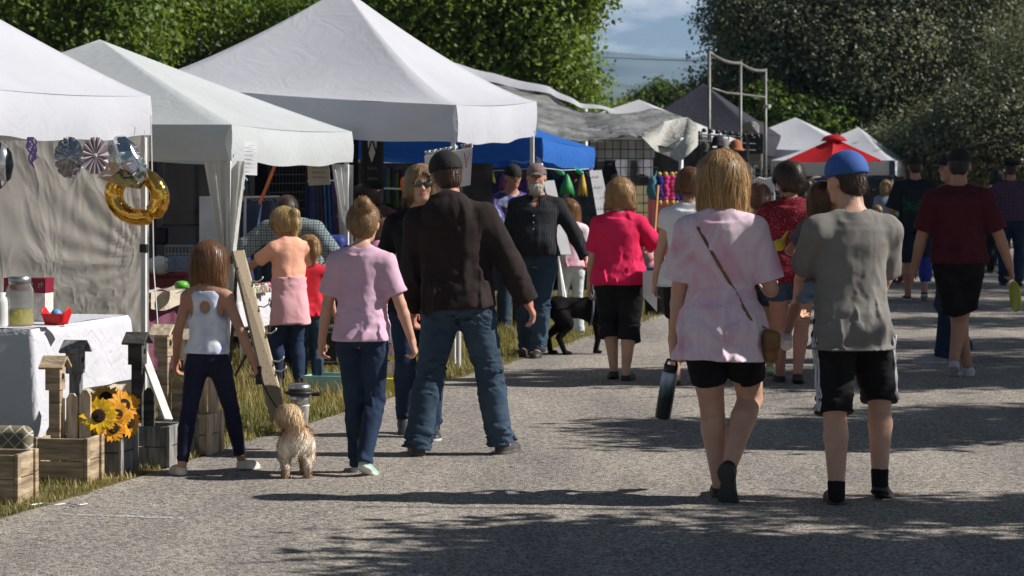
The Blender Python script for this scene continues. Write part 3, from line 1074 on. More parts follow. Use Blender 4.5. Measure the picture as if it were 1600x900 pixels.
def project(F, p, d, reach=.2):
    """from outside, walk along d until the field's surface"""
    p = np.array(p, float); d = np.array(d, float); d = d / np.linalg.norm(d)
    q = p - d * reach
    for _ in range(int(reach * 3 / .002)):
        i = np.round((q - F.lo) / F.h).astype(int)
        if np.all(i >= 0) and np.all(i < F.n) and F.a[tuple(i)] < .001: return q - d * .002
        q = q + d * .002
    return p


def make_person(name, loc, yaw, g, label, group=None, h=.009, skin=None, hand=None, cat='person', shirt=None, trousers=None, shoes=None, hair=None, seed=1, soles=None):
    root = empty(name, loc, R(yaw), label, cat, group)
    skin = skin or SKIN
    F = body_field(g, h, hand)
    sdf_obj('body', F, skin, root, lambda V: body_cols(g, V, seed=seed))
    if shirt:
        kw = dict(shirt); m = kw.pop('mat'); nm = kw.pop('name', 'shirt')
        sdf_obj(nm, shirt_field(g, h, seed=seed + 3, **kw), m, root)
    if trousers:
        kw = dict(trousers); m = kw.pop('mat'); nm = kw.pop('name', 'trousers')
        sdf_obj(nm, trouser_field(g, h, seed=seed + 5, **kw), m, root)
    if shoes:
        up, so, kind = shoes[:3]
        m = M_('shoe_leather', (1, 1, 1), rough=.55, var=.06, attr=True, bump=.05, bscale=120)
        for q in (-1, 1):
            sdf_obj('shoe', shoe_field(g, q, min(h, .007), kind), m, root, shoe_cols(g, q, up, so))
    if hair:
        kw = dict(hair)
        hair_obj(g, h, kw.pop('style'), kw.pop('col'), root, seed=seed + 2, **kw)
    return root
# ------------------------------------------------------------------ the setting
UDIR = Vector((0.2400, 0.9708, 0)).normalized()        # along the road, away from the camera
NDIR = Vector((-UDIR.y, UDIR.x, 0))                    # from the road into the stalls
EDGE0 = Vector((-2.46, 12.3, 0))
ROADROT = math.atan2(-UDIR.x, UDIR.y)                  # z rotation that turns +y to the road's direction


def RD(a, b, z=0.0):
    """a metres along the road's edge from EDGE0, b metres into the verge (negative: onto the road)"""
    return EDGE0 + UDIR * a + NDIR * b + Vector((0, 0, z))


# ground sheet
m, nt, N, L, b = mat_new('ground_soil')
tc = N.new('ShaderNodeTexCoord')
n1 = N.new('ShaderNodeTexNoise'); n1.inputs['Scale'].default_value = 1.3; n1.inputs['Detail'].default_value = 8
n2 = N.new('ShaderNodeTexNoise'); n2.inputs['Scale'].default_value = 45; n2.inputs['Detail'].default_value = 6
rp = N.new('ShaderNodeValToRGB')
rp.color_ramp.elements[0].color = (.10, .09, .045, 1); rp.color_ramp.elements[1].color = (.24, .19, .10, 1)
e = rp.color_ramp.elements.new(.5); e.color = (.15, .125, .06, 1)
ad = N.new('ShaderNodeMath'); ad.operation = 'MULTIPLY_ADD'; ad.inputs[1].default_value = .5
L.new(tc.outputs['Object'], n1.inputs['Vector']); L.new(tc.outputs['Object'], n2.inputs['Vector'])
L.new(n1.outputs['Fac'], ad.inputs[0])
mm = N.new('ShaderNodeMath'); mm.operation = 'MULTIPLY'; mm.inputs[1].default_value = .5
L.new(n2.outputs['Fac'], mm.inputs[0]); L.new(mm.outputs[0], ad.inputs[2])
L.new(ad.outputs[0], rp.inputs['Fac']); L.new(rp.outputs['Color'], b.inputs['Base Color'])
bp = N.new('ShaderNodeBump'); bp.inputs['Strength'].default_value = .6; bp.inputs['Distance'].default_value = .03
L.new(n2.outputs['Fac'], bp.inputs['Height']); L.new(bp.outputs['Normal'], b.inputs['Normal'])
b.inputs['Roughness'].default_value = .95; b.inputs['Specular IOR Level'].default_value = .1
MATS['soil'] = m
gr = MB()
gr.mesh([(-6500, -300, 0), (6500, -300, 0), (6500, 6900, 0), (-6500, 6900, 0)], [(0, 1, 2, 3)])
tag(gr.build('ground', m), kind='structure')

# chip-seal road
m, nt, N, L, b = mat_new('chip_seal')
tc = N.new('ShaderNodeTexCoord')
vo = N.new('ShaderNodeTexVoronoi'); vo.inputs['Scale'].default_value = 95
L.new(tc.outputs['Object'], vo.inputs['Vector'])
sp = N.new('ShaderNodeSeparateColor'); L.new(vo.outputs['Color'], sp.inputs['Color'])
rp = N.new('ShaderNodeValToRGB')
for i, (p_, c_) in enumerate([(0, (.09, .08, .07)), (.22, (.22, .195, .17)), (.5, (.35, .315, .28)), (.8, (.46, .42, .375)), (1, (.66, .62, .57))]):
    e = rp.color_ramp.elements[0] if i == 0 else (rp.color_ramp.elements[-1] if i == 4 else rp.color_ramp.elements.new(p_))
    e.position = p_; e.color = c4(c_)
L.new(sp.outputs[0], rp.inputs['Fac'])
n1 = N.new('ShaderNodeTexNoise'); n1.inputs['Scale'].default_value = .9; n1.inputs['Detail'].default_value = 7
mp = N.new('ShaderNodeMapping'); mp.inputs['Rotation'].default_value = (0, 0, -ROADROT); mp.inputs['Scale'].default_value = (1.6, .35, 1)
L.new(tc.outputs['Object'], mp.inputs['Vector']); L.new(mp.outputs['Vector'], n1.inputs['Vector'])
r2 = N.new('ShaderNodeValToRGB'); r2.color_ramp.elements[0].color = (.68, .68, .69, 1); r2.color_ramp.elements[1].color = (1.0, .98, .95, 1)
r2.color_ramp.elements[0].position = .35; r2.color_ramp.elements[1].position = .62
L.new(n1.outputs['Fac'], r2.inputs['Fac'])
mx = N.new('ShaderNodeMixRGB'); mx.blend_type = 'MULTIPLY'; mx.inputs['Fac'].default_value = 1
L.new(rp.outputs['Color'], mx.inputs['Color1']); L.new(r2.outputs['Color'], mx.inputs['Color2'])
L.new(mx.outputs['Color'], b.inputs['Base Color'])
bp = N.new('ShaderNodeBump'); bp.inputs['Strength'].default_value = .8; bp.inputs['Distance'].default_value = .006
iv = N.new('ShaderNodeMath'); iv.operation = 'SUBTRACT'; iv.inputs[0].default_value = 1
L.new(vo.outputs['Distance'], iv.inputs[1]); L.new(iv.outputs[0], bp.inputs['Height']); L.new(bp.outputs['Normal'], b.inputs['Normal'])
b.inputs['Roughness'].default_value = .95; b.inputs['Specular IOR Level'].default_value = .08
ROADM = m
rv, rf = [], []
na = 420
ns = SineNoise(3, 1.1); ns2 = SineNoise(8, 6)
for i in range(na + 1):
    a = -13 + 75 * i / na
    j = .10 * float(ns(np.array(a), np.array(0.), np.array(0.))) + .06 * float(ns2(np.array(a), np.array(0.), np.array(0.))) + rnd.uniform(-.015, .015)
    rv.append(RD(a, j, .004)); rv.append(RD(a, -11.0, .004))
for i in range(na): rf.append((2 * i, 2 * i + 1, 2 * i + 3, 2 * i + 2))
rb = MB(); rb.mesh(rv, rf)
tag(rb.build('road', ROADM), kind='structure')


def chalk(pts, w, name='road_marking'):
    mb = MB()
    V, F = [], []
    for i, p_ in enumerate(pts):
        V += [Vector(p_) + Vector((0, -w * rnd.uniform(.3, .7), .008)), Vector(p_) + Vector((0, w * rnd.uniform(.3, .7), .008))]
    F = [(2 * i, 2 * i + 2, 2 * i + 3, 2 * i + 1) for i in range(len(pts) - 1)]
    mb.mesh(V, F)
    m, nt, N, L, b = mat_new('chalk')
    tc = N.new('ShaderNodeTexCoord'); no = N.new('ShaderNodeTexNoise'); no.inputs['Scale'].default_value = 60; no.inputs['Detail'].default_value = 4
    L.new(tc.outputs['Object'], no.inputs['Vector'])
    rp = N.new('ShaderNodeValToRGB'); rp.color_ramp.elements[0].position = .44; rp.color_ramp.elements[1].position = .62
    L.new(no.outputs['Fac'], rp.inputs['Fac']); L.new(rp.outputs['Color'], b.inputs['Alpha'])
    b.inputs['Base Color'].default_value = (.62, .64, .66, 1); b.inputs['Roughness'].default_value = .9
    return tag(mb.build(name, m), kind='structure')


chalk([G(96 + i * 9.5, 806 + 6 * (i / 20) ** 1.2) for i in range(21)], .05)
chalk([G(688 + i * 5, 632) for i in range(14)], .05)

# far hills
def hill(D, prof, mt, seed, step):
    V, F = [], []
    ns = SineNoise(seed, .004 * 6000 / D); nf = SineNoise(seed + 1, .02 * 6000 / D)
    xs = np.arange(-2600, 2601, step) * D / 6000
    px = 800 + xs / D * FPX
    top = np.interp(px, [q[0] for q in prof], [q[1] for q in prof])
    rows = 10
    for r_ in range(rows + 1):
        t = r_ / rows
        for x, tp in zip(xs, top):
            zt = (HORIZ - tp) / FPX * D
            rid = float(ns(np.array(x), np.array(r_ * 300.), np.array(0.)))
            z = zt * (t ** .8) + (rid * .10 * zt * math.sin(math.pi * min(t, .93)) if t > 0 else -2) + float(nf(np.array(x), np.array(r_ * 90.), np.array(0.))) * zt * .03 * t
            V.append((x, D - (1 - t) * D * .22 + rid * 90 * (1 - t), z))
    k = len(xs)
    for r_ in range(rows):
        for i in range(k - 1): F.append((r_ * k + i, r_ * k + i + 1, (r_ + 1) * k + i + 1, (r_ + 1) * k + i))
    mb = MB(); mb.mesh(V, F)
    return tag(mb.build('hills', mt, smooth=True), kind='structure')


HM = M_('hill_forest', (.05, .065, .05), rough=.95, var=.5, vscale=.006, spec=.05, col2=(.11, .12, .08))
hill(6200, [(0, 60), (700, 70), (920, 79), (1000, 82), (1060, 90), (1200, 84), (1600, 60)], HM, 4, 30)
hill(3600, [(0, 120), (700, 118), (925, 122), (1010, 134), (1080, 140), (1150, 142), (1600, 120)], HM, 9, 30)

# ------------------------------------------------------------------ trees
def leaf_mat(name, col, transl=.3, rough=.5, thru=(1.5, 1.6, .6)):
    m, nt, N, L, b = mat_new(name)
    at = N.new('ShaderNodeAttribute'); at.attribute_name = 'Col'
    rg = N.new('ShaderNodeRGB'); rg.outputs[0].default_value = c4(col)
    mx = N.new('ShaderNodeMixRGB'); mx.blend_type = 'MULTIPLY'; mx.inputs['Fac'].default_value = 1
    L.new(rg.outputs[0], mx.inputs['Color1']); L.new(at.outputs['Color'], mx.inputs['Color2'])
    L.new(mx.outputs['Color'], b.inputs['Base Color'])
    b.inputs['Roughness'].default_value = rough; b.inputs['Specular IOR Level'].default_value = .35
    t = N.new('ShaderNodeBsdfTranslucent'); ms = N.new('ShaderNodeMixShader'); ms.inputs['Fac'].default_value = transl
    hs = N.new('ShaderNodeMixRGB'); hs.blend_type = 'MULTIPLY'; hs.inputs['Fac'].default_value = 1; hs.inputs['Color2'].default_value = c4(thru)
    L.new(mx.outputs['Color'], hs.inputs['Color1']); L.new(hs.outputs['Color'], t.inputs['Color'])
    L.new(b.outputs['BSDF'], ms.inputs[1]); L.new(t.outputs['BSDF'], ms.inputs[2])
    L.new(ms.outputs['Shader'], N['Material Output'].inputs['Surface'])
    return m


LEAF_GREEN = leaf_mat('leaf_green', (.14, .20, .04), .40)
LEAF_SILVER = leaf_mat('leaf_cottonwood', (.185, .20,   .135), .42, .48, (1.15, 1.25, .8))
LEAF_BRIGHT = leaf_mat('leaf_light_green', (.10, .15, .035), .4)
BARK = M_('bark', (.13, .105, .085), rough=.95, var=.4, vscale=6, bump=1.0, bscale=18, stretch=(1, 1, .25))
BARK_PALE = M_('bark_pale', (.36, .33, .29), rough=.9, var=.3, vscale=6, bump=.8, bscale=18, stretch=(1, 1, .3))


def leaf_quads(pos, size, seed, out=None, droop=.3):
    r = np.random.RandomState(seed)
    n = len(pos)
    nrm = r.normal(size=(n, 3)) * .75
    nrm[:, 2] += .55
    if out is not None: nrm += out * .7
    nrm /= np.linalg.norm(nrm, axis=1)[:, None]
    d = r.normal(size=(n, 3)); d[:, 2] -= droop * 2
    d -= nrm * np.sum(d * nrm, 1)[:, None]; d /= np.linalg.norm(d, axis=1)[:, None]
    sd = np.cross(nrm, d)
    s_ = size * r.uniform(.6, 1.35, n)[:, None]
    fold = nrm * s_ * r.uniform(-.12, .22, n)[:, None]
    V = np.stack([pos, pos + d * s_ * .45 + sd * s_ * .30 + fold, pos + d * s_, pos + d * s_ * .45 - sd * s_ * .30 + fold], 1).reshape(-1, 3)
    F = np.arange(4 * n).reshape(-1, 4)
    return V, F


def crown(blobs, nclump, per, size, seed, clump_r=.42, shell=.55, droop=.3, hang=0.0):
    """blobs: (centre, radii, weight); leaves gathered in clumps around twig ends"""
    r = np.random.RandomState(seed)
    w = np.array([b[2] for b in blobs], float); w /= w.sum()
    pos, outs, cols = [], [], []
    for bi, k in enumerate(r.multinomial(nclump, w)):
        c, rad = np.array(blobs[bi][0], float), np.array(blobs[bi][1], float)
        d = r.normal(size=(k, 3)); d /= np.linalg.norm(d, axis=1)[:, None]
        q = shell + (1.0 - shell) * r.uniform(0, 1, (k, 1)) ** .7
        cc = c + d * rad * q
        m = np.maximum((r.gamma(3, per / 3, k)).astype(int), 6)
        for i in range(k):
            g = np.clip(r.normal(size=(m[i], 3)), -1.8, 1.8) * clump_r * r.uniform(.6, 1.3) * .5 * np.array((1, 1, .75))
            if hang: g[:, 2] -= np.abs(r.normal(size=m[i])) * hang * r.uniform(.3, 1)
            pos.append(cc[i] + g)
            outs.append(np.tile(d[i], (m[i], 1)))
            h_ = r.uniform(.75, 1.25); y_ = r.uniform(.9, 1.12)
            cols.append(np.clip(r.normal(1, .16, (m[i], 1)), .5, 1.6) * np.array([[h_ * y_, h_, h_ * r.uniform(.85, 1.15)]]))
    pos, outs, cols = np.concatenate(pos), np.concatenate(outs), np.concatenate(cols)
    V, F = leaf_quads(pos, size, seed + 1, outs, droop)
    return V, F, np.repeat(cols, 4, 0)


def limb(mb, a, b, r0, r1, bend, seed, n=6, depth=0, kids=0):
    r = random.Random(seed)
    a, b = Vector(a), Vector(b)
    off = Vector((r.uniform(-1, 1), r.uniform(-1, 1), r.uniform(-.3, .6))) * bend * (b - a).length
    pts = [a.lerp(b, i / n) + off * math.sin(math.pi * i / n) for i in range(n + 1)]
    mb.tube(pts, [r0 + (r1 - r0) * i / n for i in range(n + 1)], 8)
    for k in range(kids):
        i = r.randint(2, n - 1)
        e = pts[i] + (b - a) * r.uniform(.3, .5) + Vector((r.uniform(-1, 1), r.uniform(-1, 1), r.uniform(-.2, .7))) * (b - a).length * .3
        limb(mb, pts[i], e, (r0 + (r1 - r0) * i / n) * .55, r1 * .5, bend, seed + k + 1, 5, depth + 1, max(0, kids - 2))


def tree(name, label, base, height, blobs, nclump, per, size, leafm, barkm, seed, tr=.3, group=None, clump_r=.5, shell=.5, droop=.3, hang=0.0, limbs=None):
    """blobs in coordinates relative to the base"""
    base = Vector(base)
    root = empty(name, base, 0, label, 'tree', group)
    mb = MB()
    fork = Vector((.15, 0, height * .30))
    limb(mb, (0, 0, -.1), fork, tr, tr * .75, .04, seed)
    for i, (c, rad, w) in enumerate(blobs):
        if w < .3 or math.hypot(c[0], c[1]) > 3.6: continue
        limb(mb, fork - Vector((0, 0, .1 + .1 * (i % 3))), Vector(c) + Vector((0, 0, rad[2] * .3)), tr * .5, .03, .12, seed + 10 * i, 7, 0, 3)
    mb.build('trunk', barkm, root, True)
    V, F, C = crown(blobs, nclump, per, size, seed, clump_r, shell, droop, hang)
    me = np_mesh('crown', V, F)
    set_col(me, C)
    link_mesh('crown', me, leafm, root)
    return root


def blob(px, py, d, base, rx, ry, rz, w=1.0):
    p = P(px, py, d) - Vector(base)
    return ((p.x, p.y, p.z), (rx, ry, rz), w)


# the tall green trees behind the white canopies
B1 = Vector((-1.0, 47, 0))
tree('leafy_tree', 'tall sunlit green tree with drooping branches behind the highest white canopy', B1, 9, [
    blob(800, 110, 47, B1, 1.35, 2.0, 1.05, 1.0), blob(720, 20, 47, B1, 1.9, 2.2, 1.5, 1.4), blob(870, -10, 47, B1, .55, 1.2, .9, .5), blob(885, 125, 46, B1, .42, .8, .42, .35),
    blob(620, 90, 47.5, B1, 1.3, 1.6, 1.2, .8), blob(800, -60, 47, B1, 1.3, 2, 1.2, 1.0), blob(860, 60, 46, B1, .5, 1, .7, .45), blob(640, -40, 47, B1, 1.6, 2, 1.5, 1.0), blob(905, -25, 46, B1, .3, .6, .35, .2)],
    2100, 38, .115, LEAF_GREEN, BARK, 21, .32, 'green trees behind the stalls', .55, .45, .5, .25)
B2 = Vector((-7.6, 45, 0))
tree('leafy_tree', 'green tree whose sunlit crown rises behind the nearest white canopy', B2, 9, [
    blob(60, 60, 45, B2, 1.6, 1.8, 1.1, 1.0), blob(190, 20, 45, B2, 1.2, 1.6, .9, .9), blob(130, 100, 45.5, B2, 1.2, 1.5, .7, .7), blob(-60, 20, 45, B2, 1.4, 1.7, 1.3, .9), blob(100, -60, 45, B2, 2.2, 2.2, 1.2, 1.3),
    blob(300, -20, 46.5, B2, 1.0, 1.3, .8, .5)],
    1400, 38, .115, LEAF_GREEN, BARK, 33, .3, 'green trees behind the stalls', .55, .45, .5, .22)
B3 = Vector((-4.4, 51, 0))
tree('leafy_tree', 'dark shaded green tree standing between the two sunlit trees behind the stalls', B3, 9, [
    blob(360, 60, 51, B3, 2.4, 1.8, 2.2, 1.4), blob(480, 110, 52, B3, 2.4, 1.8, 1.6, 1.2), blob(430, -40, 51, B3, 2.4, 2, 1.5, 1.2), blob(250, 130, 52, B3, 2.0, 1.6, 1.4, 1.0), blob(420, 15, 49, B3, .8, .9, .5, .4), blob(560, 40, 52, B3, 1.6, 1.6, 1.6, 1.0)],
    1400, 36, .12, LEAF_GREEN, BARK, 45, .3, 'green trees behind the stalls', .6, .4, .5, .2)

# the big cottonwoods on the right of the road
B4 = Vector((9.0, 62, 0))
tree('cottonwood_tree', 'huge grey green cottonwood filling the sky above the red umbrella', B4, 16, [
    blob(1240, 40, 62, B4, 2.2, 2.6, 1.7, 1.2), blob(1180, 20, 61, B4, .9, 1.4, .8, .5), blob(1190, 105, 61, B4, 1.1, 1.5, .8, .7), blob(1360, 90, 61, B4, 2.2, 2.6, 1.8, 1.3), blob(1500, 40, 62, B4, 2.6, 3, 2.2, 1.4),
    blob(1280, 170, 62, B4, 1.6, 1.8, .9, .9), blob(1440, 190, 61, B4, 2.2, 2.2, 1.2, 1.1), blob(1580, 150, 62, B4, 2.4, 2.6, 1.8, 1.2), blob(1400, -60, 62, B4, 3.0, 3, 1.8, 1.2), blob(1260, -60, 62, B4, 1.8, 2, 1.2, .8), blob(1600, -50, 63, B4, 3, 3, 2, 1.0), blob(1130, 150, 60.5, B4, .7, 1, .4, .25)],
    5200, 42, .108, LEAF_SILVER, BARK_PALE, 57, .6, 'cottonwoods beside the road', .62, .5, .2)
B5 = Vector((14.2, 55, 0))
tree('cottonwood_tree', 'grey green cottonwood with low branches behind the man in the cowboy hat', B5, 14, [
    blob(1590, 200, 54, B5, 1.7, 2, 1.2, 1.0), blob(1480, 235, 55, B5, 1.3, 1.6, .7, .8), blob(1680, 120, 55, B5, 2.0, 2.4, 1.9, 1.0), blob(1650, 250, 53, B5, 1.4, 1.6, .9, .6), blob(1540, 245, 54, B5, 1.1, 1.3, .6, .6), blob(1420, 240, 57, B5, 1.0, 1.3, .5, .5)],
    2000, 42, .10, LEAF_SILVER, BARK, 61, .45, 'cottonwoods beside the road', .58, .45, .2)
for (name, label, px, d, bl, nc, lm, sd) in [
    ('bush', 'bright green bush between the metal frame and the white canopies', 1235, 58.9, [(1215, 188, 58.9, .8, .6, .55, 1), (1260, 185, 58.9, .7, .6, .5, 1), (1190, 170, 59, .55, .5, .6, .8), (1290, 205, 58.9, .7, .5, .6, .8), (1220, 225, 59, 1.2, .6, .5, 1)], 520, LEAF_BRIGHT, 71),
    ('bush', 'round light green bush below the blue mountain', 1040, 92, [(1040, 145, 92, .75, .8, .42, 1), (1000, 158, 92, .5, .7, .35, .8), (1085, 160, 92, .6, .7, .4, .8), (1150, 185, 92, 1.3, .9, .8, 1), (1040, 195, 92, 2.0, 1.2, .9, 1.2)], 420, LEAF_BRIGHT, 75),
    ('bush', 'low dark bush under the drooping tree above the grey tarp', 950, 84, [(950, 175, 84, 1.2, 1, .4, 1), (900, 185, 84, 1.2, 1, .5, 1), (1000, 190, 84, 1.0, 1, .5, 1), (860, 170, 84, .8, .8, .4, .6)], 260, LEAF_GREEN, 79)]:
    B = Vector(((px - 800) / FPX * d, d, 0))
    root = empty(name, B, 0, label, 'bush', None)
    bls = [blob(x, y, dd, B, a, b_, c_, w) for x, y, dd, a, b_, c_, w in bl]
    mb = MB()
    for i, (c, rad, w) in enumerate(bls): limb(mb, (0.05 * i, 0, -.05), c, .07, .015, .1, sd + i, 6, 0, 0)
    mb.build('stem', BARK, root, True)
    V, F, C = crown(bls, nc, 30, .13, sd, .4, .3, .3, .05)
    me = np_mesh('foliage', V, F); set_col(me, C); link_mesh('foliage', me, lm, root)

# distant tree belt closing the view along the road (one mass)
fb = []
for i in range(16):
    fb.append((((i - 2) * 5.2 - 14, 118 + rnd.uniform(-4, 4), 3.2), (3.4, 2.5, 3.4 + rnd.uniform(-.6, .8)), 1))
fb = [q for q in fb if not (3.0 < q[0][0] < 8.6)]
V, F, C = crown(fb, 1300, 30, .26, 91, .9, .2, .3, .1)
me = np_mesh('woods', V, F); set_col(me, C)
tag(link_mesh('woods', me, LEAF_SILVER), kind='stuff')

# roadside trees to the right, out of the picture, whose shade falls on the road
def shade(px, py, h):
    """where a leaf at height h must be to shade the ground point seen at (px, py)"""
    g = G(px, py)
    return g + Vector((sdir.x, sdir.y, sdir.z)) * (h / sdir.z)


def shade_at(px, py, d, h):
    """where a leaf at height h must be to shade the point seen at (px, py) at depth d"""
    p = P(px, py, d)
    return p + Vector((sdir.x, sdir.y, sdir.z)) * ((h - p.z) / sdir.z)


def road_tree(label, base, blobs, n, seed, per=26):
    base = Vector(base)
    return tree('cottonwood_tree', label, base, 7, [((Vector(c) - base)[:], r_, w) for c, r_, w in blobs], int(n * 1.5), per, .15, LEAF_SILVER, BARK_PALE, seed, .28, 'cottonwoods beside the road', .5, .3, .2)


road_tree('cottonwood right of the road beside the nearest walkers', (9.5, 11.2, 0), [
    (shade(1190, 884, 3.4), (.95, .36, .7), .9), (shade(1330, 868, 3.8), (1.5, .5, .9), 1.3), (shade(1560, 800, 4.2), (1.1, .30, .7), .8), (shade(860, 834, 3.2), (.5, .09, .25), .22), (shade(1500, 892, 3.9), (1.6, .5, 1.0), 1.2), (shade(900, 892, 3.3), (.6, .16, .4), .35)], 330, 101)
road_tree('cottonwood right of the road beyond the nearest walkers', (11.5, 16.6, 0), [
    (shade(1480, 672, 4.2), (1.6, .55, 1.0), 1.2), (shade(1240, 690, 3.6), (.8, .3, .5), .6), (shade(1700, 650, 6.5), (1.5, .6, 1.0), 1.0), (shade(1120, 668, 3.4), (.7, .12, .3), .25)], 230, 103)
road_tree('cottonwood right of the road level with the man in maroon', (13.0, 21.5, 0), [
    (shade(1480, 590, 6.5), (1.5, 1.0, 1.4), 1.3), (shade(1250, 598, 4.4), (1.0, .55, .8), .9), (shade(1640, 570, 7.0), (1.5, 1.3, 1.2), 1.2), (shade(1560, 540, 6.5), (1.3, 1.0, 1.0), .9), (shade_at(1500, 300, 20.4, 7.0), (.9, .55, .8), .9), (shade_at(1500, 420, 20.4, 6.6), (.9, .6, .8), .9), (shade(1020, 585, 4.2), (.9, .35, .5), .5)], 420, 107)
road_tree('cottonwood right of the road level with the blue canopy', (15.0, 30, 0), [
    (shade(1480, 505, 7), (1.8, 1.1, 1.4), 1.2), (shade(1600, 480, 7.5), (2.0, 1.6, 1.4), 1.3), (shade(1350, 482, 6.5), (1.4, .8, 1.0), .8), (shade(1520, 452, 7.5), (2.0, 2.5, 1.5), 1.2), (shade(1700, 455, 7.5), (2.0, 3, 1.5), 1.2), (shade_at(1430, 310, 32, 8.0), (1.0, .8, 1.0), .9), (shade_at(1430, 390, 32, 7.5), (1.0, .8, 1.0), .9)], 480, 109)
road_tree('cottonwood right of the road level with the red umbrella', (16.5, 42, 0), [
    (shade(1480, 425, 8), (2.4, 3.2, 1.8), 1.3), (shade(1600, 410, 8), (2.4, 4, 1.8), 1.3), (shade(1700, 430, 8.5), (2.2, 3, 1.8), 1), (shade_at(1580, 320, 36, 8.5), (1.2, 1.2, 1.2), .9)], 420, 113)

# ------------------------------------------------------------------ grass of the verge
def grass(n, a0, a1, b0, b1, hmin, hmax, seed, dry):
    r = np.random.RandomState(seed)
    a = r.uniform(a0, a1, n); b_ = b0 + (b1 - b0) * r.uniform(0, 1, n) ** 1.3
    p = np.array(EDGE0)[None] + a[:, None] * np.array(UDIR) + b_[:, None] * np.array(NDIR)
    nz = SineNoise(seed, 3.2)(p[:, 0], p[:, 1], 0 * a)
    keep = (nz + r.uniform(-.5, .5, n)) > -.42 + .35 * np.clip(.25 - b_, 0, 1)
    p, nz, b_ = p[keep], nz[keep], b_[keep]; n = len(p)
    h = r.uniform(hmin, hmax, n) * np.clip(.45 + b_ * .9, .35, 1)
    th = r.uniform(0, 6.28, n)
    sd = np.stack([np.cos(th), np.sin(th), 0 * th], 1) * r.uniform(.002, .0045, n)[:, None]
    bend = np.stack([np.cos(th + 1.57), np.sin(th + 1.57), 0 * th], 1) * (h * r.uniform(.1, .9, n))[:, None]
    up = np.array((0, 0, 1.))[None] * h[:, None]
    V = np.stack([p - sd, p + sd, p + sd * .6 + up * .6 + bend * .35, p - sd * .6 + up * .6 + bend * .35, p + up + bend, p + up + bend + sd * .1], 1).reshape(-1, 3)
    k = np.arange(n)[:, None] * 6
    F = np.concatenate([k + np.array([[0, 1, 2, 3]]), k + np.array([[3, 2, 5, 4]])])
    d_ = np.clip(dry + nz * .8 + r.normal(0, .25, n), 0, 1)[:, None]
    c = (1 - d_) * np.array([[.10, .125, .03]]) + d_ * np.array([[.36, .28, .12]])
    c = c * r.uniform(.65, 1.3, (n, 1))
    return V, F, np.repeat(c, 6, 0)


parts = [grass(2600, -3, 20, .10, -.22, .012, .035, 4, .75), grass(26000, -3, 6, 0, 2.4, .03, .10, 1, .42), grass(22000, 2.5, 14, 0, 2.6, .05, .15, 2, .62), grass(12000, 12, 30, -.1, 2.2, .05, .13, 3, .6)]
V = np.concatenate([q[0] for q in parts]); C = np.concatenate([q[2] for q in parts])
F = []; o_ = 0
for q in parts: F.append(q[1] + o_); o_ += len(q[0])
me = np_mesh('grass', V, np.concatenate(F)); set_col(me, C)
tag(link_mesh('grass', me, leaf_mat('grass_blade', (1, 1, 1), .3, .6)), kind='stuff')
# ------------------------------------------------------------------ canopies and stalls
def cloth_mat(name, col, transl=.25, wr=.35, rough=.75, scale=3.0, stretch=(1, 1, 1), fine=.1):
    m, nt, N, L, b = mat_new(name)
    tc = N.new('ShaderNodeTexCoord'); mp = N.new('ShaderNodeMapping'); mp.inputs['Scale'].default_value = stretch
    L.new(tc.outputs['Object'], mp.inputs['Vector'])
    n1 = N.new('ShaderNodeTexNoise'); n1.inputs['Scale'].default_value = scale; n1.inputs['Detail'].default_value = 3; n1.inputs['Distortion'].default_value = 1.2
    n2 = N.new('ShaderNodeTexNoise'); n2.inputs['Scale'].default_value = 2.0; n2.inputs['Detail'].default_value = 6
    L.new(mp.outputs['Vector'], n1.inputs['Vector']); L.new(tc.outputs['Object'], n2.inputs['Vector'])
    # crease lines: ridged noise
    ab = N.new('ShaderNodeMath'); ab.operation = 'SUBTRACT'; ab.inputs[1].default_value = .5; L.new(n1.outputs['Fac'], ab.inputs[0])
    a2 = N.new('ShaderNodeMath'); a2.operation = 'ABSOLUTE'; L.new(ab.outputs[0], a2.inputs[0])
    bp = N.new('ShaderNodeBump'); bp.inputs['Strength'].default_value = wr; bp.inputs['Distance'].default_value = .10
    L.new(a2.outputs[0], bp.inputs['Height']); L.new(bp.outputs['Normal'], b.inputs['Normal'])
    rp = N.new('ShaderNodeValToRGB'); rp.color_ramp.elements[0].position = .3; rp.color_ramp.elements[1].position = .7
    rp.color_ramp.elements[0].color = c4([x * .93 for x in col]); rp.color_ramp.elements[1].color = c4(col)
    L.new(n2.outputs['Fac'], rp.inputs['Fac']); L.new(rp.outputs['Color'], b.inputs['Base Color'])
    b.inputs['Roughness'].default_value = rough; b.inputs['Specular IOR Level'].default_value = .3
    t = N.new('ShaderNodeBsdfTranslucent'); L.new(rp.outputs['Color'], t.inputs['Color']); L.new(bp.outputs['Normal'], t.inputs['Normal'])
    ms = N.new('ShaderNodeMixShader'); ms.inputs['Fac'].default_value = transl
    L.new(b.outputs['BSDF'], ms.inputs[1]); L.new(t.outputs['BSDF'], ms.inputs[2]); L.new(ms.outputs['Shader'], N['Material Output'].inputs['Surface'])
    MATS[name] = m
    return m


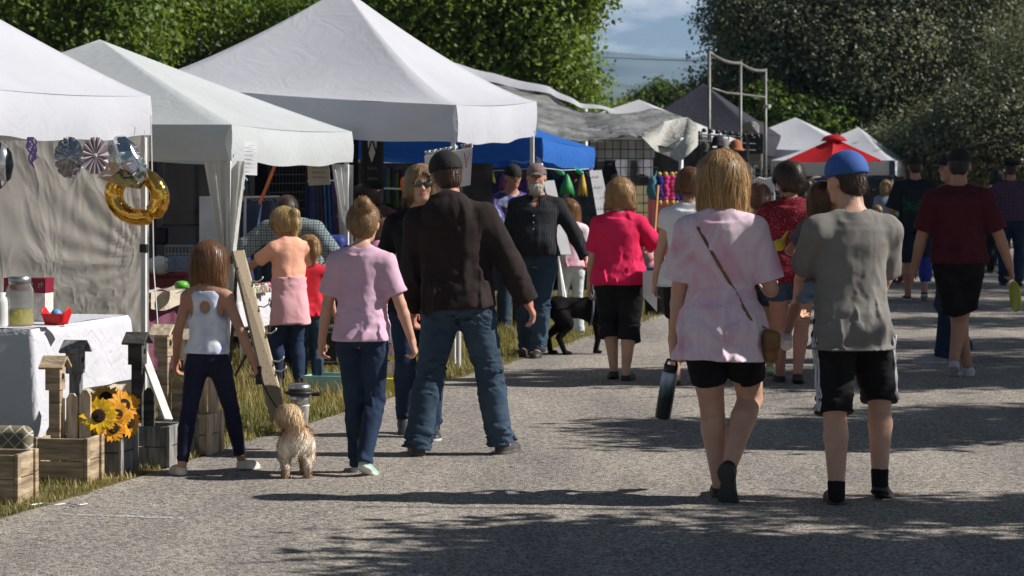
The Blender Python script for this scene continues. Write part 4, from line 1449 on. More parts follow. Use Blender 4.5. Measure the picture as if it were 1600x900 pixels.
WHITE = cloth_mat('canopy_white', (.645, .66, .72), .28, .12)
WHITE2 = cloth_mat('canopy_pale_aqua', (.60, .635, .65), .26, .14)
BLUE = cloth_mat('canopy_blue', (.03, .16, .56), .3, .35)
REDC = cloth_mat('umbrella_red', (.55, .012, .02), .3, .15)
NAVY = cloth_mat('canopy_navy', (.036, .036, .05), .1, .3)
CREAM = cloth_mat('side_wall_cream', (.76, .72, .66), .5, .6, .7, 1.6, (1.4, 1.4, .8))
SHEER = cloth_mat('drape_white', (.74, .74, .72), .35, .5, .8, 9, (3, 3, .3))
METAL = M_('metal_white', (.62, .62, .62), rough=.4, metal=0, var=.1)
STEEL = M_('metal_steel', (.45, .45, .46), rough=.35, metal=.9, var=.15)
BLACKM = M_('metal_black', (.015, .015, .016), rough=.5, var=.2)
DARKC = M_('cloth_black', (.012, .011, .012), rough=.9, var=.3)


def sag_strip(p0, p1, z_top, h, n=26, wave=.02, sag=.02, seed=0):
    """hanging strip between two corner points"""
    r = random.Random(seed)
    d = (p1 - p0); L_ = d.length; u = d / L_; o = Vector((u.y, -u.x, 0))
    ph = [r.uniform(0, 6.28) for _ in range(3)]

    def fn(s, t):
        w = wave * t * (math.sin(s * 9 + ph[0]) * .6 + math.sin(s * 21 + ph[1]) * .4)
        return p0 + d * s + o * (w + .012 * math.sin(math.pi * t)) + Vector((0, 0, z_top - h * t - sag * math.sin(math.pi * s) * (.3 + .7 * t) + .008 * math.sin(s * 17 + ph[2]) * t))
    return fn, n, 6


def canopy(name, label, c0, Lu=2.95, Ln=2.95, z=2.1, val=.3, peak=3.1, mt=None, mtv=None, group='pop-up canopies of the stalls', zf=None, legs=True, seed=0, pw=1.0, sag=.05, u=UDIR, n=NDIR, peakoff=(0, 0), slack=.02, truss=True, sides=(0, 1, 2, 3), vents=False):
    """c0: corner nearest the camera on the road side; zf: eave height at the four corners"""
    root = empty(name, c0, 0, label, 'canopy', group)
    C = [Vector((0, 0, 0)), u * Lu, u * Lu + n * Ln, n * Ln]
    zz = zf or [z] * 4
    apex = (C[0] + C[2]) / 2 + u * peakoff[0] + n * peakoff[1] + Vector((0, 0, peak))
    mb = MB()
    for k in range(4):
        a, b = C[k] + Vector((0, 0, zz[k])), C[(k + 1) % 4] + Vector((0, 0, zz[(k + 1) % 4]))
        def fn(s, t, a=a, b=b):
            base = a.lerp(b, s)
            q = t
            p = base.lerp(apex, q)
            # the cloth curves up to the peak and sags between its ribs
            p.z = base.z + (apex.z - base.z) * (q ** pw) - sag * math.sin(math.pi * min(1, q * 1.15)) * (1 - (2 * s - 1) ** 2)
            p.z -= slack * (1 - q) * math.sin(math.pi * s)
            return p
        mb.grid(fn, 20, 16)
    ro = mb.build('roof', mt, root, True)
    bm = bmesh.new(); bm.from_mesh(ro.data); bmesh.ops.remove_doubles(bm, verts=bm.verts, dist=.002); bmesh.ops.recalc_face_normals(bm, faces=bm.faces); bm.to_mesh(ro.data); bm.free()
    for k in sides:
        a, b = C[k], C[(k + 1) % 4]
        mb = MB()
        d = b - a
        def fn2(s, t, a=a, b=b, k=k):
            zt = zz[k] * (1 - s) + zz[(k + 1) % 4] * s - slack * math.sin(math.pi * s)
            f, _, _ = sag_strip(a, b, 0, val, seed=seed + k)
            p = f(s, t); p.z += zt
            return p
        mb.grid(fn2, 26, 6)
        mb.build('valance', mtv or mt, root, True)
    if legs:
        for k in range(4):
            inn = ((C[0] + C[2]) / 2 - C[k]).normalized() * .05
            lg = MB().box(C[k] + inn + Vector((0, 0, zz[k] / 2)), (.035, .035, zz[k] - .02), (0, 0, ROADROT))
            lo = lg.build('leg', METAL, root)
            MB().box(C[k] + inn + Vector((0, 0, .006)), (.09, .09, .012)).build('foot_plate', BLACKM, lo)
            MB().box(C[k] + inn + Vector((0, 0, zz[k] * .5)), (.05, .05, .06), (0, 0, ROADROT)).build('latch', BLACKM, lo)
    if truss:
        tb = MB()
        for k in range(4):
            a, b = C[k] + Vector((0, 0, zz[k])), C[(k + 1) % 4] + Vector((0, 0, zz[(k + 1) % 4]))
            inn = ((C[0] + C[2]) / 2 - (C[k] + C[(k + 1) % 4]) / 2).normalized() * .06
            for i in range(4):
                p, q = a.lerp(b, i / 4) + inn, a.lerp(b, (i + 1) / 4) + inn
                dz = Vector((0, 0, -.05)); dl = Vector((0, 0, -min(.30, val - .03)))
                tb.bar(p + dz, q + dl, .014, .022); tb.bar(p + dl, q + dz, .014, .022)
        tb.build('truss', METAL, root)
    return root


def from_px(px, py, d):
    return Vector(((px - 800) / FPX * d, d, 0))


# nearest white canopy
T1far = from_px(235, 0, 18.5)
c0 = T1far - UDIR * 2.95
t1 = canopy('canopy_tent', 'nearest white canopy, hung with foil balloons above the white table', c0, z=2.2, zf=[2.18, 2.2, 2.2, 2.18], val=.285, peak=3.22, mt=WHITE, seed=1, pw=1.1, sag=.03)
# its far side wall of creased cream cloth
wl_ = MB()
a = T1far + NDIR * .02; bq = T1far + NDIR * 2.95
nw = SineNoise(5, 7, (1, 1, .5)); nw2 = SineNoise(6, 2.2)
def wallfn(s, t):
    p = a.lerp(bq, s); z = 2.18 - t * 2.10
    dd = .022 * float(nw2(np.array(s * 3), np.array(0.), np.array(z)))
    # creases raying from the tie point on the leg
    ang = math.atan2(z - .98, s * 2.95 + .03); rr = math.hypot(z - .98, s * 2.95)
    dd += .0065 * math.sin(ang * 23 + 1.5 * math.sin(rr * 3)) * math.exp(-rr * .75) * min(1, rr * 4)
    dd += .008 * float(nw(np.array(s * 2.95), np.array(0.), np.array(z)))
    if z < 1.0: dd += .05 * (1.0 - z) * math.sin(s * 22) * .6
    return p + UDIR * (dd + .03) + Vector((0, 0, z))
wl_.grid(wallfn, 120, 90)
tag(wl_.build('side_curtain', CREAM, None, True), 'creased cream cloth side wall closing the nearest white canopy', 'tent wall')

# second canopy (pale, low, with gathered corner drapes)
c2 = from_px(362, 0, 18.9)
t2 = canopy('canopy_tent', 'pale low canopy with white drapes gathered at its corner legs', c2, zf=[2.0, 1.985, 2.05, 2.08], val=.26, peak=2.70, mt=WHITE2, seed=5, pw=1.06, sag=.02, peakoff=(-.35, .05))


def gathered(name, label, top_l, top_r, tie, bottom, w_tie, mt, n=28):
    """drape hanging between two top points, tied at tie, falling to bottom"""
    mb = MB()
    top_l, top_r, tie, bottom = map(Vector, (top_l, top_r, tie, bottom))
    dirv = (top_r - top_l).normalized()
    o = Vector((dirv.y, -dirv.x, 0))

    def fn(s, t):
        if t < .55:
            q = t / .55
            wl = top_l.lerp(tie - dirv * w_tie, q ** .8); wr = top_r.lerp(tie + dirv * w_tie, q ** .8)
            p = wl.lerp(wr, s)
            amp = .018 + .03 * q
        else:
            q = (t - .55) / .45
            p = (tie + dirv * w_tie * (1 + q * .8) * (2 * s - 1)).lerp(bottom + dirv * w_tie * (1 + q * .8) * (2 * s - 1), q)
            amp = .048
        return p + o * amp * math.sin(s * 6.28 * 3.5 + t)
    mb.grid(fn, 42, n)
    return tag(mb.build(name, mt, None, True), label, 'drape')


gathered('corner_drape', 'white drape tied in at the near corner leg of the pale canopy', P(318, 249, 19.0), P(386, 252, 18.95), P(356, 392, 18.95), P(357, 470, 18.95), .058, SHEER)
gathered('corner_drape', 'white drape at the far corner of the pale canopy beside the black banner', P(518, 256, 21.6), P(552, 258, 21.8), P(541, 372, 21.8), P(537, 420, 21.8), .045, SHEER)
tb = MB().mesh([P(546, 255, 21.75), P(553, 255, 21.8), P(553, 400, 21.8), P(540, 400, 21.8)], [(0, 1, 2, 3)])

# tall white canopy
c3 = from_px(713, 0, 21.7)
t3 = canopy('canopy_tent', 'tall white canopy with the steepest peak, over the craft stall', c3, zf=[2.21, 2.31, 2.30, 2.42], val=.32, peak=3.33, mt=WHITE, seed=9, pw=1.28, sag=.05, truss=True)
# blue canopy
c4_ = from_px(847, 0, 27.0)
t4 = canopy('canopy_tent', 'low royal blue canopy hung with green and yellow tassels', c4_, Lu=2.65, Ln=3.4, zf=[1.99, 1.90, 2.05, 2.15], val=.24, peak=2.56, mt=BLUE, seed=13, pw=1.05, sag=.03)

# white-topped frame with the sagging grey tarp
def tarp_mat():
    m, nt, N, L, b = mat_new('tarp_silver')
    tc = N.new('ShaderNodeTexCoord')
    no = N.new('ShaderNodeTexNoise'); no.inputs['Scale'].default_value = 2.6; no.inputs['Detail'].default_value = 8; no.inputs['Distortion'].default_value = .8
    L.new(tc.outputs['Object'], no.inputs['Vector'])
    rp = N.new('ShaderNodeValToRGB'); rp.color_ramp.elements[0].color = (.12, .12, .118, 1); rp.color_ramp.elements[1].color = (.27, .27, .262, 1)
    rp.color_ramp.elements[0].position = .35; rp.color_ramp.elements[1].position = .65
    L.new(no.outputs['Fac'], rp.inputs['Fac']); L.new(rp.outputs['Color'], b.inputs['Base Color'])
    n2 = N.new('ShaderNodeTexVoronoi'); n2.feature = 'DISTANCE_TO_EDGE'; n2.inputs['Scale'].default_value = 3.4
    dn = N.new('ShaderNodeTexNoise'); dn.inputs['Scale'].default_value = 5; dn.inputs['Detail'].default_value = 5
    mxv = N.new('ShaderNodeMixRGB'); mxv.inputs['Fac'].default_value = .35
    L.new(tc.outputs['Object'], mxv.inputs['Color1']); L.new(dn.outputs['Color'], mxv.inputs['Color2']); L.new(tc.outputs['Object'], dn.inputs['Vector']); L.new(mxv.outputs['Color'], n2.inputs['Vector'])
    bp = N.new('ShaderNodeBump'); bp.inputs['Strength'].default_value = .7; bp.inputs['Distance'].default_value = .08
    L.new(n2.outputs['Distance'], bp.inputs['Height']); L.new(bp.outputs['Normal'], b.inputs['Normal'])
    b.inputs['Roughness'].default_value = .45; b.inputs['Specular IOR Level'].default_value = .4
    return m


TARP = tarp_mat()
tr = empty('tarp_shelter', from_px(900, 0, 36), 0, 'white framed shelter under a sagging crumpled grey tarp beyond the blue canopy', 'shelter')
TB = from_px(900, 0, 36)
nz = SineNoise(3, 5.5); nz2 = SineNoise(4, 2.2); nz3 = SineNoise(14, 16)
def bumpn(x, y, k=1.0): return k * (.022 * float(nz(np.array(x), np.array(y), np.array(0.))) + .07 * float(nz2(np.array(x), np.array(y), np.array(1.))) + .008 * float(nz3(np.array(x), np.array(y), np.array(1.))))
# profile lines (pixel, depth) from the ridge at the back to the hanging front edge
ridge = [(700, 112, 40), (770, 128, 39.5), (860, 146, 38.5), (905, 166, 37.5), (960, 172, 37), (1040, 176, 36.4), (1075, 186, 36)]
mid = [(716, 150, 36.5), (790, 160, 36), (860, 176, 35.5), (920, 196, 35), (980, 190, 34.7), (1040, 196, 34.4), (1080, 206, 34.2)]
front = [(720, 190, 33.5), (800, 200, 33), (860, 214, 32.8), (920, 222, 32.6), (985, 214, 32.4), (1035, 222, 32.2), (1062, 230, 32)]
def line_at(ln, s):
    x = s * (len(ln) - 1); i = min(int(x), len(ln) - 2); t = x - i; t = t * t * (3 - 2 * t) * .5 + t * .5
    return P(*ln[i]).lerp(P(*ln[i + 1]), t)
def tarpfn(s, t):
    A, Bm, Cf = line_at(ridge, s), line_at(mid, s), line_at(front, s)
    p = A * (1 - t) ** 2 + Bm * 2 * t * (1 - t) + Cf * t * t
    return p - TB + Vector((0, 0, bumpn(p.x * 1.2, p.y, 1.5)))
MB().grid(tarpfn, 110, 46).build('tarp', TARP, tr, True)
# the torn free end that hangs and flaps
ft = [(1004, 205, 32.6), (1040, 190, 32.4), (1075, 183, 32.8), (1092, 196, 32.4)]
fb_ = [(1002, 214, 32.2), (1026, 234, 31.8), (1062, 252, 31.6), (1093, 226, 31.8)]
def flapfn(s, t):
    A, Bb = line_at(ft, s), line_at(fb_, s)
    p = A.lerp(Bb, t)
    return p - TB + Vector((0, -.22 * math.sin(s * 9 + 1) * (.3 + t) + .1, bumpn(p.x * 3 + 5, t * 2, .5)))
MB().grid(flapfn, 50, 30).build('tarp_end', cloth_mat('tarp_back', (.50, .49, .45), .2, .6, .6, 5), tr, True)
# white roof cloth showing along the ridge
def topfn(s, t):
    p = line_at(ridge[:5], s)
    return p - TB + Vector((0, .25 - .5 * t, .14 * (1 - s) * (1 - t) + .03 + .01 * math.sin(s * 30) - .05 * t))
MB().grid(topfn, 30, 6).build('roof_cloth', WHITE, tr, True)
for pts in ([(702, 114, 40.8), (735, 148, 39)], [(712, 116, 40.5), (760, 150, 39)]): MB().tube([P(*q) - TB for q in pts], .03, 6).build('rafter', METAL, tr, True)
for px, py, d in [(702, 114, 40.8), (724, 150, 33.6), (1064, 215, 32.2), (915, 170, 38.0), (905, 220, 32.7)]:
    p = P(px, py, d) - TB
    MB().tube([p, Vector((p.x, p.y, 0))], .03, 8).build('post', METAL, tr, True)
# white cloth hung below the tarp
bc = MB().grid(lambda s, t: P(922 + s * 101, 221 + 30 * t - 3 * s, 33.4 + s * .6) + Vector((0, .03 * math.sin(s * 20), -.015 * math.sin(s * 11))), 24, 8)
tag(bc.build('white_sheet', WHITE, None, True), 'white sheet hung along the top of the black wire grid panel', 'sheet')
bc = MB().grid(lambda s, t: P(918 + s * 108, 250 + 40 * t, 36 + s * .6) + Vector((0, .05 * math.sin(s * 14), 0)), 24, 8)
tag(bc.build('grey_sheet', cloth_mat('sheet_grey', (.16, .165, .2), .1, .4), None, True), 'dark grey sheet hanging behind the black wire grid panel', 'sheet')


def grid_panel(label, p0, p1, z0, z1, step=.1, r=.005, mt=None, name='grid_panel', cat='display grid', group='wire grid display panels'):
    p0, p1 = Vector(p0), Vector(p1)
    mb = MB()
    L_ = (p1 - p0).length; n_ = int(L_ / step)
    for i in range(n_ + 1):
        p = p0.lerp(p1, i / n_); mb.bar(p + Vector((0, 0, z0)), p + Vector((0, 0, z1)), r * 2)
    k = int((z1 - z0) / step)
    for j in range(k + 1):
        z = z0 + (z1 - z0) * j / k; mb.bar(p0 + Vector((0, 0, z)), p1 + Vector((0, 0, z)), r * 2)
    for p in (p0, p1): mb.bar(p + Vector((0, 0, 0)), p + Vector((0, 0, z1)), r * 4)
    return tag(mb.build(name, mt or BLACKM), label, cat, group)


grid_panel('black wire grid panel between the grey sheet and the woman in the bright pink shirt', from_px(921, 0, 32.6), from_px(1029, 0, 33.2), .5, 2.02, .11)
grid_panel('dark wire grid at the back of the pale canopy above the clothes rack', from_px(420, 0, 22.4), from_px(478, 0, 23.2), .6, 1.85, .075, .004)
grid_panel('wire grid panel under the navy canopy beside the white shirt on a hanger', from_px(1150, 0, 47), from_px(1225, 0, 48), .2, 1.75, .1, .006)

# farther canopies
for name, label, px, d, zf, val, pk, mt, mv, L1, kw in [
    ('canopy_tent', 'white canopy with a drooping side behind the grey tarp', 1112, 47, [2.22, 2.2, 2.3, 2.4], .5, 2.95, WHITE, None, 3.0, dict(peakoff=(0, .15))),
    ('canopy_tent', 'dark navy canopy whose sharp peak rises behind the grey tarp', 1192, 53, [2.35, 2.35, 2.4, 2.4], .42, 3.45, NAVY, None, 3.0, dict(pw=1.1)),
    ('canopy_tent', 'white canopy with a vented peak to the left of the red umbrella', 1338, 54.5, [2.0, 2.0, 2.1, 2.1], .35, 2.75, WHITE, None, 3.0, dict(pw=1.05)),
    ('canopy_tent', 'white canopy with navy corner trim to the right of the red umbrella', 1396, 52, [1.80, 1.80, 1.80, 1.80], .30, 2.50, WHITE, WHITE, 3.0, dict(pw=1.12, peakoff=(.3, -.35), Ln=2.5))]:
    canopy(name, label, from_px(px, 0, d), L1, kw.pop('Ln', 3.0), zf=zf, val=val, peak=pk, mt=mt, mtv=mv, seed=int(px), **kw)
# navy corner trim and band of that canopy
cc = from_px(1396, 0, 52)
mbt = MB()
mbt.box(cc + Vector((-.03, -.045, 1.64)), (.12, .02, .30)).box(cc + NDIR * 1.25 + UDIR * -.03 + Vector((0, 0, 1.44)), (.02, 2.5, .07), Matrix.Rotation(math.atan2(-NDIR.x, NDIR.y), 3, 'Z'))
tag(mbt.build('corner_trim', M_('trim_navy', (.03, .04, .09), rough=.8)), 'navy blue trim on the corner of the white canopy behind the blue cap', 'canopy trim')
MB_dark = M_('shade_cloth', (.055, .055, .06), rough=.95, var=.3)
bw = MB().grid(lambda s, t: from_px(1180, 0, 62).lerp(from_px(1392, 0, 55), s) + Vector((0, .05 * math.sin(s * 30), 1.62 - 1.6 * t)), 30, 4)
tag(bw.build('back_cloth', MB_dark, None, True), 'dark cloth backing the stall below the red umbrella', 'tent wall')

# red market umbrella
UB = from_px(1303, 0, 49)
um = empty('market_umbrella', UB, 0, 'red market umbrella with a small vented crown among the white canopies', 'umbrella')
mb = MB()
n_ = 6
rim = [Vector((1.02 * math.cos(2 * math.pi * k / n_ + .35), 1.02 * math.sin(2 * math.pi * k / n_ + .35), 1.80)) for k in range(n_)]
ap = Vector((0, 0, 2.22))
for k in range(n_):
    a_, b_ = rim[k], rim[(k + 1) % n_]
    def f(s, t, a_=a_, b_=b_):
        p = a_.lerp(b_, s).lerp(ap, t); p.z -= .05 * math.sin(math.pi * s) * (1 - t) + .03 * math.sin(math.pi * t) * (1 - (2 * s - 1) ** 2); return p
    mb.grid(f, 10, 8)
mb.build('canopy', REDC, um, True)
mb = MB(); mb.lathe([(.26, 2.16), (.20, 2.235), (.12, 2.275), (.03, 2.285), (.0, 2.29)], n=12)
mb.build('vent', REDC, um, True)
mb = MB(); mb.tube([(0, 0, 0), (0, 0, 2.3)], .022, 8); mb.build('pole', BLACKM, um)
mb = MB()
for k in range(n_): mb.bar(Vector((0, 0, 2.17)), rim[k] + Vector((0, 0, -.02)), .016)
mb.build('rib', BLACKM, um)
gb = MB().prism([(-.16, .12), (.16, .12), (.10, -.02), (.0, -.14), (-.08, -.04)], Matrix.Translation(P(1318, 259, 47.5)), .01)
tag(gb.build('pennant', M_('pennant_green', (.10, .42, .24), rough=.7)), 'green pennant hanging under the red umbrella', 'pennant')

# grey metal frame standing above the stalls
FRD = [(1108, 82, 210, 40), (1157, 99, 208, 42), (1196, 110, 214, 44)]
fr = empty('pipe_frame', from_px(1108, 0, 40), 0, 'tall grey pipe frame rising above the stalls in front of the cottonwood', 'frame')
FB = from_px(1108, 0, 40)
GALV = M_('pipe_galvanised', (.17, .17, .155), rough=.5, metal=.3, var=.25)
tops = []
for px, y0, y1, d in FRD:
    t_ = P(px, y0, d) - FB; tops.append(t_)
    MB().tube([t_ + Vector((0, 0, .03)), Vector((t_.x, t_.y, 0))], .027, 10).build('post', GALV, fr, True)
cu = []
for i in range(13):
    s = i / 12
    q = (tops[0].lerp(tops[1], s * 2) if s < .5 else tops[1].lerp(tops[2], s * 2 - 1)) + Vector((0, 0, -.05 * abs(math.sin(math.pi * s * 2))))
    cu.append(q)
MB().tube(cu, .026, 10).build('top_rail', GALV, fr, True)
m1 = [P(1112, 138, 40.2) - FB, P(1135, 145, 41) - FB, P(1157, 147, 42) - FB, P(1196, 152, 44) - FB]
MB().tube(m1, .018, 8).build('middle_rail', GALV, fr, True)
MB().tube([P(1196, 165, 44) - FB, P(1203, 166, 43.9) - FB], .03, 8).build('bracket', METAL, fr)

# clothes and hat rack below the frame
rk = empty('hat_rack', from_px(1120, 0, 35), 0, 'black wire rack of hats and hangers behind the long-haired woman in tie-dye', 'rack')
RB = from_px(1120, 0, 35)
mb = MB()
for z_ in (212, 222, 232): mb.tube([P(1090, z_ - 2, 34.6) - RB, P(1180, z_ + 3, 35.6) - RB], .012, 6)
for px in (1096, 1110, 1124, 1138, 1150, 1166): mb.tube([P(px, 206, 34.9) - RB, P(px + 1, 250, 34.9) - RB], .008, 5)
for px in (1092, 1168): 
    p = P(px, 205, 35) - RB; mb.tube([p, Vector((p.x, p.y, 0))], .022, 8)
mb.build('frame', BLACKM, rk)
for i in range(9):
    p = P(1100 + i * 10.5, 205 + i * 1.2, 35) - RB
    mk = MB(); mk.lathe([(.0, -.02), (.035, -.01), (.03, .03), (.0, .045)], p, 10); mk.build('knob', BLACKM, rk, True)
for i, (px, py, c) in enumerate([(1104, 236, (.10, .09, .08)), (1122, 226, (.02, .02, .02)), (1131, 231, (.18, .17, .15)), (1150, 233, (.35, .12, .05)), (1114, 258, (.03, .03, .035)), (1140, 258, (.02, .02, .02)), (1098, 266, (.11, .10, .09))]):
    p = P(px, py, 34.6) - RB
    M_hat = M_('rack_cloth_%d' % i, c, rough=.85)
    mb = MB()
    if i < 4: mb.lathe([(.12, -.02), (.10, .0), (.085, .03), (.075, .10), (.03, .13), (0, .13)], p, 16)
    else: mb.grid(lambda s, t, p=p: p + Vector(((s - .5) * (.16 + .16 * t), .04 * math.sin(s * 12), .22 - .62 * t)), 12, 8)
    mb.build('hat' if i < 4 else 'garment', M_hat, rk, True)
# white overall-cloth beside the frame post
sk = MB().grid(lambda s, t: P(1162 + s * 22, 196 + 14 * t - 6 * math.sin(math.pi * s), 42.6) + Vector((0, -.15 * math.sin(math.pi * s), 0)), 12, 6)
tag(sk.build('folded_tarp', TARP, None, True, solid=.05), 'bundled pale tarp tied on top of the rack beside the pipe frame', 'tarp')

# white pin-striped shirt on a hanger
SB = from_px(1196, 0, 38)
sh = empty('hanging_shirt', SB, 0, 'white pinstriped baseball shirt hanging from the rack beside the woman in red', 'shirt')
mb = MB()
mb.prism([(-.10, .0), (-.19, -.05), (-.25, -.17), (-.17, -.22), (-.14, -.17), (-.15, -.62), (.15, -.62), (.14, -.17), (.17, -.22), (.25, -.17), (.19, -.05), (.10, 0), (.0, -.03)], Matrix.Translation(P(1196, 276, 38) - SB), .06)
m, nt, N, L, b = mat_new('shirt_pinstripe')
tc = N.new('ShaderNodeTexCoord'); wv = N.new('ShaderNodeTexWave'); wv.inputs['Scale'].default_value = 9; wv.inputs['Distortion'].default_value = .6
rp = N.new('ShaderNodeValToRGB'); rp.color_ramp.elements[0].position = .05; rp.color_ramp.elements[1].position = .16; rp.color_ramp.elements[0].color = (.25, .25, .4, 1); rp.color_ramp.elements[1].color = (.78, .78, .8, 1)
L.new(tc.outputs['Object'], wv.inputs['Vector']); L.new(wv.outputs['Fac'], rp.inputs['Fac']); L.new(rp.outputs['Color'], b.inputs['Base Color']); b.inputs['Roughness'].default_value = .85
mb.build('cloth', m, sh, False, bevel=.02)
mb = MB().tube([P(1176, 280, 38) - SB, P(1196, 274, 38) - SB, P(1216, 280, 38) - SB], .008, 6).tube([P(1196, 274, 38) - SB, P(1196, 264, 38) - SB, P(1199, 261, 38) - SB, P(1201, 264, 38) - SB], .006, 6)
mb.build('hanger', BLACKM, sh)
MB().box(P(1193, 291, 37.8) - SB, (.11, .008, .025)).build('badge', M_('badge_dark', (.05, .05, .12)), sh); MB().box(P(1206, 303, 37.8) - SB, (.05, .008, .05)).build('badge', M_('badge_red', (.25, .05, .07)), sh)

# power lines
for y0, y1, zq in ((58, 72, 0), (178, 172, 0), (148, 150, 0)):
    a_, b_ = P(300, y0 - 30, 75), P(2000, y1 - 25, 75)
    pts = [a_.lerp(b_, i / 24) - Vector((0, 0, 1.1 * math.sin(math.pi * i / 24))) for i in range(25)]
    lb = {58: 'highest thin power line crossing the patch of sky', 178: 'lowest thin power line crossing in front of the cottonwood', 148: 'middle thin power line crossing the blue mountain'}[y0]
    tag(MB().tube(pts, .014, 5).build('power_line', M_('cable_grey', (.12, .12, .12))), lb, 'power line', 'power lines over the fair')

# white truck and trailer under the cottonwoods
VB = from_px(1452, 0, 58)
vh = empty('box_truck', VB, 0, 'white box truck with a dark green panel parked under the cottonwoods', 'truck')
TW = M_('truck_white', (.55, .55, .53), rough=.45, var=.1, coat=.3)
mb = MB(); mb.box((0, 1.2, 1.15), (.56, 2.6, 1.55)); mb.build('body', TW, vh, bevel=.04)
mb = MB(); mb.box((.02, -.115, 1.60), (.36, .02, .42)); mb.build('panel', M_('panel_green', (.01, .07, .05), rough=.3), vh)
mb = MB(); mb.bar((.06, -.13, .8), (.06, -.13, 1.75), .03); mb.build('handle_bar', METAL, vh)
for s_ in (-1, 1):
    M90 = Matrix.Rotation(R(90), 3, 'Y')
    w = MB(); w.lathe([(.0, -.08), (.22, -.08), (.30, -.05), (.30, .05), (.22, .08), (0, .08)], (s_ * .2, .35, .30), 20, M90); w.build('wheel', M_('tyre', (.015, .015, .015), rough=.9), vh, True)
VB2 = from_px(1422, 0, 64)
vt = empty('stock_trailer', VB2, 0, 'dark trailer with a pale roof edge beyond the white canopy with navy trim', 'trailer')
mb = MB(); mb.box((0, 1.2, 1.2), (.78, 3, 1.6)); mb.build('body', M_('trailer_dark', (.03, .03, .03), rough=.6), vt, bevel=.03)
mb = MB(); mb.box((0, 1.2, 2.03), (.86, 3.1, .07)); mb.box((.36, -.33, 1.7), (.08, .06, .62)); mb.build('roof_edge', M_('trailer_pale', (.42, .40, .33), rough=.6, var=.4, vscale=14), vt)
for s_ in (-1, 1):
    w = MB(); w.lathe([(.0, -.08), (.2, -.08), (.28, -.05), (.28, .05), (.2, .08), (0, .08)], (s_ * .3, .8, .28), 18, Matrix.Rotation(R(90), 3, 'Y')); w.build('wheel', M_('tyre'), vt, True)

# ---- dark-blue van behind the pale canopy
VC = from_px(292, 0, 24.6)
vn = empty('van', VC, 0, 'dark blue van with a large tinted side window parked behind the pale canopy', 'van')
VP_ = M_('van_paint', (.012, .02, .06), rough=.25, var=.1, coat=.8)
mb = MB()
mb.prism([(-4.2, .28), (.95, .28), (.95, 1.0), (.86, 1.98), (-4.0, 2.02)], Matrix.Translation((0, .9, 0)), 1.8)
mb.build('body', VP_, vn, bevel=.06)
m, nt, N, L, b = mat_new('tinted_glass'); b.inputs['Base Color'].default_value = (.008, .012, .03, 1); b.inputs['Roughness'].default_value = .06; b.inputs['Specular IOR Level'].default_value = .8
tc = N.new('ShaderNodeTexCoord'); no = N.new('ShaderNodeTexNoise'); no.inputs['Scale'].default_value = 2; L.new(tc.outputs['Object'], no.inputs['Vector'])
mr = N.new('ShaderNodeMapRange'); mr.inputs['To Min'].default_value = .04; mr.inputs['To Max'].default_value = .1; L.new(no.outputs['Fac'], mr.inputs['Value']); L.new(mr.outputs['Result'], b.inputs['Roughness'])
TINT = m
for x0, x1 in ((-.25, .62), (-1.3, -.35), (-2.6, -1.4)):
    mb = MB(); mb.prism([(x0, 1.12), (x1, 1.12), (x1 - .04, 1.85), (x0 + .04, 1.85)], Matrix.Translation((0, -.006, 0)), .02); mb.build('window', TINT, vn, bevel=.008)
mb = MB(); mb.bar((-.30, -.01, .34), (-.30, -.01, 1.9), .012); mb.bar((.68, -.01, .34), (.68, -.01, 1.9), .012); mb.build('door_seam', BLACKM, vn)
mb = MB(); mb.box((-.36, -.03, .98), (.14, .03, .05)); mb.build('door_handle', M_('van_paint'), vn, bevel=.01)
mb = MB(); mb.box((-.24, -.05, 1.02), (.11, .05, .16)); mb.build('mirror', BLACKM, vn, bevel=.02)
for x in (-3.2, .25):
    w = MB(); w.lathe([(.0, -.1), (.22, -.1), (.33, -.07), (.33, .07), (.22, .1), (0, .1)], (x, .08, .33), 24, Matrix.Rotation(R(90), 3, 'X')); w.build('wheel', M_('tyre'), vn, True)

# white display board (fridge-like panel)
BP = from_px(347, 0, 22.2)
bd = empty('display_board', BP, 0, 'tall white display board with two small stickers behind the gathered drape', 'board')
mb = MB(); mb.box((0, 0, .86), (.39, .05, 1.14)); mb.build('panel', M_('board_white', (.55, .57, .62), rough=.6), bd, bevel=.006)
mb = MB(); mb.box((-.04, -.028, 1.35), (.035, .004, .045), (0, .3, 0)); mb.build('sticker', M_('sticker_orange', (.6, .2, .05)), bd)
mb = MB(); mb.box((-.045, -.028, 1.27), (.04, .004, .06), (0, .2, 0)); mb.build('sticker', M_('sticker_dark', (.08, .08, .09)), bd)
mb = MB()
for x in (-.17, .17): mb.bar((x, 0, 0), (x, 0, .30), .03)
mb.build('leg', METAL, bd)
# ------------------------------------------------------------------ the near stall: table, planters, balloons
WOOD = M_('wood_weathered', (.30, .225, .15), rough=.85, var=.45, vscale=5, bump=.5, bscale=26, stretch=(1, 1, 9), col2=(.42, .32, .21))
WOODG = M_('wood_grey', (.17, .165, .155), rough=.9, var=.4, vscale=5, bump=.5, bscale=26, stretch=(9, 9, 1.2), col2=(.27, .26, .245))
WOODD = M_('wood_dark', (.045, .042, .04), rough=.9, var=.4, vscale=5, bump=.5, bscale=26, stretch=(1, 1, 7), col2=(.08, .075, .07))
WOODP = M_('wood_pale', (.46, .36, .25), rough=.85, var=.3, vscale=5, bump=.4, bscale=26, stretch=(9, 9, 1), col2=(.60, .49, .36))
LINEN = cloth_mat('tablecloth_white', (.64, .64, .69), .12, .3, .85, 5)
LINENC = cloth_mat('tablecloth_cream', (.62, .54, .44), .15, .3, .85, 5)

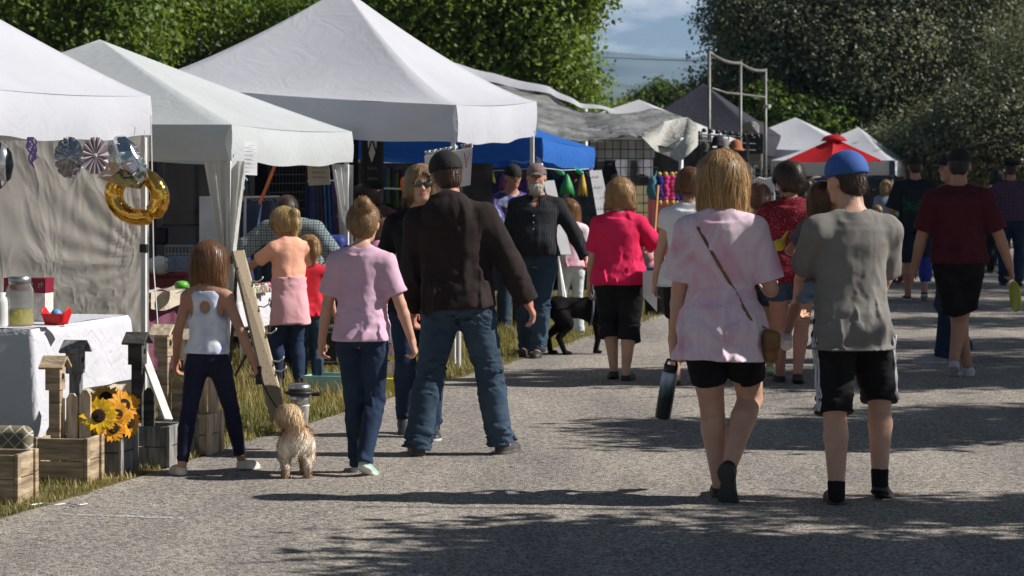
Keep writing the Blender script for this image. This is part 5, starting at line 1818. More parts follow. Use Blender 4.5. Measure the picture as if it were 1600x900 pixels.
# trestle table, cream under-cloth and white over-cloth
TA = Vector((-2.79, 14.8, 0))
tbl = empty('trestle_table', TA, 0, 'trestle table under white and cream cloths at the front of the nearest stall', 'table')
LT, WT, HT = 1.43, 1.6, .745
mb = MB()
M4 = Matrix.Rotation(ROADROT, 3, 'Z')
mb.box(UDIR * LT / 2 + NDIR * WT / 2 + Vector((0, 0, HT - .02)), (WT - .03, LT - .03, .035), M4)
mb.build('tabletop', M_('table_plastic', (.6, .6, .58), rough=.5), tbl)
for a_, b_ in ((.12, .12), (LT - .12, .12), (.12, WT - .12), (LT - .12, WT - .12)):
    MB().tube([UDIR * a_ + NDIR * b_ + Vector((0, 0, .0)), UDIR * a_ + NDIR * b_ + Vector((0, 0, HT - .04))], .016, 8).build('leg', STEEL, tbl)


def drape(a_, b_, z, drop, dropc, seed, mt, name, label, off=.012, folds=5, L_=LT, W_=WT, base=TA, amp=.02):
    """cloth over a table: top, road side and camera side, corner point hanging lower"""
    mb = MB()
    r = random.Random(seed); ph = r.uniform(0, 6)
    O = base
    mb.grid(lambda s, t: O + UDIR * (s * L_) + NDIR * (t * W_) + Vector((0, 0, z + .002 * math.sin(s * 13 + t * 9))), 14, 14)
    def side(s, t):       # road side, s along the road
        d_ = drop + (dropc - drop) * max(0, 1 - s / .45) ** 1.3
        fo = amp * math.sin(s * folds * 6.28 + ph) * t
        rnd_ = .02 * (1 - (1 - min(1, t * 9)) ** 2)
        return O + UDIR * (s * L_) - NDIR * (rnd_ + fo + .03 * t + off) + Vector((0, 0, z - d_ * t))
    mb.grid(side, 60, 24)
    def front(s, t):      # camera side, s away from the road
        d_ = drop + (dropc - drop) * max(0, 1 - s / .4) ** 1.3
        fo = amp * math.sin(s * folds * 6.28 + ph + 2) * t
        rnd_ = .02 * (1 - (1 - min(1, t * 9)) ** 2)
        return O + NDIR * (s * W_) - UDIR * (rnd_ + fo + .03 * t + off) + Vector((0, 0, z - d_ * t))
    mb.grid(front, 60, 24)
    def corner(s, t):
        a1, b1 = side(0, t), front(0, t)
        m_ = (a1 + b1) / 2 - (NDIR + UDIR) * (.018 + .05 * t)
        return a1 * (1 - s) ** 2 + m_ * 2 * s * (1 - s) + b1 * s * s
    mb.grid(corner, 8, 24)
    o = mb.build(name, mt, None, True)
    bm = bmesh.new(); bm.from_mesh(o.data); bmesh.ops.remove_doubles(bm, verts=bm.verts, dist=.004); bmesh.ops.recalc_face_normals(bm, faces=bm.faces); bm.to_mesh(o.data); bm.free()
    return tag(o, label, 'tablecloth')


drape(0, 0, HT + .002, .69, .70, 3, LINENC, 'tablecloth', 'cream under-cloth reaching the grass below the white tablecloth', off=.0, folds=4)
drape(0, 0, HT + .008, .40, .62, 4, LINEN, 'tablecloth', 'white over-cloth hanging in points from the nearest stall table', off=.018, folds=3, amp=.014)


def onTable(px, d, z=HT + .012): return Vector(((px - 800) / FPX * d, d, z))


# glass drinks jar
j = onTable(31, 15.0)
jr = empty('drinks_jar', j, 0, 'big glass jar with a steel lid half full of yellow lemonade', 'jar')
m, nt, N, L, b = mat_new('glass_frosted'); b.inputs['Base Color'].default_value = (.78, .79, .76, 1); b.inputs['Roughness'].default_value = .12; b.inputs['Transmission Weight'].default_value = .9; b.inputs['IOR'].default_value = 1.06
no = N.new('ShaderNodeTexNoise'); no.inputs['Scale'].default_value = 9; mr = N.new('ShaderNodeMapRange'); mr.inputs['To Min'].default_value = .08; mr.inputs['To Max'].default_value = .25
L.new(no.outputs['Fac'], mr.inputs['Value']); L.new(mr.outputs['Result'], b.inputs['Roughness'])
MB().lathe([(.072, .0), (.080, .012), (.081, .10), (.081, .19), (.078, .215), (.066, .24), (.062, .25)], n=32).build('glass', m, jr, True)
MB().lathe([(.0, .012), (.0755, .012), (.0765, .10), (.0, .101)], n=32).build('lemonade', M_('lemonade', (.60, .52, .08), rough=.25, var=.15), jr, True)
MB().lathe([(.064, .25), (.066, .252), (.066, .288), (.06, .292), (.0, .292)], n=32).build('lid', STEEL, jr, True)
# white bottle cut by the frame edge
k = onTable(3, 14.95)
bt = empty('white_bottle', k, 0, 'white plastic bottle standing left of the lemonade jar', 'bottle')
MB().lathe([(.045, 0), (.05, .01), (.05, .14), (.045, .165), (.03, .18), (.03, .2), (0, .2)], n=24).build('body', M_('plastic_white', (.75, .75, .72), rough=.4), bt, True)
# red and white carton
k = onTable(45, 15.55)
cb = empty('carton', k, R(-14), 'white carton with a dark red top band behind the lemonade jar', 'box')
MB().box((.0, 0, .085), (.27, .12, .17)).build('box', M_('carton_white', (.62, .56, .5), rough=.6, var=.3, vscale=24), cb, bevel=.003)
MB().box((.0, 0, .215), (.275, .125, .09)).build('band', M_('carton_red', (.20, .008, .025), rough=.45), cb, bevel=.003)
bmk = MB()
for i, x in enumerate((.03, .05, .095, .112)): bmk.box((x, -.064, .215 + .006 * (i % 2)), (.006, .002, .03)); bmk.box((x + .007, -.064, .225), (.012, .002, .005))
bmk.build('print', M_('print_pale', (.45, .25, .25)), cb)
# red plastic basket
k = onTable(88, 15.2)
rbk = empty('red_basket', k, R(-20), 'small red plastic basket with handles on the white tablecloth', 'basket')
mb = MB()
def bask(s, t):
    a_ = s * 2 * math.pi
    sq = (abs(math.cos(a_)) ** 4 + abs(math.sin(a_)) ** 4) ** -.25
    r_ = (.058 + .022 * t) * sq
    ztop = .062 + .040 * max(0, abs(math.cos(a_)) - .75) / .25
    return Vector((r_ * math.cos(a_) * 1.05, r_ * math.sin(a_) * .75, ztop * t))
mb.grid(bask, 64, 8); mb.box((0, 0, .003), (.11, .08, .006))
mb.build('tub', M_('plastic_red', (.62, .012, .018), rough=.35, var=.08), rbk, True, solid=.005)
MB().lathe([(0, .0), (.03, .01), (.035, .03), (.02, .05), (0, .055)], (.0, .0, .035), 16).build('ball', M_('plastic_blue', (.12, .32, .70), rough=.4), rbk, True)
pm = M_('paper_leaflet', (.70, .68, .68), rough=.7, var=.25, vscale=30)
for i, (px, d, rz, w, h_) in enumerate([(28, 14.9, .2, .22, .09), (60, 14.95, -.3, .16, .10), (100, 14.98, .5, .15, .08)]):
    lbl = ['leaflet lying before the lemonade jar', 'leaflet lying between the lemonade jar and the red basket', 'leaflet lying before the red basket'][i]
    p = onTable(px, d, HT + .012 + .0015 * i)
    o = MB().box((0, 0, 0), (w, h_, .001)).build('leaflet', pm); o.location = p; o.rotation_euler = (0, 0, rz)
    tag(o, 'white printed ' + lbl, 'leaflet', 'papers on the near table')
# patterned cushion under the table
k = Vector((-2.80, 14.25, 0))
cu_ = Field((-.14, -.07, -.0), (.14, .07, .24), .008)
cu_.add(rbox((0, 0, .12), (.13, .05, .115), .05), 0)
m, nt, N, L, b = mat_new('cushion_trellis')
tc = N.new('ShaderNodeTexCoord'); mp = N.new('ShaderNodeMapping'); mp.inputs['Rotation'].default_value = (0, R(45), 0)
w1 = N.new('ShaderNodeTexBrick'); w1.offset = 0; w1.inputs['Scale'].default_value = 1; w1.inputs['Brick Width'].default_value = .055; w1.inputs['Row Height'].default_value = .055; w1.inputs['Mortar Size'].default_value = .004
w1.inputs['Color1'].default_value = w1.inputs['Color2'].default_value = (.20, .17, .11, 1); w1.inputs['Mortar'].default_value = (.55, .52, .45, 1)
sx = N.new('ShaderNodeSeparateXYZ'); cx = N.new('ShaderNodeCombineXYZ')
L.new(tc.outputs['Object'], mp.inputs['Vector']); L.new(mp.outputs['Vector'], sx.inputs['Vector']); L.new(sx.outputs['X'], cx.inputs['X']); L.new(sx.outputs['Z'], cx.inputs['Y']); L.new(cx.outputs['Vector'], w1.inputs['Vector']); L.new(w1.outputs['Color'], b.inputs['Base Color']); b.inputs['Roughness'].default_value = .9
o = sdf_obj('cushion', cu_, m, None); o.location = k + Vector((-.02, .16, 0)); o.rotation_euler = (0, 0, R(-8))
tag(o, 'brown cushion with a white trellis pattern under the near table', 'cushion')


# wooden planters with birdhouses
def planter(label, px, py, w, d_, h_, boxm, post=None, post_h=.62, post_x=0.0, house=True, roofm=None, postm=None, rot=0, fence=0, fm=None, wall=None):
    p = G(px, py)
    root = empty('birdhouse_planter' if house else 'wooden_crate', p, ROADROT + R(rot), label, 'planter' if house else 'crate', 'rustic wooden planters beside the near table' if house else None)
    t = .018
    # camera side is -y, road side is +x
    def boards(name, c, s_, n_, axis, mt):
        """a side of n_ stacked boards"""
        mb = MB()
        for i in range(n_):
            z = h_ * (i + .5) / n_
            q = Vector(c) + Vector((0, 0, z)); e = rnd.uniform(-.003, .003)
            q += Vector((e if axis == 'x' else 0, e if axis == 'y' else 0, 0))
            mb.box(q, (s_[0], s_[1], h_ / n_ - .006), (0, 0, rnd.uniform(-.01, .01)))
        return mb.build(name, mt, root, bevel=.003)
    boards('board_side', (0, -d_ / 2, 0), (w, t), 2, 'y', boxm)
    boards('board_side', (0, d_ / 2, 0), (w, t), 2, 'y', boxm)
    boards('board_side', (w / 2, 0, 0), (t, d_ - .03), 2, 'x', boxm)
    boards('board_side', (-w / 2, 0, 0), (t, d_ - .03), 2, 'x', boxm)
    for sx_ in (-1, 1):
        for sy in (-1, 1):
            MB().box((sx_ * (w / 2 + .012), sy * (d_ / 2 - .006), h_ / 2 - .008), (.02, .045, h_ + .02)).build('corner_post', boxm, root, bevel=.003)
    MB().box((0, 0, .03), (w - .02, d_ - .02, .015)).build('bottom_board', boxm, root)
    if fence:
        for i in range(fence):
            x = -w / 2 + .04 + i * .075
            hz = h_ + wall + rnd.uniform(-.02, .02)
            MB().prism([(-.032, 0), (.032, 0), (.032, hz - .03), (.012, hz), (-.012, hz), (-.032, hz - .03)], Matrix.Translation((x, d_ / 2 - .03, 0)), .016).build('picket', fm or boxm, root, bevel=.002)
    if house:
        pm_ = postm or boxm
        MB().box((post_x, d_ / 2 - .05, post_h / 2), (.065, .05, post_h)).build('post', pm_, root, bevel=.004)
        hb = MB(); hb.box((post_x, d_ / 2 - .06, post_h + .05), (.085, .085, .13)).build('birdhouse', pm_, root, bevel=.003)
        hole = MB(); hole.lathe([(0, 0), (.016, 0), (.016, .004), (0, .004)], (post_x + .0435, d_ / 2 - .06, post_h + .06), 14, Matrix.Rotation(R(90), 3, 'Y')); hole.build('entry_hole', BLACKM, root)
        rf = MB()
        for s_ in (-1, 1): rf.box((post_x, d_ / 2 - .06 + s_ * .038, post_h + .135), (.135, .098, .014), (s_ * -R(38), 0, 0))
        rf.build('roof', roofm or pm_, root, bevel=.002)
    return root


planter('front wooden planter with two pale pickets and a round-topped birdhouse', 108, 752, .26, .24, .245, WOOD, post_h=.50, post_x=-.10, fence=3, fm=WOODP, wall=.24, roofm=WOOD, rot=4)
planter('grey wooden planter holding the sunflowers', 165, 740, .24, .24, .26, WOODG, post_h=.56, post_x=-.20, roofm=WOODG, rot=2)
planter('dark stained planter with a black roofed birdhouse, left of the leaning white board', 243, 727, .22, .24, .235, WOODG, post_h=.58, post_x=-.13, postm=WOODD, roofm=WOODD, fence=1, fm=WOODD, wall=.18, rot=2)
planter('planter with a pale wooden birdhouse roof, behind the leaning white board', 268, 714, .22, .22, .22, WOODG, post_h=.60, post_x=-.07, roofm=WOODP, postm=WOOD, fence=3, fm=WOOD, wall=.25)
planter('rear planter with tall pale boards half hidden by the girl in the tank top', 306, 708, .22, .22, .24, WOODP, post_h=.56, post_x=-.06, fence=3, fm=WOODP, wall=.26, roofm=WOODP)
planter('low weathered crate cut off at the edge nearest the camera', 0, 782, .26, .26, .25, WOOD, house=False, rot=4)
# leaning white board
lb = MB(); a_ = G(268, 655); 
p0, p1 = P(263, 656, 14.35), P(216, 530, 14.75)
d_ = (p1 - p0).normalized()
lb.bar(p0, p1, .055, .018, up=(.6, -.8, .1))
tag(lb.build('white_board', M_('paint_white_worn', (.66, .64, .62), rough=.7, var=.2, vscale=9), None, bevel=.004), 'narrow whitewashed board leaning over the planters', 'board')

# sunflower bouquet
SF = P(163, 650, 14.0)
sf = empty('sunflower_bouquet', SF, 0, 'bunch of yellow and orange artificial sunflowers in the grey planter', 'flowers')
PET_Y = M_('petal_yellow', (.80, .48, .012), rough=.6, var=.15, vscale=30)
PET_O = M_('petal_orange', (.70, .30, .006), rough=.6, var=.2, vscale=30)
DISC = M_('flower_disc', (.035, .014, .008), rough=.95, var=.4, vscale=120, bump=.8, bscale=220)
def sunflower(c, nrm, r_, pm, seed, n_=18):
    rr = random.Random(seed)
    q = Vector(nrm).to_track_quat('Z', 'Y').to_matrix()
    mb = MB()
    for layer in (0, 1):
        for i in range(n_):
            a_ = 2 * math.pi * (i + .5 * layer) / n_ + rr.uniform(-.08, .08); L_ = r_ * rr.uniform(.8, 1.1); w = r_ * .17
            V = []
            tilt = rr.uniform(.05, .35) - .18 * layer
            for s_, ww in ((.28, .5), (.5, 1), (.75, .85), (1, .05)):
                z = (s_ - .3) * r_ * tilt + .004 * layer - .25 * r_ * max(0, s_ - .6) ** 1.5
                for sg, zc in ((-1, .12), (0, 0), (1, .12)):
                    V.append(q @ Vector((math.cos(a_) * L_ * s_ - math.sin(a_) * w * ww * sg, math.sin(a_) * L_ * s_ + math.cos(a_) * w * ww * sg, z + zc * w * ww)) + Vector(c))
            F = [(i_ * 3 + k, i_ * 3 + k + 1, i_ * 3 + k + 4, i_ * 3 + k + 3) for i_ in range(3) for k in range(2)]
            mb.mesh(V, F)
    fl = mb.build('flower_head', pm, sf, True)
    MB().lathe([(.36 * r_, -.01), (.38 * r_, .008), (.30 * r_, .018), (.14 * r_, .012), (.05 * r_, .02), (0, .02)], c, 18, q).build('disc', DISC, fl, True)
    return fl
for i, (px, py, dd, nx, ny, nz_, r_, pm) in enumerate([(155, 650, 13.86, .1, -1, .25, .092, PET_Y), (140, 664, 13.9, -.3, -1, .0, .075, PET_Y), (192, 634, 13.98, .6, -1, .4, .085, PET_O), (165, 622, 14.04, .0, -.7, 1, .08, PET_O), (176, 668, 13.9, .5, -1, -.1, .075, PET_O), (200, 660, 13.98, 1, -.6, 0, .075, PET_O), (158, 672, 13.9, -.1, -1, -.5, .07, PET_O), (137, 634, 14.02, -.7, -.6, .5, .075, PET_O), (182, 648, 13.92, .4, -1, .2, .075, PET_O), (128, 652, 14.0, -.9, -.4, .1, .06, PET_O)]):
    sunflower((P(px, py, dd) - SF) * 1.06, (nx, ny, nz_), r_ * 1.08, pm, i)
st_ = MB()
for i in range(9): st_.tube([Vector((rnd.uniform(-.04, .04), rnd.uniform(.0, .06), -.18)), Vector((rnd.uniform(-.09, .09), rnd.uniform(.0, .05), .02))], .006, 6)
st_.build('stems', M_('stem_green', (.05, .10, .02)), sf)
lf = MB()
for i in range(16):
    a_ = rnd.uniform(0, 6.28); c = Vector((.10 * math.cos(a_), .06 + .04 * math.sin(a_), rnd.uniform(-.08, .02)))
    V, F = leaf_quads(np.array([c]), .10, i); lf.mesh(V, F.tolist())
lf.build('leaves', M_('leaf_dark', (.04, .07, .015)), sf)


# ---- balloons and paper fans along the valance
def foil(name, col, rough=.12):
    m, nt, N, L, b = mat_new(name)
    tc = N.new('ShaderNodeTexCoord'); no = N.new('ShaderNodeTexNoise'); no.inputs['Scale'].default_value = 9; no.inputs['Detail'].default_value = 3
    L.new(tc.outputs['Object'], no.inputs['Vector'])
    bp = N.new('ShaderNodeBump'); bp.inputs['Strength'].default_value = .35; bp.inputs['Distance'].default_value = .03; L.new(no.outputs['Fac'], bp.inputs['Height']); L.new(bp.outputs['Normal'], b.inputs['Normal'])
    b.inputs['Base Color'].default_value = c4(col); b.inputs['Metallic'].default_value = 1; b.inputs['Roughness'].default_value = rough
    return m
GOLD = foil('foil_gold', (.85, .47, .09)); SILV = foil('foil_silver', (.72, .72, .74), .1); 
GB = P(214, 306, 18.0)
F = Field((-.26, -.1, -.26), (.26, .1, .26), .008)
ringR, tubeR = .158, .062
def ringfn(X, Y, Z):
    x = X * .92 + Z * .2; z = Z * 1.04 - X * .1
    a_ = np.arctan2(z, x); r_ = np.sqrt(x * x + z * z)
    puck = 1 + .03 * np.sin(a_ * 23) * np.clip((np.abs(r_ - ringR) / tubeR), 0, 1) ** 2
    return np.sqrt(((r_ - ringR) * puck) ** 2 + (Y * .95) ** 2) - tubeR * (1 - .42 * np.exp(-((a_ + 1.15) / .10) ** 2))
F.add((ringfn, v3(-.26, -.1, -.26), v3(.26, .1, .26)), 0)
gbal = empty('ring_balloon', GB, R(-12), 'golden foil balloon in the shape of a zero hanging at the canopy leg', 'balloon')
sdf_obj('foil', F, GOLD, gbal)
MB().tube([(.05, 0, .2), (.06, .0, .34), (.055, 0, .46)], .003, 5).build('string', METAL, gbal)
# silver faceted balloon
DB = P(193, 256, 17.85)
db_ = empty('gem_balloon', DB, R(8), 'silver gem-shaped foil balloon tilted above the golden ring balloon', 'balloon')
mb = MB()
rim_ = 10
def gem(s, t):
    a_ = s * 2 * math.pi
    prof = [(0, -.20), (.12, -.10), (.21, .02), (.17, .10), (.10, .135), (0, .14)]
    x = t * 5; i = min(int(x), 4); f_ = x - i
    r_ = prof[i][0] * (1 - f_) + prof[i + 1][0] * f_; z = prof[i][1] * (1 - f_) + prof[i + 1][1] * f_
    return Vector((r_ * math.cos(a_), r_ * math.sin(a_) * .5, z))
mb.grid(gem, 20, 15)
m, nt, N, L, b = mat_new('foil_gem')
tc = N.new('ShaderNodeTexCoord'); vo = N.new('ShaderNodeTexVoronoi'); vo.inputs['Scale'].default_value = 11; L.new(tc.outputs['Object'], vo.inputs['Vector'])
hs = N.new('ShaderNodeHueSaturation'); hs.inputs['Saturation'].default_value = .45; hs.inputs['Value'].default_value = .8; L.new(vo.outputs['Color'], hs.inputs['Color'])
mx = N.new('ShaderNodeMixRGB'); mx.inputs['Fac'].default_value = .55; mx.inputs['Color2'].default_value = (.62, .62, .66, 1); L.new(hs.outputs['Color'], mx.inputs['Color1']); L.new(mx.outputs['Color'], b.inputs['Base Color'])
b.inputs['Metallic'].default_value = 1; b.inputs['Roughness'].default_value = .16
bp = N.new('ShaderNodeBump'); bp.inputs['Strength'].default_value = .6; bp.inputs['Distance'].default_value = .02; L.new(vo.outputs['Distance'], bp.inputs['Height']); L.new(bp.outputs['Normal'], b.inputs['Normal'])
o = mb.build('foil', m, db_, True); o.rotation_euler = (0, R(62), 0)
ln_ = MB()
for k in range(5):
    a_ = -2.4 + k * .45
    ln_.tube([Vector((.19 * math.cos(a_), .19 * math.sin(a_) * .5 - .004, .0)), Vector((.0, -.01, -.19))], .003, 4)
    ln_.tube([Vector((.205 * math.cos(a_), .205 * math.sin(a_) * .5 - .006, .02)), Vector((.10 * math.cos(a_ + .2), .10 * math.sin(a_ + .2) * .5 - .006, .135))], .003, 4)
o2 = ln_.build('white_lines', M_('paint_white_worn'), o)
# dark striped balloon at the frame edge
o = MB(); o.lathe([(0, -.16), (.02, -.15), (.075, -.09), (.092, -.01), (.08, .07), (.045, .12), (0, .135)], (0, 0, 0), 24)
m, nt, N, L, b = mat_new('foil_striped')
tc = N.new('ShaderNodeTexCoord'); wv = N.new('ShaderNodeTexWave'); wv.inputs['Scale'].default_value = 4; L.new(tc.outputs['Object'], wv.inputs['Vector'])
rp = N.new('ShaderNodeValToRGB'); rp.color_ramp.elements[0].color = (.02, .03, .035, 1); rp.color_ramp.elements[1].color = (.5, .5, .5, 1); rp.color_ramp.elements[0].position = .55; rp.color_ramp.elements[1].position = .7
L.new(wv.outputs['Fac'], rp.inputs['Fac']); L.new(rp.outputs['Color'], b.inputs['Base Color']); b.inputs['Metallic'].default_value = .8; b.inputs['Roughness'].default_value = .2
o = o.build('striped_balloon', m, None, True); o.location = P(-2, 256, 15.8); tag(o, 'black and silver striped foil balloon cut off beside the cream side wall', 'balloon')


def paper_fan(label, px, py, d, r_, mt, rz=0):
    mb = MB()
    V, F = [Vector((0, 0, 0))], []
    n_ = 30
    for k in range(n_):
        a_ = 2 * math.pi * k / n_
        V.append(Vector((r_ * math.cos(a_) * .72, .028 * (1 if k % 2 else -1), r_ * math.sin(a_))))
    for k in range(n_): F.append((0, k + 1, (k + 1) % n_ + 1))
    mb.mesh(V, F)
    mb.lathe([(0, -.012), (.014, -.008), (.014, .008), (0, .012)], (0, 0, 0), 10, Matrix.Rotation(R(90), 3, 'X'))
    o = mb.build('paper_fan', mt, None, solid=.002); o.location = P(px, py, d); o.rotation_euler = (0, 0, rz)
    return tag(o, label, 'decoration', 'fans hung from the near canopy')
paper_fan('shiny silver pleated fan hanging from the near canopy', 108, 246, 16.6, .135, SILV, .3)
paper_fan('matt mauve pleated paper fan beside the silver gem balloon', 149, 243, 17.1, .125, M_('paper_mauve', (.46, .40, .43), rough=.8), .3)
sb = MB()
for k in range(7):
    x = rnd.uniform(-.015, .015)
    sb.grid(lambda s, t, x=x, k=k: Vector((x + .012 * s + .02 * math.sin(t * 7 + k) + .02 * t, .004 * k, -.19 * t * (.7 + .05 * k))), 1, 10)
o = sb.build('streamer', M_('foil_purple', (.22, .14, .42), rough=.3, metal=.5), None); o.location = P(46, 214, 15.9)
tag(o, 'purple foil streamer hanging from the near canopy edge', 'streamer')

# guy rope beside the leg
tag(MB().tube([P(236, 180, 18.2), P(240, 420, 18.1), P(249, 540, 17.9)], .005, 6).build('guy_rope', METAL), 'white rope hanging beside the far leg of the nearest canopy', 'rope')
tag(MB().tube([G(38 + i * 3, 792 + 1.2 * math.sin(i * .5)) + Vector((0, 0, .014)) for i in range(34)], .0035, 6).build('ground_rope', METAL), 'pale rope lying along the edge of the grass before the crate', 'rope')

# ---- goods of the pale canopy
def cloth_table(label, c, L_, W_, h_, drop, mt, under, seed, cl):
    c = Vector(c)
    root = empty('folding_table', c, 0, label, 'table')
    MB().box(UDIR * L_ / 2 + NDIR * W_ / 2 + Vector((0, 0, h_ - .02)), (W_ - .02, L_ - .02, .03), M4).build('tabletop', M_('table_plastic'), root)
    for a_, b_ in ((.1, .1), (L_ - .1, .1), (.1, W_ - .1), (L_ - .1, W_ - .1)):
        MB().tube([UDIR * a_ + NDIR * b_, UDIR * a_ + NDIR * b_ + Vector((0, 0, h_ - .03))], .014, 8).build('leg', BLACKM, root)
    drape(0, 0, h_ + .004, drop, drop + .05, seed, mt, 'tablecloth', cl, .012, 4, L_, W_, c, .012)
    if under: pass
    return root


cloth_table('folding table in the pale canopy covered by a grey-white cloth', from_px(398, 0, 19.9) + Vector((-.15, 0, 0)), 1.5, 1.0, .68, .26, LINEN, None, 7, 'grey-white cloth over the table of small goods in the pale canopy')
ct = from_px(262, 0, 20.4)
bx = MB(); bx.grid(lambda s, t: from_px(232, 0, 19.6).lerp(from_px(330, 0, 20.2), s) + Vector((0, .02 * math.sin(s * 25), .72 - .6 * t)), 30, 6)
bx.grid(lambda s, t: from_px(232, 0, 19.6).lerp(from_px(330, 0, 20.2), s) + Vector((0, t * .8, .72)), 6, 6)
tag(bx.build('tablecloth', cloth_mat('cloth_plum', (.20, .07, .115), .1, .5), None, True), 'plum purple cloth hanging below the white edge, behind the girl in the tank top', 'tablecloth')
bx = MB(); bx.grid(lambda s, t: from_px(236, 0, 19.5).lerp(from_px(332, 0, 20.1), s) + Vector((0, .03 * math.sin(s * 17), .735 - (.13 + .02 * math.sin(s * 9)) * t)), 30, 5)
bx.grid(lambda s, t: from_px(236, 0, 19.5).lerp(from_px(332, 0, 20.1), s) + Vector((0, t * .8, .735 + .02 * math.sin(s * 12 + t * 5))), 12, 6)
tag(bx.build('table_runner', LINENC, None, True), 'rumpled off-white cloth laid over the plum tablecloth', 'cloth')
MB_red = M_('cooler_red', (.22, .04, .05), rough=.5)
cb = empty('storage_chest', from_px(262, 0, 22.5), 0, 'dull red storage chest behind the plum table', 'chest')
MB().box((0, 0, .45), (.36, .5, .56)).build('body', MB_red, cb, bevel=.02); MB().box((0, 0, .75), (.38, .52, .05)).build('lid', MB_red, cb, bevel=.015)
wb = empty('wire_basket', from_px(282, 0, 21.9) + Vector((0, 0, .70)), 0, 'blue and white wire basket of wrapped goods on the red chest', 'basket')
mb = MB()
for z in (0, .07, .14, .21): mb.tube([Vector((x, y, .10 + z)) for x, y in ((-.12, -.09), (.12, -.09), (.12, .09), (-.12, .09))], .006, 5, closed=True)
for i in range(9):
    x = -.12 + .03 * i; mb.bar((x, -.09, .1), (x, -.09, .31), .005); mb.bar((x, .09, .1), (x, .09, .31), .005)
mb.build('wires', M_('wire_pale', (.16, .18, .22)), wb)
MB().box((0, 0, .16), (.2, .15, .12)).build('goods', M_('goods_blue', (.14, .22, .36), rough=.5, var=.5, vscale=20), wb, bevel=.02)
mb = Field((-.14, -.12, -.02), (.14, .12, .2), .012); mb.add(ell((0, 0, .07), (.12, .09, .08)), 0); mb.disp(lambda X, Y, Z: .012 * SineNoise(3, 40)(X, Y, Z))
o = sdf_obj('plastic_bag', mb, M_('bag_white', (.6, .62, .66), rough=.35), None); o.location = from_px(250, 0, 22.2) + Vector((0, 0, .76)); tag(o, 'crumpled white plastic bag on the red chest', 'bag')
o = MB(); o.lathe([(.0, 0), (.05, .0), (.06, .03), (.04, .055), (0, .06)], n=14); o = o.build('green_bowl', M_('plastic_green', (.12, .45, .06), rough=.4), None, True); o.location = from_px(284, 0, 19.6) + Vector((0, 0, .755)); tag(o, 'bright green bowl on the rumpled off-white cloth', 'bowl')
# things for sale on the grey-white table
for i in range(14):
    px = 388 + (i % 7) * 5.2 + rnd.uniform(-1, 1); d_ = 20.05 + .12 * (i // 7) + .05 * (i % 7)
    c = [(.5, .35, .15), (.6, .55, .45), (.35, .5, .2), (.55, .25, .3), (.3, .2, .12), (.62, .6, .55), (.6, .2, .25)][i % 7]
    o = MB()
    if i % 2: o.lathe([(.025, 0), (.03, .01), (.03, .05), (.02, .065), (.02, .075), (0, .075)], n=12)
    else: o.box((0, 0, .03), (.06, .05, .06), (0, 0, i))
    what = ['tan', 'cream', 'green', 'pink', 'brown', 'white', 'red'][i % 7]
    o = o.build('small_jar' if i % 2 else 'small_box', M_('goods_%d' % (i % 7), c, rough=.5, var=.3, vscale=30), None, bevel=.003); o.location = from_px(px, 0, d_) + Vector((0, 0, .69))
    tag(o, ('small %s jar' if i % 2 else 'small %s box') % what + (' in the front row' if i < 7 else ' in the back row') + ' of goods on the grey-white table', 'jar' if i % 2 else 'box', 'small goods on the grey-white table')
for i in range(6):
    o = MB(); o.tube([Vector((.03 * math.cos(a), 0, .03 * math.sin(a) + .03)) for a in [k * math.pi / 6 for k in range(8)]], .004, 6)
    o = o.build('hook', METAL, None, True); o.location = from_px(397 + i * 4, 0, 19.95 + .03 * i) + Vector((0, 0, .69)); o.rotation_euler = (0, 0, i * .7)
    tag(o, 'curled white hook lying on the edge of the grey-white table', 'hook', 'curled hooks on the grey-white table')

# pegboard leaning with hooks
PGa = [P(364, 392, 16.6), P(381, 391, 16.7), P(447, 645, 16.25), P(426, 657, 16.2)]
pg = empty('pegboard', P(426, 657, 16.2), 0, 'tan pegboard propped upright on the grass with white hooks along its edge', 'pegboard')
O_ = P(426, 657, 16.2)
nn = (PGa[1] - PGa[0]).cross(PGa[3] - PGa[0]).normalized() * .02
mb = MB(); V = [q - O_ for q in PGa]; mb.mesh(V + [q + nn for q in V], [(0, 1, 2, 3), (7, 6, 5, 4), (0, 4, 5, 1), (1, 5, 6, 2), (2, 6, 7, 3), (3, 7, 4, 0)])
m, nt, N, L, b = mat_new('pegboard_tan')
tc = N.new('ShaderNodeTexCoord'); vo = N.new('ShaderNodeTexVoronoi'); vo.inputs['Scale'].default_value = 40; vo.inputs['Randomness'].default_value = 0; L.new(tc.outputs['Object'], vo.inputs['Vector'])
rp = N.new('ShaderNodeValToRGB'); rp.color_ramp.elements[0].position = .12; rp.color_ramp.elements[1].position = .2; rp.color_ramp.elements[0].color = (.04, .03, .02, 1); rp.color_ramp.elements[1].color = (.22, .175, .115, 1)
L.new(vo.outputs['Distance'], rp.inputs['Fac']); L.new(rp.outputs['Color'], b.inputs['Base Color']); b.inputs['Roughness'].default_value = .8
mb.build('board', m, pg)
MB().bar(V[1] + nn * .5, V[2] + nn * .5, .012, .024).build('edge_strip', M_('wood_pale'), pg)
for (px, py) in ((412, 521), (424, 565), (433, 580), (402, 480), (393, 440)):
    t_ = (py - 391) / (645 - 391); p = V[1].lerp(V[2], t_)
    MB().tube([p, p + Vector((.04, -.02, -.005)), p + Vector((.07, -.03, .015)), p + Vector((.075, -.03, .03))], .005, 6).build('hook', METAL, pg, True)
MB().bar(V[0].lerp(V[3], .1), V[0].lerp(V[3], .1) + Vector((-.15, .75, -1.0)), .02).build('prop_leg', WOODD, pg)

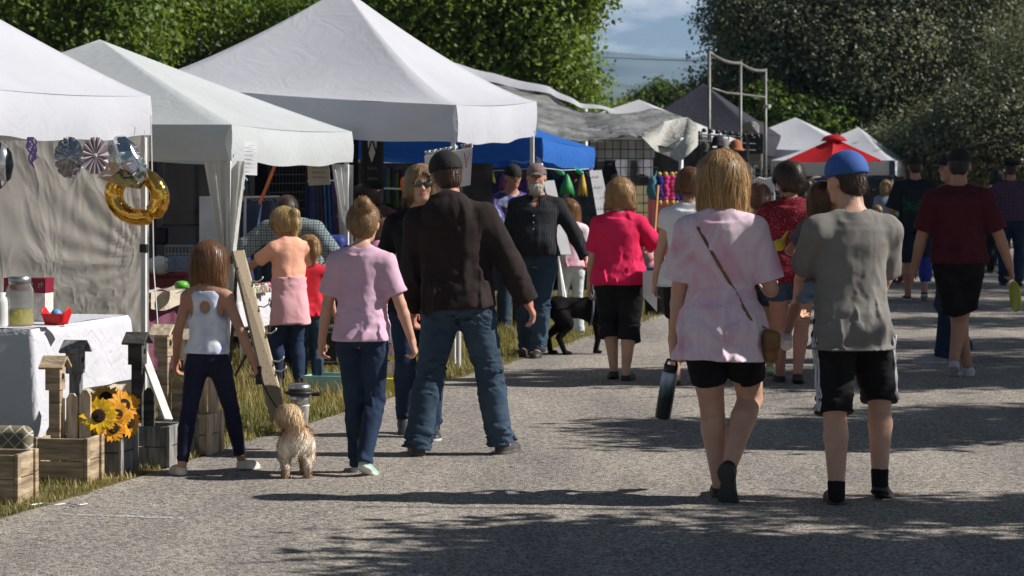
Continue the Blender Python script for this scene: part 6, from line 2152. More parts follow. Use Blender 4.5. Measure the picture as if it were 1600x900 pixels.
# bucket with black and silver pan
bk = empty('bucket', G(470, 668), 0, 'white bucket with a chrome and black pot resting on top, ahead of the small dog', 'bucket')
MB().lathe([(.055, 0), (.066, .17), (.070, .172), (.070, .18), (.06, .18)], n=24).build('pail', M_('plastic_white'), bk, True)
pn = empty('chrome_pot', G(468, 668) + Vector((0, 0, .182)), 0, 'chrome pot with a black rim handle standing on the white bucket', 'pot')
MB().lathe([(.0, 0), (.075, .0), (.08, .07), (.072, .075)], n=24).build('bowl', STEEL, pn, True)
MB().lathe([(.08, .07), (.115, .085), (.12, .1), (.08, .11)], n=24).build('rim', BLACKM, pn, True)
MB().lathe([(.085, .11), (.09, .15), (.05, .165), (0, .17)], n=24).build('lid', STEEL, pn, True)
MB().box((.13, 0, .08), (.07, .05, .03)).build('handle', BLACKM, pn, bevel=.008)

bk.scale = (.82, .82, .82); pn.scale = (.82, .82, .82); pn.location.z = .15
# folding stand legs behind the girl
xs_ = empty('folding_stand', G(385, 600), 0, 'black folding stand with crossed legs beside the pegboard', 'stand')
for a_, b_ in (((-.12, 0, 0), (.10, .05, .42)), ((.14, 0, 0), (-.10, .05, .42))): MB().tube([a_, b_], .011, 8).build('leg', BLACKM, xs_)
MB().box((0, .05, .43), (.3, .22, .02)).build('seat', DARKC, xs_, bevel=.006)

# aqua crate and yellow card rack in the tall canopy
ab = empty('aqua_box', G(520, 612), R(-14), 'low pale aqua wooden box on the grass behind the girl in pink', 'box')
AQ = M_('paint_aqua', (.30, .52, .50), rough=.7, var=.1)
for c_, s_ in (((0, -.16, .065), (.36, .014, .13)), ((0, .16, .065), (.36, .014, .13)), ((-.173, 0, .065), (.014, .306, .13)), ((.173, 0, .065), (.014, .306, .13))): MB().box(c_, s_).build('side_board', AQ, ab, bevel=.002)
MB().box((0, 0, .02), (.33, .3, .012)).build('bottom_board', AQ, ab)
cr = empty('card_rack', G(626, 612), R(-10), 'white tiered rack of pink and white cards on a yellow base', 'card rack')
YEL = M_('card_yellow', (.75, .62, .10), rough=.6); PNK = M_('card_pink', (.68, .42, .46), rough=.6, var=.3, vscale=40); WHC = M_('card_white', (.72, .70, .66), rough=.6, var=.2, vscale=40)
MB().prism([(-.12, 0), (.12, 0), (.125, .10), (-.125, .10)], Matrix.Identity(4), .16).build('base', YEL, cr)
MB().prism([(-.10, .1), (.10, .1), (.055, .66), (.0, .72), (-.055, .66)], Matrix.Translation((0, .04, 0)), .02).build('back', WHC, cr)
for tier in range(4):
    z = .12 + .125 * tier; w = .12 - .014 * tier; y = -.05 + .018 * tier
    MB().box((0, y - .012, z + .01), (2 * w, .01, .03)).build('shelf', YEL if tier < 2 else WHC, cr)
    for k in range(4 - (tier > 2)):
        n_ = 4 - (tier > 2)
        MB().box((-w + (k + .5) * 2 * w / n_, y, z + .06), (1.7 * w / n_, .006, .10), (-.25, rnd.uniform(-.12, .12), 0)).build('card', PNK if (k + tier) % 2 else WHC, cr)

# clothes rail with jeans, in the pale canopy
rl = empty('clothes_rail', from_px(410, 0, 21.8), 0, 'steel clothes rail of dark blue jeans in the pale canopy', 'clothes rail')
RB_ = from_px(410, 0, 21.8)
a_, b_ = P(382, 309, 21.6) - RB_, P(436, 308, 22.2) - RB_
mb = MB(); mb.tube([a_, b_], .014, 8)
for q in (a_, b_): mb.tube([q, Vector((q.x, q.y, 0))], .016, 8)
mb.build('rail_frame', STEEL, rl)
for i in range(7):
    q = a_.lerp(b_, .1 + .8 * i / 6)
    c = [(.02, .03, .07), (.04, .07, .14), (.015, .02, .05)][i % 3]
    g_ = MB().grid(lambda s, t, q=q, i=i: q + Vector(((s - .5) * .12, (s - .5) * .22 + .02 * math.sin(t * 5 + i), -.03 - .72 * t)), 6, 10)
    g_.build('jeans', M_('denim_rail_%d' % (i % 3), c, rough=.9, var=.3), rl, True, solid=.012)
    MB().tube([q + Vector((-.05, -.09, -.03)), q + Vector((0, 0, .0)), q + Vector((.05, .09, -.03))], .004, 5).build('hanger', STEEL, rl)
# cardboard sign with pen marks
p = P(498, 272, 21.4)
cs = empty('cardboard_sign', p, R(-6), 'brown cardboard sign with faint handwriting hanging from the pale canopy', 'sign')
MB().box((0, 0, 0), (.185, .006, .185), (0, R(-3), 0)).build('card', M_('cardboard', (.34, .29, .22), rough=.9, var=.1), cs)
mb = MB()
for r_ in range(3):
    for k in range(5):
        x = -.055 + .026 * k; z = .045 - .04 * r_
        mb.tube([Vector((x, -.006, z)), Vector((x + .008, -.006, z + .02)), Vector((x + .016, -.006, z)), Vector((x + .018, -.006, z + .012))], .0016, 4)
mb.build('handwriting', M_('ink_purple', (.17, .12, .14)), cs)
# paper notice pinned on the valance
pn_ = MB(); q = [P(379, 221, 18.85), P(399, 221, 18.9), P(398, 274, 18.9), P(378, 273, 18.85)]
o_ = Vector((.02, -.03, 0))
ntc = empty('paper_notice', q[0], 0, 'white paper notice pinned to the valance of the pale canopy', 'notice')
pn_.grid(lambda s, t: q[0].lerp(q[1], s).lerp(q[3].lerp(q[2], s), t) - q[0] + o_ + Vector((0, -.006 * math.sin(t * 5), 0)), 4, 8); pn_.build('sheet', M_('paper_white', (.78, .78, .82), rough=.7), ntc, True)
mb = MB()
for k in range(7): mb.grid(lambda s, t, k=k: q[0].lerp(q[1], .15 + (.5 + .2 * ((k * 7) % 3) / 2) * s).lerp(q[3].lerp(q[2], .15 + .6 * s), .12 + k * .11 + .018 * t) - q[0] + o_ * 1.4, 3, 1)
mb.build('writing', M_('ink_grey', (.48, .48, .55)), ntc)
# small blue toy on a string
F = Field((-.06, -.06, -.1), (.06, .06, .1), .006); F.add(ell((0, 0, .03), (.03, .03, .032)), 0); F.add(ell((0, 0, -.02), (.026, .026, .045)), .01)
for s_ in (-1, 1): F.add(cone((s_ * .02, 0, .0), (s_ * .045, 0, -.02), .012, .01), .006); F.add(cone((s_ * .012, 0, -.05), (s_ * .02, -.01, -.085), .013, .012), .006)
ty = sdf_obj('plush_toy', F, M_('plush_blue', (.18, .42, .58), rough=.95, bump=.4, bscale=200), None); ty.location = P(376, 277, 19.2); tag(ty, 'small light blue plush figure hanging beside the paper notice', 'toy')
# orange broom handle
tag(MB().tube([P(431, 255, 21.3), P(406, 318, 21.0)], .014, 8).build('broom_handle', M_('paint_orange', (.55, .12, .03), rough=.45)), 'orange broom handle slanting above the jeans rail', 'pole')
# blue dresses and bag at the back right of the pale canopy
BLD = [M_('dress_%d' % i, c, rough=.8, var=.3) for i, c in enumerate([(.02, .03, .10), (.03, .08, .22), (.06, .17, .30), (.10, .03, .06)])]
BKT = from_px(515, 0, 22.6)
dr = empty('dress_rail', BKT, 0, 'rail of blue dresses at the back corner of the pale canopy', 'clothes rail')
mb = MB(); mb.tube([P(482, 283, 22.4) - BKT, P(548, 283, 22.8) - BKT], .012, 8)
for px in (482, 548): 
    q_ = P(px, 283, 22.6) - BKT; mb.tube([q_, Vector((q_.x, q_.y, 0))], .014, 8)
mb.build('rail_frame', STEEL, dr)
for i in range(9):
    q_ = P(486 + i * 7, 284, 22.45 + .04 * i) - BKT
    g_ = MB().grid(lambda s, t, q_=q_, i=i: q_ + Vector(((s - .5) * (.08 + .10 * t), .03 * math.sin(s * 9 + i), -.9 * t)), 8, 10)
    g_.build('dress', BLD[(i * 3) % 4], dr, True, solid=.01)
F = Field((-.22, -.2, -.02), (.22, .2, .62), .015); F.add(rbox((0, 0, .3), (.18, .13, .30), .06), 0); F.disp(lambda X, Y, Z: .012 * SineNoise(3, 24)(X, Y, Z))
o = sdf_obj('storage_bag', F, M_('bag_blue', (.012, .03, .17), rough=.6), None); o.location = from_px(508, 0, 21.3) + Vector((0, 0, .52)); tag(o, 'large royal blue bag standing on the table behind the girl in red', 'bag')
st = empty('side_table', from_px(508, 0, 21.3), 0, 'dark side table under the blue bag', 'table')
MB().box((0, 0, .5), (.5, .4, .03)).build('tabletop', BLACKM, st)
for sx_ in (-.22, .22):
    for sy in (-.17, .17): MB().bar((sx_, sy, 0), (sx_, sy, .485), .03).build('leg', BLACKM, st)
am = empty('black_amplifier', from_px(506, 0, 21.0) + Vector((0, 0, .02)), 0, 'black case with silver trim on the grass under the side table', 'case')
MB().box((0, -.05, .2), (.3, .22, .3)).build('body', BLACKM, am, bevel=.01)
mb = MB(); mb.tube([Vector((x, -.163, z)) for x, z in ((-.12, .08), (.12, .08), (.12, .32), (-.12, .32))], .006, 5, closed=True); mb.build('trim', STEEL, am)
for q_ in ((-.03, .16), (.04, .2), (.0, .25)): MB().lathe([(0, 0), (.02, .0), (.016, .015), (0, .016)], (q_[0], -.16, q_[1]), 12, Matrix.Rotation(R(90), 3, 'X')).build('dial', STEEL, am)

# dark sheets added behind the stalls so that their insides look shaded
def backdrop_cloth(label, p0, p1, z0, z1, mt, name='back_sheet'):
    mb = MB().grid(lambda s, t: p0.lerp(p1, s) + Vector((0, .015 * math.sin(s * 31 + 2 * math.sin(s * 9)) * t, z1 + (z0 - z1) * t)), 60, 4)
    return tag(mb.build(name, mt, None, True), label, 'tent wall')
BD = M_('shade_sheet_dark', (.010, .010, .012), rough=1.0, var=.4, spec=.02)
backdrop_cloth('added dark shade sheet at the back of the pale canopy', from_px(398, 0, 23.6), from_px(560, 0, 24.2), .3, 1.95, BD)
backdrop_cloth('added dark shade sheet at the back of the tall white canopy', from_px(556, 0, 25.0), from_px(770, 0, 25.6), .3, 1.72, BD)
backdrop_cloth('added dark shade sheet behind the tassels of the blue canopy', from_px(735, 0, 30.4), from_px(932, 0, 30.9), .2, 1.80, BD)
backdrop_cloth('added dark shade sheet of the stall below the grey tarp', from_px(1020, 0, 36.2), from_px(1165, 0, 37.0), .1, 1.95, BD)

# garments hung in the shade of the stalls
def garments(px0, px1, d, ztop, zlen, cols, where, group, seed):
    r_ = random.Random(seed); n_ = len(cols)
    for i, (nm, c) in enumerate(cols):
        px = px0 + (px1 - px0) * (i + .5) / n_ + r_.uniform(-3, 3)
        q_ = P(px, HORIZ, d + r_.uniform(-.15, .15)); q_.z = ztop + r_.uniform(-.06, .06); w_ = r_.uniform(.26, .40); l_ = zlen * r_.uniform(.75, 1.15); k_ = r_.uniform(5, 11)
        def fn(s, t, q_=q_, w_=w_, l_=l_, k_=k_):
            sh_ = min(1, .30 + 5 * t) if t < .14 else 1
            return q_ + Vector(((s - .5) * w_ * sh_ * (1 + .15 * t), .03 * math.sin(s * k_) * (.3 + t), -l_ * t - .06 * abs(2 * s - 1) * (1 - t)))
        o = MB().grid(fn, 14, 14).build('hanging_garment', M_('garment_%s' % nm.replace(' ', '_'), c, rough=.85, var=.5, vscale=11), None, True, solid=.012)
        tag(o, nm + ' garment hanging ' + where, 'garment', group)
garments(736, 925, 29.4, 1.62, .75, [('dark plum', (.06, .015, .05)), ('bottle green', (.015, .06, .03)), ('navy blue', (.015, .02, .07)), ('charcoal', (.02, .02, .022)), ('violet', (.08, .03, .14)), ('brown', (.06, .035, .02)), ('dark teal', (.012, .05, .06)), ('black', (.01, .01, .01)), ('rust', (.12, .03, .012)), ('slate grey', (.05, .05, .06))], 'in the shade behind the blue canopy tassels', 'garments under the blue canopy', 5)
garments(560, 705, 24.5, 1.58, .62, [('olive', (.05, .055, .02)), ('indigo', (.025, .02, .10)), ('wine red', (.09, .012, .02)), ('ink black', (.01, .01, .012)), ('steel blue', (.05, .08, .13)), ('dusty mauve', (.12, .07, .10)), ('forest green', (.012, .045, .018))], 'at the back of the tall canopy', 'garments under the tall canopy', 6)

# black feather banner
BN = P(584, 215, 23.0)
bn = empty('banner', from_px(584, 0, 23.0), 0, 'tall black banner with a white diamond emblem beside the pale canopy', 'banner')
BO = from_px(584, 0, 23.0)
def bq_(px, py, dy=0): return P(px, py, 23.0 + dy) - BO
mb = MB().grid(lambda s, t: bq_(569 + 30 * s + t * 1.0, 150 + 150 * t) + Vector((0, .02 * math.sin(s * 5), 0)), 10, 10); mb.build('cloth', M_('banner_black', (.012, .012, .014), rough=.7), bn, True, solid=.006)
mb = MB()
for poly in ([(574.5, 215), (580.5, 215), (575.5, 233), (574.5, 226)], [(583.2, 215), (588.5, 215), (588.5, 228), (587.5, 233)], [(581.5, 221.5), (586.5, 238.5), (580.8, 254), (576, 239)]):
    mb.mesh([bq_(x, y, -.06) for x, y in poly], [tuple(range(len(poly)))])
mb.build('emblem', M_('emblem_grey', (.42, .42, .40)), bn)
mb = MB()
for r_, (y, n_) in enumerate(((265, 7), (281, 9))):
    for k in range(n_):
        x = 575 + 15.5 * k / n_
        h1 = 5.5 if k in (0, n_ - 2) and r_ == 0 else 4
        mb.mesh([bq_(x, y, -.06), bq_(x + .55, y, -.06), bq_(x + .55, y - h1, -.06), bq_(x, y - h1, -.06)], [(0, 1, 2, 3)])
        mb.mesh([bq_(x, y, -.06), bq_(x + 1.4, y, -.06), bq_(x + 1.4, y - .6, -.06), bq_(x, y - .6, -.06)], [(0, 1, 2, 3)])
mb.build('writing', M_('emblem_grey2', (.16, .16, .15)), bn)
MB().tube([bq_(567, 140), Vector((bq_(567, 140).x, 0, 0))], .014, 8).build('pole', BLACKM, bn)

# white sign with crossed paddles
SQ = [P(663, 244, 21.6), P(738.5, 230.5, 21.6), P(735, 289, 21.65), P(668, 300, 21.65)]
sg = empty('paddle_sign', SQ[0], 0, 'white sign with a crossed red and black emblem hanging below the tall canopy', 'sign')
mb = MB().mesh([q - SQ[0] for q in SQ], [(0, 1, 2, 3)]); mb.build('board', M_('sign_white', (.74, .73, .74), rough=.6), sg, solid=.012)
def sgp(px, py): return P(px, py, 21.57) - SQ[0]
mb = MB()
for a_, b_, w in (((725, 238), (729.5, 262), 2.4), ((725.6, 239), (727.5, 250), 3.6)): mb.bar(sgp(*a_), sgp(*b_), w / 4000 * 21.6, .004)
mb.build('paddle', M_('ink_maroon', (.06, .012, .03)), sg)
mb = MB()
mb.bar(sgp(734, 238), sgp(727, 262), 2.2 / 4000 * 21.6, .004); mb.build('paddle', M_('ink_red', (.45, .05, .10)), sg)
for (x0, x1, y0, c) in ((664, 716, 236, (.35, .38, .62)), (720, 739, 226, (.45, .12, .12))):
    fr_ = MB().grid(lambda s, t, x0=x0, x1=x1, y0=y0: P(x0 + (x1 - x0) * s, y0 - (9 * s if x0 < 700 else 3 * s) + 7 * t, 21.55) + Vector((0, .02 * math.sin(s * 40), 0)), 30, 3)
    tag(fr_.build('frill', M_('frill_%d' % x0, c, rough=.6, var=.9, vscale=45, col2=(.7, .6, .6)), None, True), 'glittery %s fringe above the crossed-paddle sign' % ('blue' if x0 < 700 else 'red'), 'fringe', 'fringes above the crossed-paddle sign')

# tassels, cords and garments of the blue canopy
def tassel(label, px, py, d, h_, w, c, nm='tassel'):
    mt_ = M_('tassel_%02d%02d%02d' % tuple(int(x * 99) for x in c), c, rough=.5, var=.35, vscale=30, stretch=(6, 6, .6))
    mb = MB()
    mb.lathe([(w * .5, -h_), (w * .42, -h_ * .6), (w * .18, -h_ * .15), (w * .05, 0), (0, 0)], (0, 0, 0), 14)
    for k in range(26):
        a_ = k * .7; mb.tube([Vector((w * .1 * math.cos(a_), w * .1 * math.sin(a_), -h_ * .1)), Vector((w * .52 * math.cos(a_), w * .4 * math.sin(a_), -h_ * rnd.uniform(.95, 1.12)))], .005, 4)
    o = mb.build(nm, mt_, None, True); o.location = P(px, py, d)
    return tag(o, label, 'tassel', 'tassels along the blue canopy')
tassel('green cone-shaped tassel right of the bearded man', 886, 272, 28.2, .22, .16, (.03, .26, .07))
tassel('gold tassel at the far corner of the blue canopy', 910, 268, 28.8, .25, .10, (.50, .34, .04))
tassel('dark green tassel between the crossed-paddle sign and the bearded man', 742, 266, 27.2, .19, .13, (.02, .14, .06))
tassel('yellow tassel beside the crossed-paddle sign', 768, 264, 27.3, .14, .08, (.62, .52, .05))
tassel('pale yellow tassel lower than its neighbour', 763, 278, 27.1, .09, .05, (.6, .55, .15))
tassel('purple and red tassel beside the man in the dark hat', 785, 268, 27.6, .18, .07, (.22, .03, .12))
for i, (px, py, l) in enumerate([(872, 266, 'left-hand'), (902, 265, 'right-hand')]):
    F = Field((-.09, -.03, -.07), (.09, .03, .07), .008); F.add(ell((.02, 0, -.02), (.065, .012, .028), rotm(0, 30, 0)), 0); F.add(ell((-.04, 0, .02), (.04, .01, .016), rotm(0, 30, 0)), .01)
    o = sdf_obj('leaf_ornament', F, M_('foil_green', (.04, .42, .20), rough=.35), None); o.location = P(px, py, 28.0 + .5 * i); tag(o, 'shiny green leaf ornament hung above the %s tassel' % ('green' if i == 0 else 'gold'), 'ornament', 'leaf ornaments on the blue canopy')
tag(MB().tube([P(735, 268, 27.2), P(790, 266, 27.2), P(845, 262, 27), P(880, 266, 28), P(920, 264, 29)], .004, 5).build('cord', METAL), 'pale cord strung along the front of the blue canopy', 'cord')
F = Field((-.05, -.04, -.12), (.05, .04, .12), .008); F.add(ell((0, 0, 0), (.035, .03, .09), rotm(0, -10, 0)), 0)
o = sdf_obj('orange_gourd', F, M_('paint_orange_bright', (.75, .13, .02), rough=.4), None); o.location = P(632, 292, 22.2); tag(o, 'bright orange ornament hanging beside the woman in sunglasses', 'ornament')
tag(MB().tube([P(555, 293, 23.4), P(650, 296, 23.2)], .010, 6).build('cross_bar', METAL), 'white bar across the back of the tall canopy', 'bar')
for i, (px, c, l) in enumerate([(604, (.03, .04, .12), 'navy'), (618, (.04, .02, .05), 'dark purple'), (640, (.02, .05, .03), 'dark green'), (612, (.03, .10, .03), 'leaf green')]):
    q_ = P(px, 262 + 6 * (i == 3), 24.3)
    g_ = MB().grid(lambda s, t, q_=q_, i=i: q_ + Vector(((s - .5) * .13, .03 * math.sin(s * 9 + i), -.32 * t + .02 * math.sin(s * 5))), 8, 8)
    tag(g_.build('hanging_cloth', M_('hang_%d' % i, c, rough=.85, var=.4), None, True, solid=.01), l + ' cloth hanging at the back of the tall canopy', 'cloth', 'cloths hung in the tall canopy')

# white board signs leaning at the stalls
def lean_sign(label, quad, d0, d1, lines, seed):
    A = P(quad[0][0], quad[0][1], d1)
    root = empty('board_sign', A, 0, label, 'sign', 'white lettered boards at the stalls')
    pts = [P(quad[0][0], quad[0][1], d1), P(quad[1][0], quad[1][1], d1), P(quad[2][0], quad[2][1], d0), P(quad[3][0], quad[3][1], d0)]
    MB().mesh([q - A for q in pts], [(0, 1, 2, 3)]).build('board', M_('sign_white'), root, solid=.012)
    r_ = random.Random(seed); mb = MB()
    off = Vector((0, -.012, .0))
    for j in range(lines):
        t = .06 + .5 * j / lines
        x = .15
        while x < .8:
            w = r_.uniform(.03, .07)
            if r_.random() < .75:
                e = [pts[0].lerp(pts[1], xx).lerp(pts[3].lerp(pts[2], xx), tt) - A + off for xx, tt in ((x, t), (x + w, t), (x + w, t + .022), (x, t + .022))]
                mb.mesh(e, [(0, 1, 2, 3)])
            x += w + r_.uniform(.02, .06)
    mb.build('writing', M_('ink_blue_grey', (.25, .26, .33)), root)
    return root
lean_sign('tall white lettered board leaning left of the woman in the bright pink shirt', [(921, 267), (940, 266), (967, 400), (944, 400)], 24.0, 24.4, 4, 3)
lean_sign('plain white board leaning behind the bearded man', [(850, 283), (866, 282), (893, 398), (872, 398)], 24.0, 24.4, 0, 4)
tag(MB().tube([P(846, 256, 25), P(884, 470, 24.2)], .014, 8).build('sign_pole', METAL), 'slanting white pole behind the bearded man and his dog', 'pole')
tag(MB().tube([P(872, 400, 24), P(884, 505, 24)], .012, 8).build('stake', METAL), 'thin white stake standing in the grass by the black dog', 'stake')
tag(MB().tube([G(717, 575), G(717, 575) + Vector((0, 0, .35))], .018, 8).build('stake', METAL), 'white stake in the grass seen between the jeans of the man in the hoodie', 'stake')

# black harness on the grid, chenille mitts, soft toy, bin
F = Field((-.16, -.06, -.3), (.16, .06, .16), .012); F.add(ell((0, 0, -.08), (.11, .04, .16)), 0); F.add(cone((-.06, 0, .02), (-.05, 0, .12), .02, .018), .02); F.add(cone((.06, 0, .02), (.05, 0, .12), .02, .018), .02); F.add(cone((-.05, 0, .12), (.05, 0, .13), .02, .02), .01)
F.disp(lambda X, Y, Z: .01 * SineNoise(3, 30)(X, Y, Z))
o = sdf_obj('black_bag', F, DARKC, None); o.location = P(953, 268, 32.0); tag(o, 'black handbag hanging on the wire grid panel', 'bag')
F = Field((-.12, -.08, -.3), (.12, .08, .2), .012); F.add(ell((0, 0, -.06), (.08, .05, .12)), 0); F.add(ell((0, 0, .06), (.045, .04, .06)), .02); F.add(cone((.02, 0, .1), (.05, 0, .19), .02, .008), .01)
o = sdf_obj('teal_toy', F, M_('plush_teal', (.08, .22, .27), rough=.9), None); o.location = P(1020, 290, 31.5); tag(o, 'teal stuffed toy hanging at the end of the wire grid panel', 'toy')
PKM = M_('chenille_pink', (.72, .05, .22), rough=.9, bump=.9, bscale=160, var=.25); BLM = M_('chenille_blue', (.02, .02, .22), rough=.9, bump=.9, bscale=160, var=.25); YLM = M_('cuff_gold', (.55, .38, .08), rough=.6)
for i, (px, pm) in enumerate([(1030, BLM), (1040, PKM), (1050, PKM), (1056, BLM), (1064, BLM), (1073, PKM)]):
    F = Field((-.07, -.07, -.36), (.07, .07, .05), .010)
    for k in range(6): F.add(ell((.012 * math.sin(k * 2 + i), 0, -.02 - .05 * k), (.046, .04, .036)), .015)
    rt = empty('duster', P(px, 275, 30.5 + .04 * i), 0, 'fluffy %s duster, %s in the row beside the orange pole' % ('pink' if pm is PKM else 'blue', ['first', 'second', 'third', 'fourth', 'fifth', 'last'][i]), 'duster', 'fluffy dusters hung in a row')
    sdf_obj('fluff', F, pm, rt)
    MB().lathe([(.035, -.34), (.03, -.29), (.02, -.27)], n=10).build('cuff', YLM, rt, True); MB().lathe([(.02, .0), (.03, .03), (.01, .05), (0, .05)], n=10).build('knob', YLM, rt, True)
tag(MB().tube([P(1028, 290, 30), P(1019, 420, 29.5)], .016, 8).build('broom_handle', M_('wood_orange', (.55, .25, .08), rough=.5)), 'orange wooden pole beside the pink and blue dusters', 'pole')
rm = backdrop_cloth('dark red cloth behind the pink and blue dusters', from_px(1012, 0, 31.6), from_px(1082, 0, 32.0), .3, 1.3, M_('cloth_maroon', (.10, .012, .014), rough=.9))
bi = empty('waste_bin', from_px(1030, 0, 29.2) , 0, 'black waste bin with a blue liner beside the woman in the bright pink shirt', 'bin')
MB().lathe([(.16, 0), (.19, .5), (.20, .52)], n=20).build('tub', M_('plastic_black', (.018, .02, .022), rough=.45), bi, True)
F = Field((-.25, -.25, .42), (.25, .25, .6), .012)
F.add((lambda X, Y, Z: np.sqrt((np.sqrt(X * X + Y * Y) - .195) ** 2 + ((Z - .51) * .7) ** 2) - .03, v3(-.24, -.24, .44), v3(.24, .24, .57)), 0)
F.disp(lambda X, Y, Z: .014 * SineNoise(5, 40)(X, Y, Z)); sdf_obj('liner', F, M_('liner_blue', (.03, .13, .26), rough=.3), bi)
for i, (dx, c, l, r_) in enumerate([(-.06, (.55, .25, .25), 'pink and white', .09), (.05, (.20, .24, .24), 'grey', .10), (-.02, (.5, .08, .2), 'bright pink', .07)]):
    F = Field((-.15, -.12, -.12), (.15, .12, .2), .012); F.add(ell((0, 0, 0), (r_, r_ * .8, r_)), 0); F.add(ell((0, -.03, r_ * 1.1), (r_ * .65,) * 3), .02)
    for s_ in (-1, 1): F.add(ell((s_ * r_ * .5, 0, r_ * 1.65), (.02, .015, .025)), .01); F.add(cone((s_ * r_ * .7, -.03, .02), (s_ * r_ * 1.2, -.06, -.05), .025, .02), .01)
    o = sdf_obj('soft_toy', F, M_('plush_%d' % i, c, rough=.95, var=.5, vscale=18, bump=.4, bscale=150), None); o.location = P(1022, 416 - (26 if i == 2 else 0), 29.2) + Vector((dx, .05 * i, 0)); tag(o, l + ' soft toy piled on the blue-lined bin', 'toy', 'soft toys on the bin')
# ------------------------------------------------------------------ people and dogs
def mat_ramp(name, stops, scale=4, dist=.6, stretch=(1, 1, 1), detail=4, rough=.85, bump=.08, bscale=350, vor=False):
    m, nt, N, L, b = mat_new(name)
    tc = N.new('ShaderNodeTexCoord'); mp = N.new('ShaderNodeMapping'); mp.inputs['Scale'].default_value = stretch
    L.new(tc.outputs['Object'], mp.inputs['Vector'])
    if vor:
        no = N.new('ShaderNodeTexVoronoi'); no.inputs['Scale'].default_value = scale; out = no.outputs['Distance']
    else:
        no = N.new('ShaderNodeTexNoise'); no.inputs['Scale'].default_value = scale; no.inputs['Detail'].default_value = detail; no.inputs['Distortion'].default_value = dist; out = no.outputs['Fac']
    L.new(mp.outputs['Vector'], no.inputs['Vector'])
    rp = N.new('ShaderNodeValToRGB')
    for i, (p_, c_) in enumerate(stops):
        e = rp.color_ramp.elements[0] if i == 0 else (rp.color_ramp.elements[-1] if i == len(stops) - 1 else rp.color_ramp.elements.new(p_))
        e.position = p_; e.color = c4(c_)
    L.new(out, rp.inputs['Fac']); L.new(rp.outputs['Color'], b.inputs['Base Color'])
    n2 = N.new('ShaderNodeTexNoise'); n2.inputs['Scale'].default_value = bscale; bp = N.new('ShaderNodeBump'); bp.inputs['Strength'].default_value = bump; bp.inputs['Distance'].default_value = .01
    n3 = N.new('ShaderNodeTexNoise'); n3.inputs['Scale'].default_value = 16; n3.inputs['Detail'].default_value = 3; ad = N.new('ShaderNodeMath'); ad.operation = 'MULTIPLY_ADD'; ad.inputs[1].default_value = 3.0
    L.new(tc.outputs['Object'], n2.inputs['Vector']); L.new(tc.outputs['Object'], n3.inputs['Vector'])
    L.new(n3.outputs['Fac'], ad.inputs[0]); L.new(n2.outputs['Fac'], ad.inputs[2]); L.new(ad.outputs[0], bp.inputs['Height']); L.new(bp.outputs['Normal'], b.inputs['Normal'])
    b.inputs['Roughness'].default_value = rough; b.inputs['Specular IOR Level'].default_value = .2
    MATS[name] = m
    return m


def plaid(name, base, c1, c2, s=14):
    m, nt, N, L, b = mat_new(name)
    tc = N.new('ShaderNodeTexCoord')
    src = None
    col = N.new('ShaderNodeRGB'); col.outputs[0].default_value = c4(base); cur = col.outputs[0]
    for axis, c, sc, lo in (('X', c1, s, .72), ('Z', c1, s, .72), ('X', c2, s * .5, .9), ('Z', c2, s * .5, .9)):
        w = N.new('ShaderNodeTexWave'); w.bands_direction = axis; w.inputs['Scale'].default_value = sc * .32; w.inputs['Distortion'].default_value = .4; w.inputs['Detail Scale'].default_value = .5
        L.new(tc.outputs['Object'], w.inputs['Vector'])
        r_ = N.new('ShaderNodeMapRange'); r_.inputs['From Min'].default_value = lo; r_.inputs['From Max'].default_value = lo + .08; r_.inputs['To Max'].default_value = .55
        L.new(w.outputs['Fac'], r_.inputs['Value'])
        mx = N.new('ShaderNodeMixRGB'); mx.inputs['Color2'].default_value = c4(c); L.new(r_.outputs['Result'], mx.inputs['Fac']); L.new(cur, mx.inputs['Color1']); cur = mx.outputs['Color']
    L.new(cur, b.inputs['Base Color']); b.inputs['Roughness'].default_value = .85; b.inputs['Specular IOR Level'].default_value = .2
    return m


def stripes(name, base, c1, s=30, axis='X', lo=.9):
    m, nt, N, L, b = mat_new(name)
    tc = N.new('ShaderNodeTexCoord'); w = N.new('ShaderNodeTexWave'); w.bands_direction = axis; w.inputs['Scale'].default_value = s; w.inputs['Distortion'].default_value = .5
    L.new(tc.outputs['Object'], w.inputs['Vector']); rp = N.new('ShaderNodeValToRGB'); rp.color_ramp.elements[0].position = lo; rp.color_ramp.elements[1].position = min(1, lo + .1); rp.color_ramp.elements[0].color = c4(base); rp.color_ramp.elements[1].color = c4(c1)
    L.new(w.outputs['Fac'], rp.inputs['Fac']); L.new(rp.outputs['Color'], b.inputs['Base Color']); b.inputs['Roughness'].default_value = .8; b.inputs['Specular IOR Level'].default_value = .2
    return m


JEAN = mat_ramp('denim_blue', [(.25, (.026, .044, .070)), (.55, (.043, .072, .110)), (.8, (.075, .115, .165))], 5, .5, (1, 1, .4), rough=.9, bump=.15)
JEAND = mat_ramp('denim_dark', [(.25, (.012, .022, .048)), (.6, (.022, .04, .08)), (.85, (.04, .065, .12))], 5, .5, (1, 1, .4), rough=.9, bump=.15)
LEGG = mat_ramp('legging_navy', [(.3, (.010, .011, .030)), (.7, (.016, .018, .045))], 5, rough=.75)
BLK = mat_ramp('fabric_black', [(.3, (.008, .008, .009)), (.7, (.016, .015, .016))], 6, rough=.85)
HOODM = mat_ramp('hoodie_black', [(.3, (.020, .015, .014)), (.7, (.034, .025, .023))], 6, rough=.95, bump=.12)
TIE = mat_ramp('tie_dye_pink', [(.28, (.74, .30, .40)), (.40, (.78, .48, .57)), (.49, (.80, .64, .70)), (.57, (.72, .52, .63)), (.68, (.76, .35, .46))], 4.2, 1.2, (1, 1, .55))
